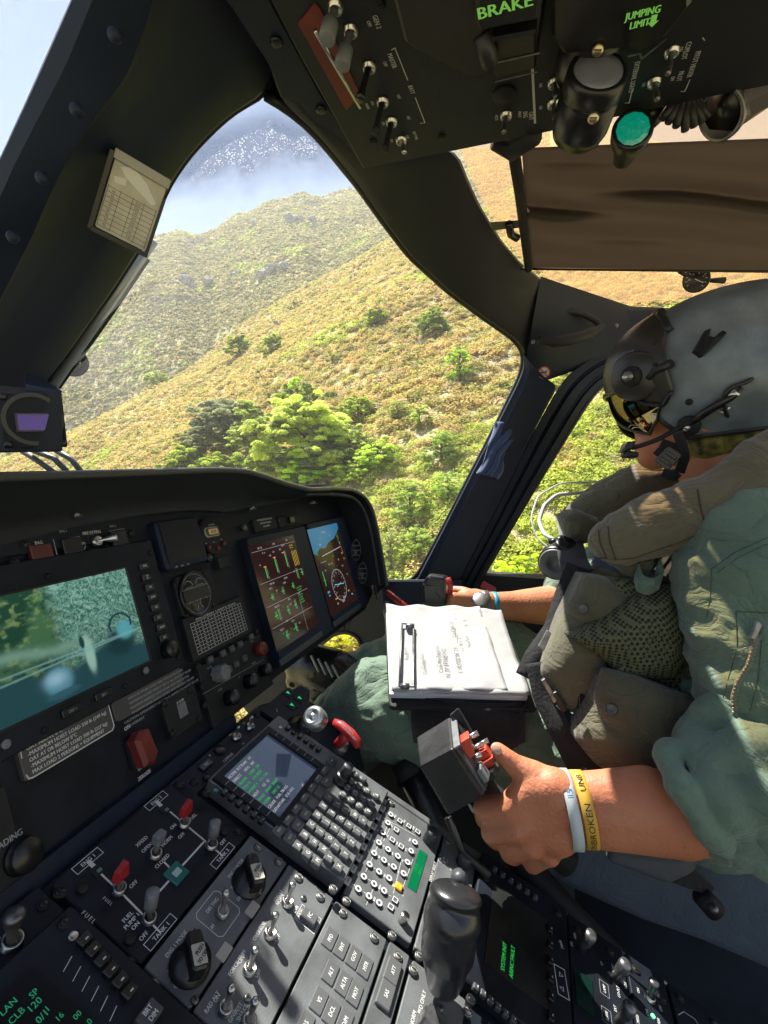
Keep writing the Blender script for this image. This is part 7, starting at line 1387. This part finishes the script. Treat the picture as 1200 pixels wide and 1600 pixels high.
def disc(u, v, prof, mt, name, n=28, tilt=None, mats=None):
    c_ = hs(u, v, 0); z = (-c_.normalized()*.8+(c_-HC).normalized()*.5).normalized(); q = z.to_track_quat('Z', 'Y').to_matrix().to_4x4(); q.translation = c_; mb = MB(); mb.lathe(prof, q, n); return mb.build(name, M[mt] if isinstance(mt, str) else mt, helmet), q
disc(993, 588, [(.034, -.006), (.034, .003), (.031, .006), (.0001, .0065)], hv, 'pivot_plate'); disc(990, 588, [(.0145, .006), (.0135, .012), (.0001, .012)], 'dull', 'pivot_washer', 24); disc(988, 588, [(.0075, .012), (.0075, .019), (.0001, .019)], 'dmetal', 'pivot_nut', 6); disc(986, 589, [(.0032, .018), (.0032, .025), (.0001, .025)], 'metal', 'pivot_bolt', 14)
disc(991, 622, [(.004, .0), (.004, .004), (.0001, .005)], 'metal', 'screw', 14); disc(1077, 664, [(.0145, -.002), (.0145, .008), (.012, .011), (.0001, .011)], 'dull', 'boom_pivot', 10); disc(1075, 665, [(.005, .011), (.0042, .016), (.0001, .016)], 'metal', 'boom_screw', 16)
for u, v, r in ((1077, 628, .0045), (1024, 569, .003), (1024, 536, .0035), (1009, 642, .0018), (1023, 636, .0018)): disc(u, v, [(r, -.001), (r, .0012), (.0001, .0015)], 'dull', 'shell_screw', 14)
mb = MB(); c_ = [hs(u, v, .004) for u, v in ((1012, 592), (1022, 580), (1035, 574), (1048, 568))]; mb.tube(c_, [.0035, .004, .0055, .006], 10); mb.build('visor_lever', M['rubber'], helmet)
cl1 = MB(); q = [hs(u, v, .006) for u, v in ((1086, 548), (1098, 557), (1112, 545), (1136, 520), (1130, 516), (1118, 528), (1108, 524), (1111, 513), (1105, 515))]; cl1.add(q+[p+VF*.01 for p in q], [tuple(range(9))]+[(k, (k+1) % 9, 9+(k+1) % 9, 9+k) for k in range(9)]); cl1.build('helmet_clip', M['black'], helmet)
mb = MB(); fmq = facing(hs(978, 562, .002), tw=R(48)); mb.line([(-.016, -.003), (-.006, .002), (.006, .003), (.016, 0)], .006, .0022); mb.build('call_sign_tape', mat('faded_tape', (.13, .14, .17), .6), helmet, fmq); mb = MB(); text(mb, 'ZEDNEM', 0, .001, .0048, .0034, 0, 'C', 1.0, .08); mb.build('call_sign', mat('pale_print', (.28, .32, .42), .6), helmet, fmq, clean=False)
# boom microphone, cable, chin strap
mb = MB(); mb.tube(smooth3([hs(1088, 655, .012), hs(1060, 668, .016), P(1030, 686, .66), P(1005, 695, .675), P(988, 700, .69)], 24, 2), [.0032]*24, 10); mb.build('microphone_boom', M['dull'], helmet)
boxpx('microphone', [(971, 708), (979, 690), (996, 688), (990, 702)], .685, .014, M['rubber'], helmet, .003); boxpx('microphone_foam', [(976, 714), (978, 703), (1000, 706), (999, 715)], .69, .016, M['rubber'], helmet, .003)
mb = MB(); mb.tube([hs(1080, 660, .012), hs(1105, 643, .013), hs(1125, 630, .013), hs(1145, 620, .014), hs(1160, 606, .012)], [.004, .0055, .0055, .004, .003], 10); mb.build('boom_arm', M['black'], helmet)
mb = MB(); mb.tube(smooth3([hs(1176, 592, .006), hs(1160, 600, .010), hs(1140, 605, .012), hs(1130, 620, .012), hs(1134, 645, .008), P(1142, 660, .68)], 24, 2), .0028, 8); mb.build('cable', M['rubber'], helmet)
mb = MB(); mb.tube([hs(1138, 622, .010), hs(1152, 611, .012)], .0055, 12); mb.tube([hs(1118, 640, .004), hs(1130, 645, .004), hs(1140, 636, .004)], .0016, 8); mb.build('steel_fitting', M['metal'], helmet)
tt = [P(1140+60*t, 660+25*t, .70)+Vector((math.sin(t*62)*.008, 0, math.cos(t*62)*.009)) for t in [k/150 for k in range(151)]]; mb = MB(); mb.tube(tt, .0030, 8); mb.build('coiled_cord', M['rubber'], helmet)
bp0 = mat('black_yellow_print', (.02, .02, .015), .8, var=1, vscale=60, col2=(.30, .26, .05)); mb = MB(); chain(mb, [(PX(1110, 672, .84), .045), (PX(1180, 650, .84), .055)], 16); mb.build('printed_scarf', bp0, pil)
strap('chin_strap', [(1058, 675, .645), (1066, 695, .655), (1070, 715, .665), (1062, 738, .675)], .012); strap('chin_strap', [(1050, 690, .66), (1042, 705, .668), (1032, 715, .68)], .022)
fb_ = facing(P(1044, 716, .655), tw=R(-38)); mb = MB(); mb.rrect(0, 0, .021, .025, -.004, .005, .003, .001); mb.rrect(0, -.005, .016, .005, .005, .008, .002, .001); mb.rrect(0, .005, .016, .005, .005, .007, .002, .001); mb.build('chin_buckle', M['black'], helmet, fb_)
strap('chin_strap', [(1058, 740, .675), (1052, 745, .67), (1035, 738, .675)], .012)

# wrist bands
def ringband(name, label, u, x, mt, w_, ru, rx, txt=None, tm=None, cat='wristband', cv=1264, sl=.0):
    c_ = PX(u, cv, x); ax = (PX(1010, 1264, .568)-PX(893, 1264, .553)).normalized(); a1 = VU-ax*VU.dot(ax); a1.normalize(); a2 = ax.cross(a1); N_ = 64; rows = []
    if a2.dot(VF) > 0: a2 = -a2
    def pt_(th, s, k=0): return c_+a1*math.cos(th)*(ru+k)+a2*math.sin(th)*(rx+k)+ax*(s+sl*math.cos(th))
    for i in range(N_+1): th = 2*math.pi*i/N_; rows.append([pt_(th, -w_/2), pt_(th, -w_/2, .0016), pt_(th, w_/2, .0016), pt_(th, w_/2), pt_(th, -w_/2)])
    mb = MB(); grid(mb, rows); o = tag(mb.build(name, M[mt] if isinstance(mt, str) else mt), label, cat)
    for t_, th0, sz in (txt or []):
        v, f, wd = glyphs(t_); s = sz/.70; mb = MB(); mb.add([pt_(th0-(a-wd/2)*s*1.05/((ru+rx)/2)*1.0, -(b*s-sz/2), .0021) for a, b in v], f); mb.build('band_lettering', M[tm] if isinstance(tm, str) else tm, o, Matrix(), clean=False)
    return o
ringband('wristband', 'white and blue silicone wristband on the left wrist, nearest the hand', 889, .5535, mat('white_silicone', (.55, .60, .62), .45), .0115, .0395, .0306, [('15° ST', .55, .006)], mat('blue_print', (.04, .16, .35), .5), sl=-.004)
ringband('wristband', 'yellow silicone wristband reading UNBROKEN beside the white one', 911, .5550, mat('yellow_silicone', (.70, .42, .06), .45), .0125, .0374, .0300, [('UNBROKEN', 1.75, .0062), ('UNB', .42, .0062)], 'black', sl=-.004)
# blue strap and watch on the far wrist
mb = MB(); c_ = P(771, 947, .955); ax = VR; 
def arm_ring(mb, c_, w_, r): rows = [[c_+(VU*math.cos(t)+VF*math.sin(t))*r+VR*s for s in (-w_/2, w_/2)] for t in [2*math.pi*k/40 for k in range(41)]]; return grid(mb, rows)
arm_ring(mb, P(772, 947, .975), .009, .0275); o = tag(mb.build('wristband', mat('cyan_silicone', (.02, .36, .55), .4)), 'bright blue wristband on the far right wrist above the clipboard', 'wristband'); o.modifiers.new('s', 'SOLIDIFY').thickness = .002
wt = thing('wristwatch', 'silver wristwatch next to the blue wristband', 'watch', P(752, 943, .955)); mb = MB(); arm_ring(mb, P(756, 945, .962), .016, .0275); o = mb.build('strap', M['dmetal'], wt); o.modifiers.new('s', 'SOLIDIFY').thickness = .002; mb = MB(); mb.lathe([(.014, 0), (.014, .006), (.011, .007), (.0001, .007)], facing(P(750, 938, .928)) @ Matrix.Rotation(R(-35), 4, 'X'), 24); mb.build('case', M['metal'], wt)

# boot, collective, cyclic, clipboard, seat
Bt = MB(); chain(Bt, [(P(548, 1068, 1.08), .050), (P(520, 1050, 1.08), .050), (P(492, 1040, 1.08), .046), (P(472, 1042, 1.09), .038)], 18); chain(Bt, [(P(530, 1078, 1.08), .036), (P(500, 1080, 1.08), .034), (P(466, 1062, 1.09), .028)], 16); me = remesh(Bt, .004, 6, .5); me.materials.append(mat('black_boot_leather', (.012, .012, .013), .25, bump=.2, bscale=160)); meshobj('boot', me, pil)
for k in range(4): mb = MB(); mb.tube([P(486+k*11, 1024+k*5, 1.025), P(498+k*11, 1050+k*4, 1.02)], .0022, 6); mb.build('boot_lace', mat('grey_lace', (.35, .34, .32), .6) if 'grey_lace' not in bpy.data.materials else bpy.data.materials['grey_lace'], pil)
co_ = thing('collective_lever', 'black collective lever with box shaped head and red guarded switches held in the left hand', 'control lever', P(700, 1240, .56))
bm_ = mat('worn_black_box', (.016, .016, .017), .45, bump=.25, bscale=260, var=.5, vscale=30); nq = [P(655, 1197, .535), P(708, 1169, .520), P(757, 1244, .520), P(700, 1275, .535)]; fq = [P(650, 1152, .625), P(703, 1119, .612), P(770, 1200, .608), P(712, 1240, .62)]
mb = MB(); mb.hexa(nq+fq); mb.build('head_box', bm_, co_, bevel=.003)
mb = MB(); mb.hexa([P(702, 1117, .600), P(716, 1105, .595), P(742, 1150, .585), P(730, 1166, .575), P(703, 1119, .63), P(718, 1107, .625), P(742, 1148, .62), P(730, 1160, .61)]); mb.build('top_block', bm_, co_, bevel=.002)
fr = (P(708, 1169, .522), P(757, 1244, .522), P(770, 1200, .61), P(703, 1122, .612))
def side(a, b, h=0):
    p = fr[0].lerp(fr[1], a).lerp(fr[3].lerp(fr[2], a), b); nn = (fr[1]-fr[0]).cross(fr[3]-fr[0]).normalized(); nn = nn if nn.dot(VR) > 0 else -nn; return p+nn*h
def sbox(name, a0, a1, b0, b1, h0, h1, mt, tp=0): mb = MB(); mb.hexa([side(a0, b0, h1), side(a1, b0, h1*(1-tp)), side(a1, b1, h1*(1-tp)), side(a0, b1, h1), side(a0, b0, h0), side(a1, b0, h0), side(a1, b1, h0), side(a0, b1, h0)]); return mb.build(name, M[mt], co_, bevel=.0012)
sbox('side_plate', .04, .96, .06, .94, -.002, .003, 'dgrey'); M['orange'] = mat('orange_red_guard', (.55, .055, .03), .4); sbox('red_guard', .10, .42, .22, .46, .003, .017, 'orange', .4); sbox('red_guard', .55, .70, .55, .80, .003, .018, 'orange'); sbox('red_guard', .70, .84, .50, .78, .003, .020, 'orange', .3); sbox('grey_switch', .62, .88, .15, .42, .003, .009, 'grey'); sbox('black_switch', .84, .97, .35, .65, .003, .014, 'black'); sbox('frame_edge', .0, .04, .0, 1, .0, .008, 'grey')
for a, b, hh in ((.30, .70, .020), (.46, .62, .018), (.50, .38, .014), (.52, .80, .022), (.9, .75, .014)): mb = MB(); mb.tube([side(a, b, .002), side(a+.02, b, hh)], [.0022, .0034], 10); mb.build('small_toggle', M['metal'], co_)
mb = MB(); mb.tube([P(742, 1225, .60), P(800, 1275, .605), P(885, 1345, .62)], [.017, .0165, .018], 18); mb.build('grip', M['rubber'], co_)
mb = MB(); mb.tube([P(560, 1085, .90), P(625, 1175, .80), P(660, 1235, .74)], .017, 16); mb.tube([P(640, 1200, .765), P(668, 1255, .73), P(705, 1330, .69), P(760, 1420, .66)], .022, 16); mb.build('lever_tube', M['black'], co_); mb = MB(); mb.tube([P(700, 1278, .62), P(722, 1330, .62), P(765, 1370, .60)], [.005, .005, .005], 8); mb.build('cable', M['rubber'], co_)
mb = MB(); mb.tube([P(633, 1192, .77), P(645, 1218, .755)], .025, 16); mb.build('collar', M['dull'], co_)
cy = thing('cyclic_stick', 'black cyclic stick grip with red trigger held in the far right hand', 'control stick', P(685, 930, .93)); mb = MB(); mb.hexa([P(659, 912, .915), P(668, 898, .915), P(697, 902, .905), P(696, 946, .905), P(661, 915, .97), P(672, 895, .97), P(702, 899, .96), P(700, 944, .96)]); mb.build('grip_head', M['black'], cy, bevel=.006); mb = MB(); mb.hexa([P(659, 911, .914), P(697, 912, .906), P(695, 948, .908), P(660, 946, .914), P(662, 911, .97), P(702, 911, .96), P(699, 948, .96), P(664, 946, .97)]); mb.build('grip_body', M['black'], cy, bevel=.005); mb = MB(); mb.tube([P(682, 940, .94), P(672, 1010, .95), P(650, 1150, 1.0)], [.018, .013, .012], 14); mb.build('stick', M['black'], cy); mb = MB(); mb.tube([P(700, 903, .90), P(704, 915, .90), P(703, 928, .905)], [.0045, .005, .004], 10); mb.build('red_trigger', M['red'], cy)
rs = thing('red_window_lever', 'slim red emergency lever with grey bracket at the windscreen sill', 'lever', P(620, 945, 1.2)); mb = MB(); mb.tube([P(605, 925, 1.18), P(636, 950, 1.12)], [.006, .008], 10); mb.build('lever_arm', M['red'], rs); mb = MB(); mb.hexa([P(607, 950, 1.15), P(620, 944, 1.15), P(624, 955, 1.15), P(612, 965, 1.15), P(607, 950, 1.18), P(620, 944, 1.18), P(624, 955, 1.18), P(612, 965, 1.18)]); mb.build('red_tab', M['dred'], rs); mb = MB(); mb.tube(smooth3([P(604, 940, 1.17), P(601, 955, 1.16), P(606, 968, 1.15), P(614, 972, 1.14)], 10), .006, 8); mb.build('grey_bracket', M['grey'], rs)
rt_ = thing('red_tag', 'small red placard on the door window sill behind the arm', 'tag', P(763, 918, 1.25)); mb = MB(); mb.rrect(0, 0, .036, .018, 0, .002, .002); mb.build('plate', M['red'], rt_, facing(P(763, 918, 1.25), tw=R(-30)))
# clipboard strapped to the thigh
K0, K1, K2, K3 = P(612, 1084, .675), P(826, 1088, .685), P(808, 960, .835), P(622, 952, .835)
kx = (K1-K0).normalized(); kn_ = kx.cross(K3-K0).normalized(); kn_ = kn_ if kn_.z > 0 else -kn_; ky = kn_.cross(kx); KB = Plane(K0, kx, ky)
kb = thing('kneeboard', 'kneeboard clipboard with a thick stack of white pages strapped to the thigh', 'clipboard', KB.mat()); kw, kh = (K1-K0).length, (K3-K0).dot(ky)
mb = MB(); mb.rrect(kw/2+.004, kh/2-.004, kw+.014, kh+.018, -.016, -.010, .006, .001); mb.build('board', M['dull'], kb, KB.mat()); paper = mat('white_paper', (.36, .36, .355), .7); pages = mat('page_edges', (.66, .67, .68), .8)
def sheet(z0, z1, dx, dy, rot, mt, name, lift=.0015, wd=1, seed=0, ofx=0):
    n_ = 30; rows = []
    for i in range(n_+1):
        r = []
        for j in range(n_+1):
            a, b = i/n_*wd, j/n_; x, y = a*kw+dx, b*kh+dy; x2 = kw/2+(x-kw/2)*math.cos(rot)-(y-kh/2)*math.sin(rot); y2 = kh/2+(x-kw/2)*math.sin(rot)+(y-kh/2)*math.cos(rot); nz = fbm(np.array([[x*28, y*28, seed]]), 3, seed)[0]; e = max(0, abs(a/wd-.5)*2-.8)*5; e2 = max(0, abs(b-.5)*2-.85)*6
            r.append(KB.w(x2+ofx, y2, z1+nz*lift+e*lift*nz*1.5+e2*lift*1.2*math.sin(a*21+seed)))
        rows.append(r)
    mb = MB(); grid(mb, rows); vs = len(mb.v); o = mb.build(name, mt, kb); s = o.modifiers.new('s', 'SOLIDIFY'); s.thickness = z1-z0; s.offset = -1 if True else 1; return o
mb = MB(); 
for k in range(6): mb.rrect(kw/2+.002*math.sin(k*2.3), kh/2+.002*math.cos(k*1.7), kw-.004*(k % 2), kh-.003*(k % 3), -.010+k*.0026, -.0078+k*.0026, .001, 0, R(.8*math.sin(k*1.9)))
mb.build('page_stack', pages, kb, KB.mat())
sheet(.0055, .0065, .001, -.002, R(-1.2), paper, 'loose_sheet', seed=3, lift=.002); sheet(.0072, .0078, -.001, .001, R(.8), paper, 'top_sheet', seed=8, wd=.84, lift=.0022)
ink = mat('pencil_grey', (.07, .07, .09), .7); mb = MB()
def kt(t_, u, v, sz, rot=88, w=None, sx=.95): text(mb, t_, *KB.px(u, v, .0105), sz, .0135, R(rot), 'C', sx, 0, w)
kt('Casa Perzoo', 684, 1028, .0062); kt("N 37°59'042", 695, 1034, .0064); kt("E 002°05'29", 714, 1030, .0062); kt("o o  2", 718, 1005, .0050); kt('Custodian', 660, 1036, .0052); kt('Rein', 633, 1020, .0062); kt('Cala D', 706, 982, .0062); kt('Nor', 729, 1000, .0060); kt('b', 725, 972, .0060); kt('o', 709, 962, .005); mb.line([KB.px(711, 998, .0105), KB.px(712, 984, .0105)], .0006, .0135); mb.build('pencil_notes', ink, kb, KB.mat(), clean=False)
mb = MB(); q = [KB.px(u, v, .012) for u, v in ((624, 1074), (628, 976), (646, 977), (646, 1075))]; mb.tube([KB.w(a, b, .014) for a, b in q+[q[0]]], .0016, 8); mb.build('wire_clip', M['dmetal'], kb)
for u, v in ((633, 1074), (640, 980)): mb = MB(); mb.tube([KB.w(*KB.px(u-6, v, .013), .015), KB.w(*KB.px(u+6, v, .013), .015)], .004, 10); mb.build('clip_hinge', M['dmetal'], kb)
mb = MB(); mb.hexa([P(722, 1092, .69), P(808, 1096, .69), P(800, 1112, .685), P(720, 1104, .685), P(722, 1092, .74), P(808, 1096, .74), P(800, 1112, .74), P(720, 1104, .74)]); mb.build('lower_pages', pages, kb); mb = MB(); mb.tube([P(637, 1090, .69), P(690, 1093, .68), P(735, 1095, .68), P(742, 1110, .68)], .0016, 6); mb.tube([P(800, 1100, .685), P(796, 1120, .685), P(812, 1116, .68), P(824, 1095, .68)], .0018, 6); mb.build('elastic_cord', M['dull'], kb)
mb = MB(); cps = [P(645, 1088, .705), P(690, 1092, .68), P(760, 1100, .675), P(820, 1098, .69)]; rows = [[p, p+Vector((-.004, 0, -.03)), p+Vector((.01, 0, -.07))] for p in smooth3(cps, 12)]; grid(mb, rows); o = mb.build('thigh_strap', M['strap'], kb); o.modifiers.new('s', 'SOLIDIFY').thickness = .003
# seat, belt end, floor
st = thing('pilot_seat', 'blue grey seat side below the pilot with tan rimmed pad', 'seat', PX(1000, 1400, .75)); sp_ = [(760, 1230), (1330, 1230), (1330, 1560), (1210, 1522), (1100, 1475), (1000, 1440), (900, 1395), (820, 1350), (770, 1300)]; a = [PX(u, v, .70) for u, v in sp_]; mb = MB(); mb.add(a+[p+Vector((.42, 0, 0)) for p in a], [tuple(range(9)), tuple(range(17, 8, -1))]+[(k, (k+1) % 9, 9+(k+1) % 9, 9+k) for k in range(9)]); mb.build('seat_pan', M['seatc'], st, bevel=.01)
a = [PX(u, v, .735) for u, v in ((1180, 1250), (1330, 700), (1500, 700), (1500, 1500), (1250, 1500))]; mb = MB(); mb.add(a+[p+Vector((.32, 0, 0)) for p in a], [tuple(range(5)), tuple(range(9, 4, -1))]+[(k, (k+1) % 5, 5+(k+1) % 5, 5+k) for k in range(5)]); mb.build('backrest', M['seatc'], st, bevel=.02)
bt = thing('belt_end', 'grey belt pad ending in a black strap and steel bolt beside the seat', 'belt', P(1080, 1380, .62)); o = pillow('pad', [(960, 1325), (1080, 1335), (1088, 1352), (1082, 1362), (1046, 1380), (1010, 1368), (950, 1345)], .60, .01, mat('grey_padding', (.075, .080, .088), .8), bt, back=.01); boxpx('strap', [(1050, 1381), (1086, 1358), (1118, 1388), (1112, 1402), (1080, 1404)][:4], .60, .012, M['strap'], bt); mb = MB(); mb.tube([P(1095, 1398, .60), P(1117, 1422, .60)], [.011, .012], 14); mb.build('end_fitting', M['dull'], bt); mb = MB(); mb.lathe([(.005, 0), (.005, .003), (.0001, .004)], facing(P(1115, 1420, .585)), 14); mb.build('bolt', M['dmetal'], bt)
fl_m = mat('cabin_floor_grey', (.035, .042, .052), .7, bump=.2, var=.4, vscale=8); mb = MB(); mb.poly([(-1.0, -1.6), (1.36, -1.6), (1.36, .62), (-1.0, .62)], -.84, -.80); fo = mb.build('cabin_floor', fl_m, clean=True); tag(fo, 'dark blue grey cabin floor below the seats', 'floor')
mb = MB(); mb.poly([(1.30, -1.6), (1.36, -1.6), (1.36, .2), (1.30, .2)], -.80, -.26); mb.build('door_lower_panel', M['roof'], door)
pc = mat('charcoal_floor_hump', (.05, .06, .072), .6, var=.2, vscale=10); mb = MB(); a = [PX(u, v, .86) for u, v in ((560, 1150), (640, 1170), (760, 1290), (900, 1420), (900, 1700), (700, 1700), (560, 1300))]; mb.add(a+[p+Vector((.3, 0, 0)) for p in a], [tuple(range(7)), tuple(range(13, 6, -1))]+[(k, (k+1) % 7, 7+(k+1) % 7, 7+k) for k in range(7)]); tag(mb.build('footwell_step', pc, bevel=.01), 'blue grey floor step behind the collective lever', 'floor step')
mb = MB(); mb.tube([PX(800, 1330, .66), PX(900, 1440, .66), PX(1100, 1640, .66)], .018, 14); tag(mb.build('seat_rail', M['dull']), 'black tubular seat rail running along the pedestal edge', 'rail')

# the air itself: thin even haze over the valley
hz = MB(); hz.hexa([Vector(q) for q in ((-610, -610, -60), (610, -610, -60), (610, 610, -60), (-610, 610, -60), (-610, -610, 240), (610, -610, 240), (610, 610, 240), (-610, 610, 240))])
hm_ = bpy.data.materials.new('haze_air'); hm_.use_nodes = True; n = hm_.node_tree; n.nodes.clear(); o_ = n.nodes.new('ShaderNodeOutputMaterial'); pv = n.nodes.new('ShaderNodeVolumePrincipled'); pv.inputs['Color'].default_value = (.93, .95, .97, 1); pv.inputs['Density'].default_value = HAZE; pv.inputs['Anisotropy'].default_value = .3; n.links.new(pv.outputs[0], o_.inputs['Volume'])
tag(hz.build('haze', hm_), 'thin pale haze over the valley', 'haze', kind='stuff')
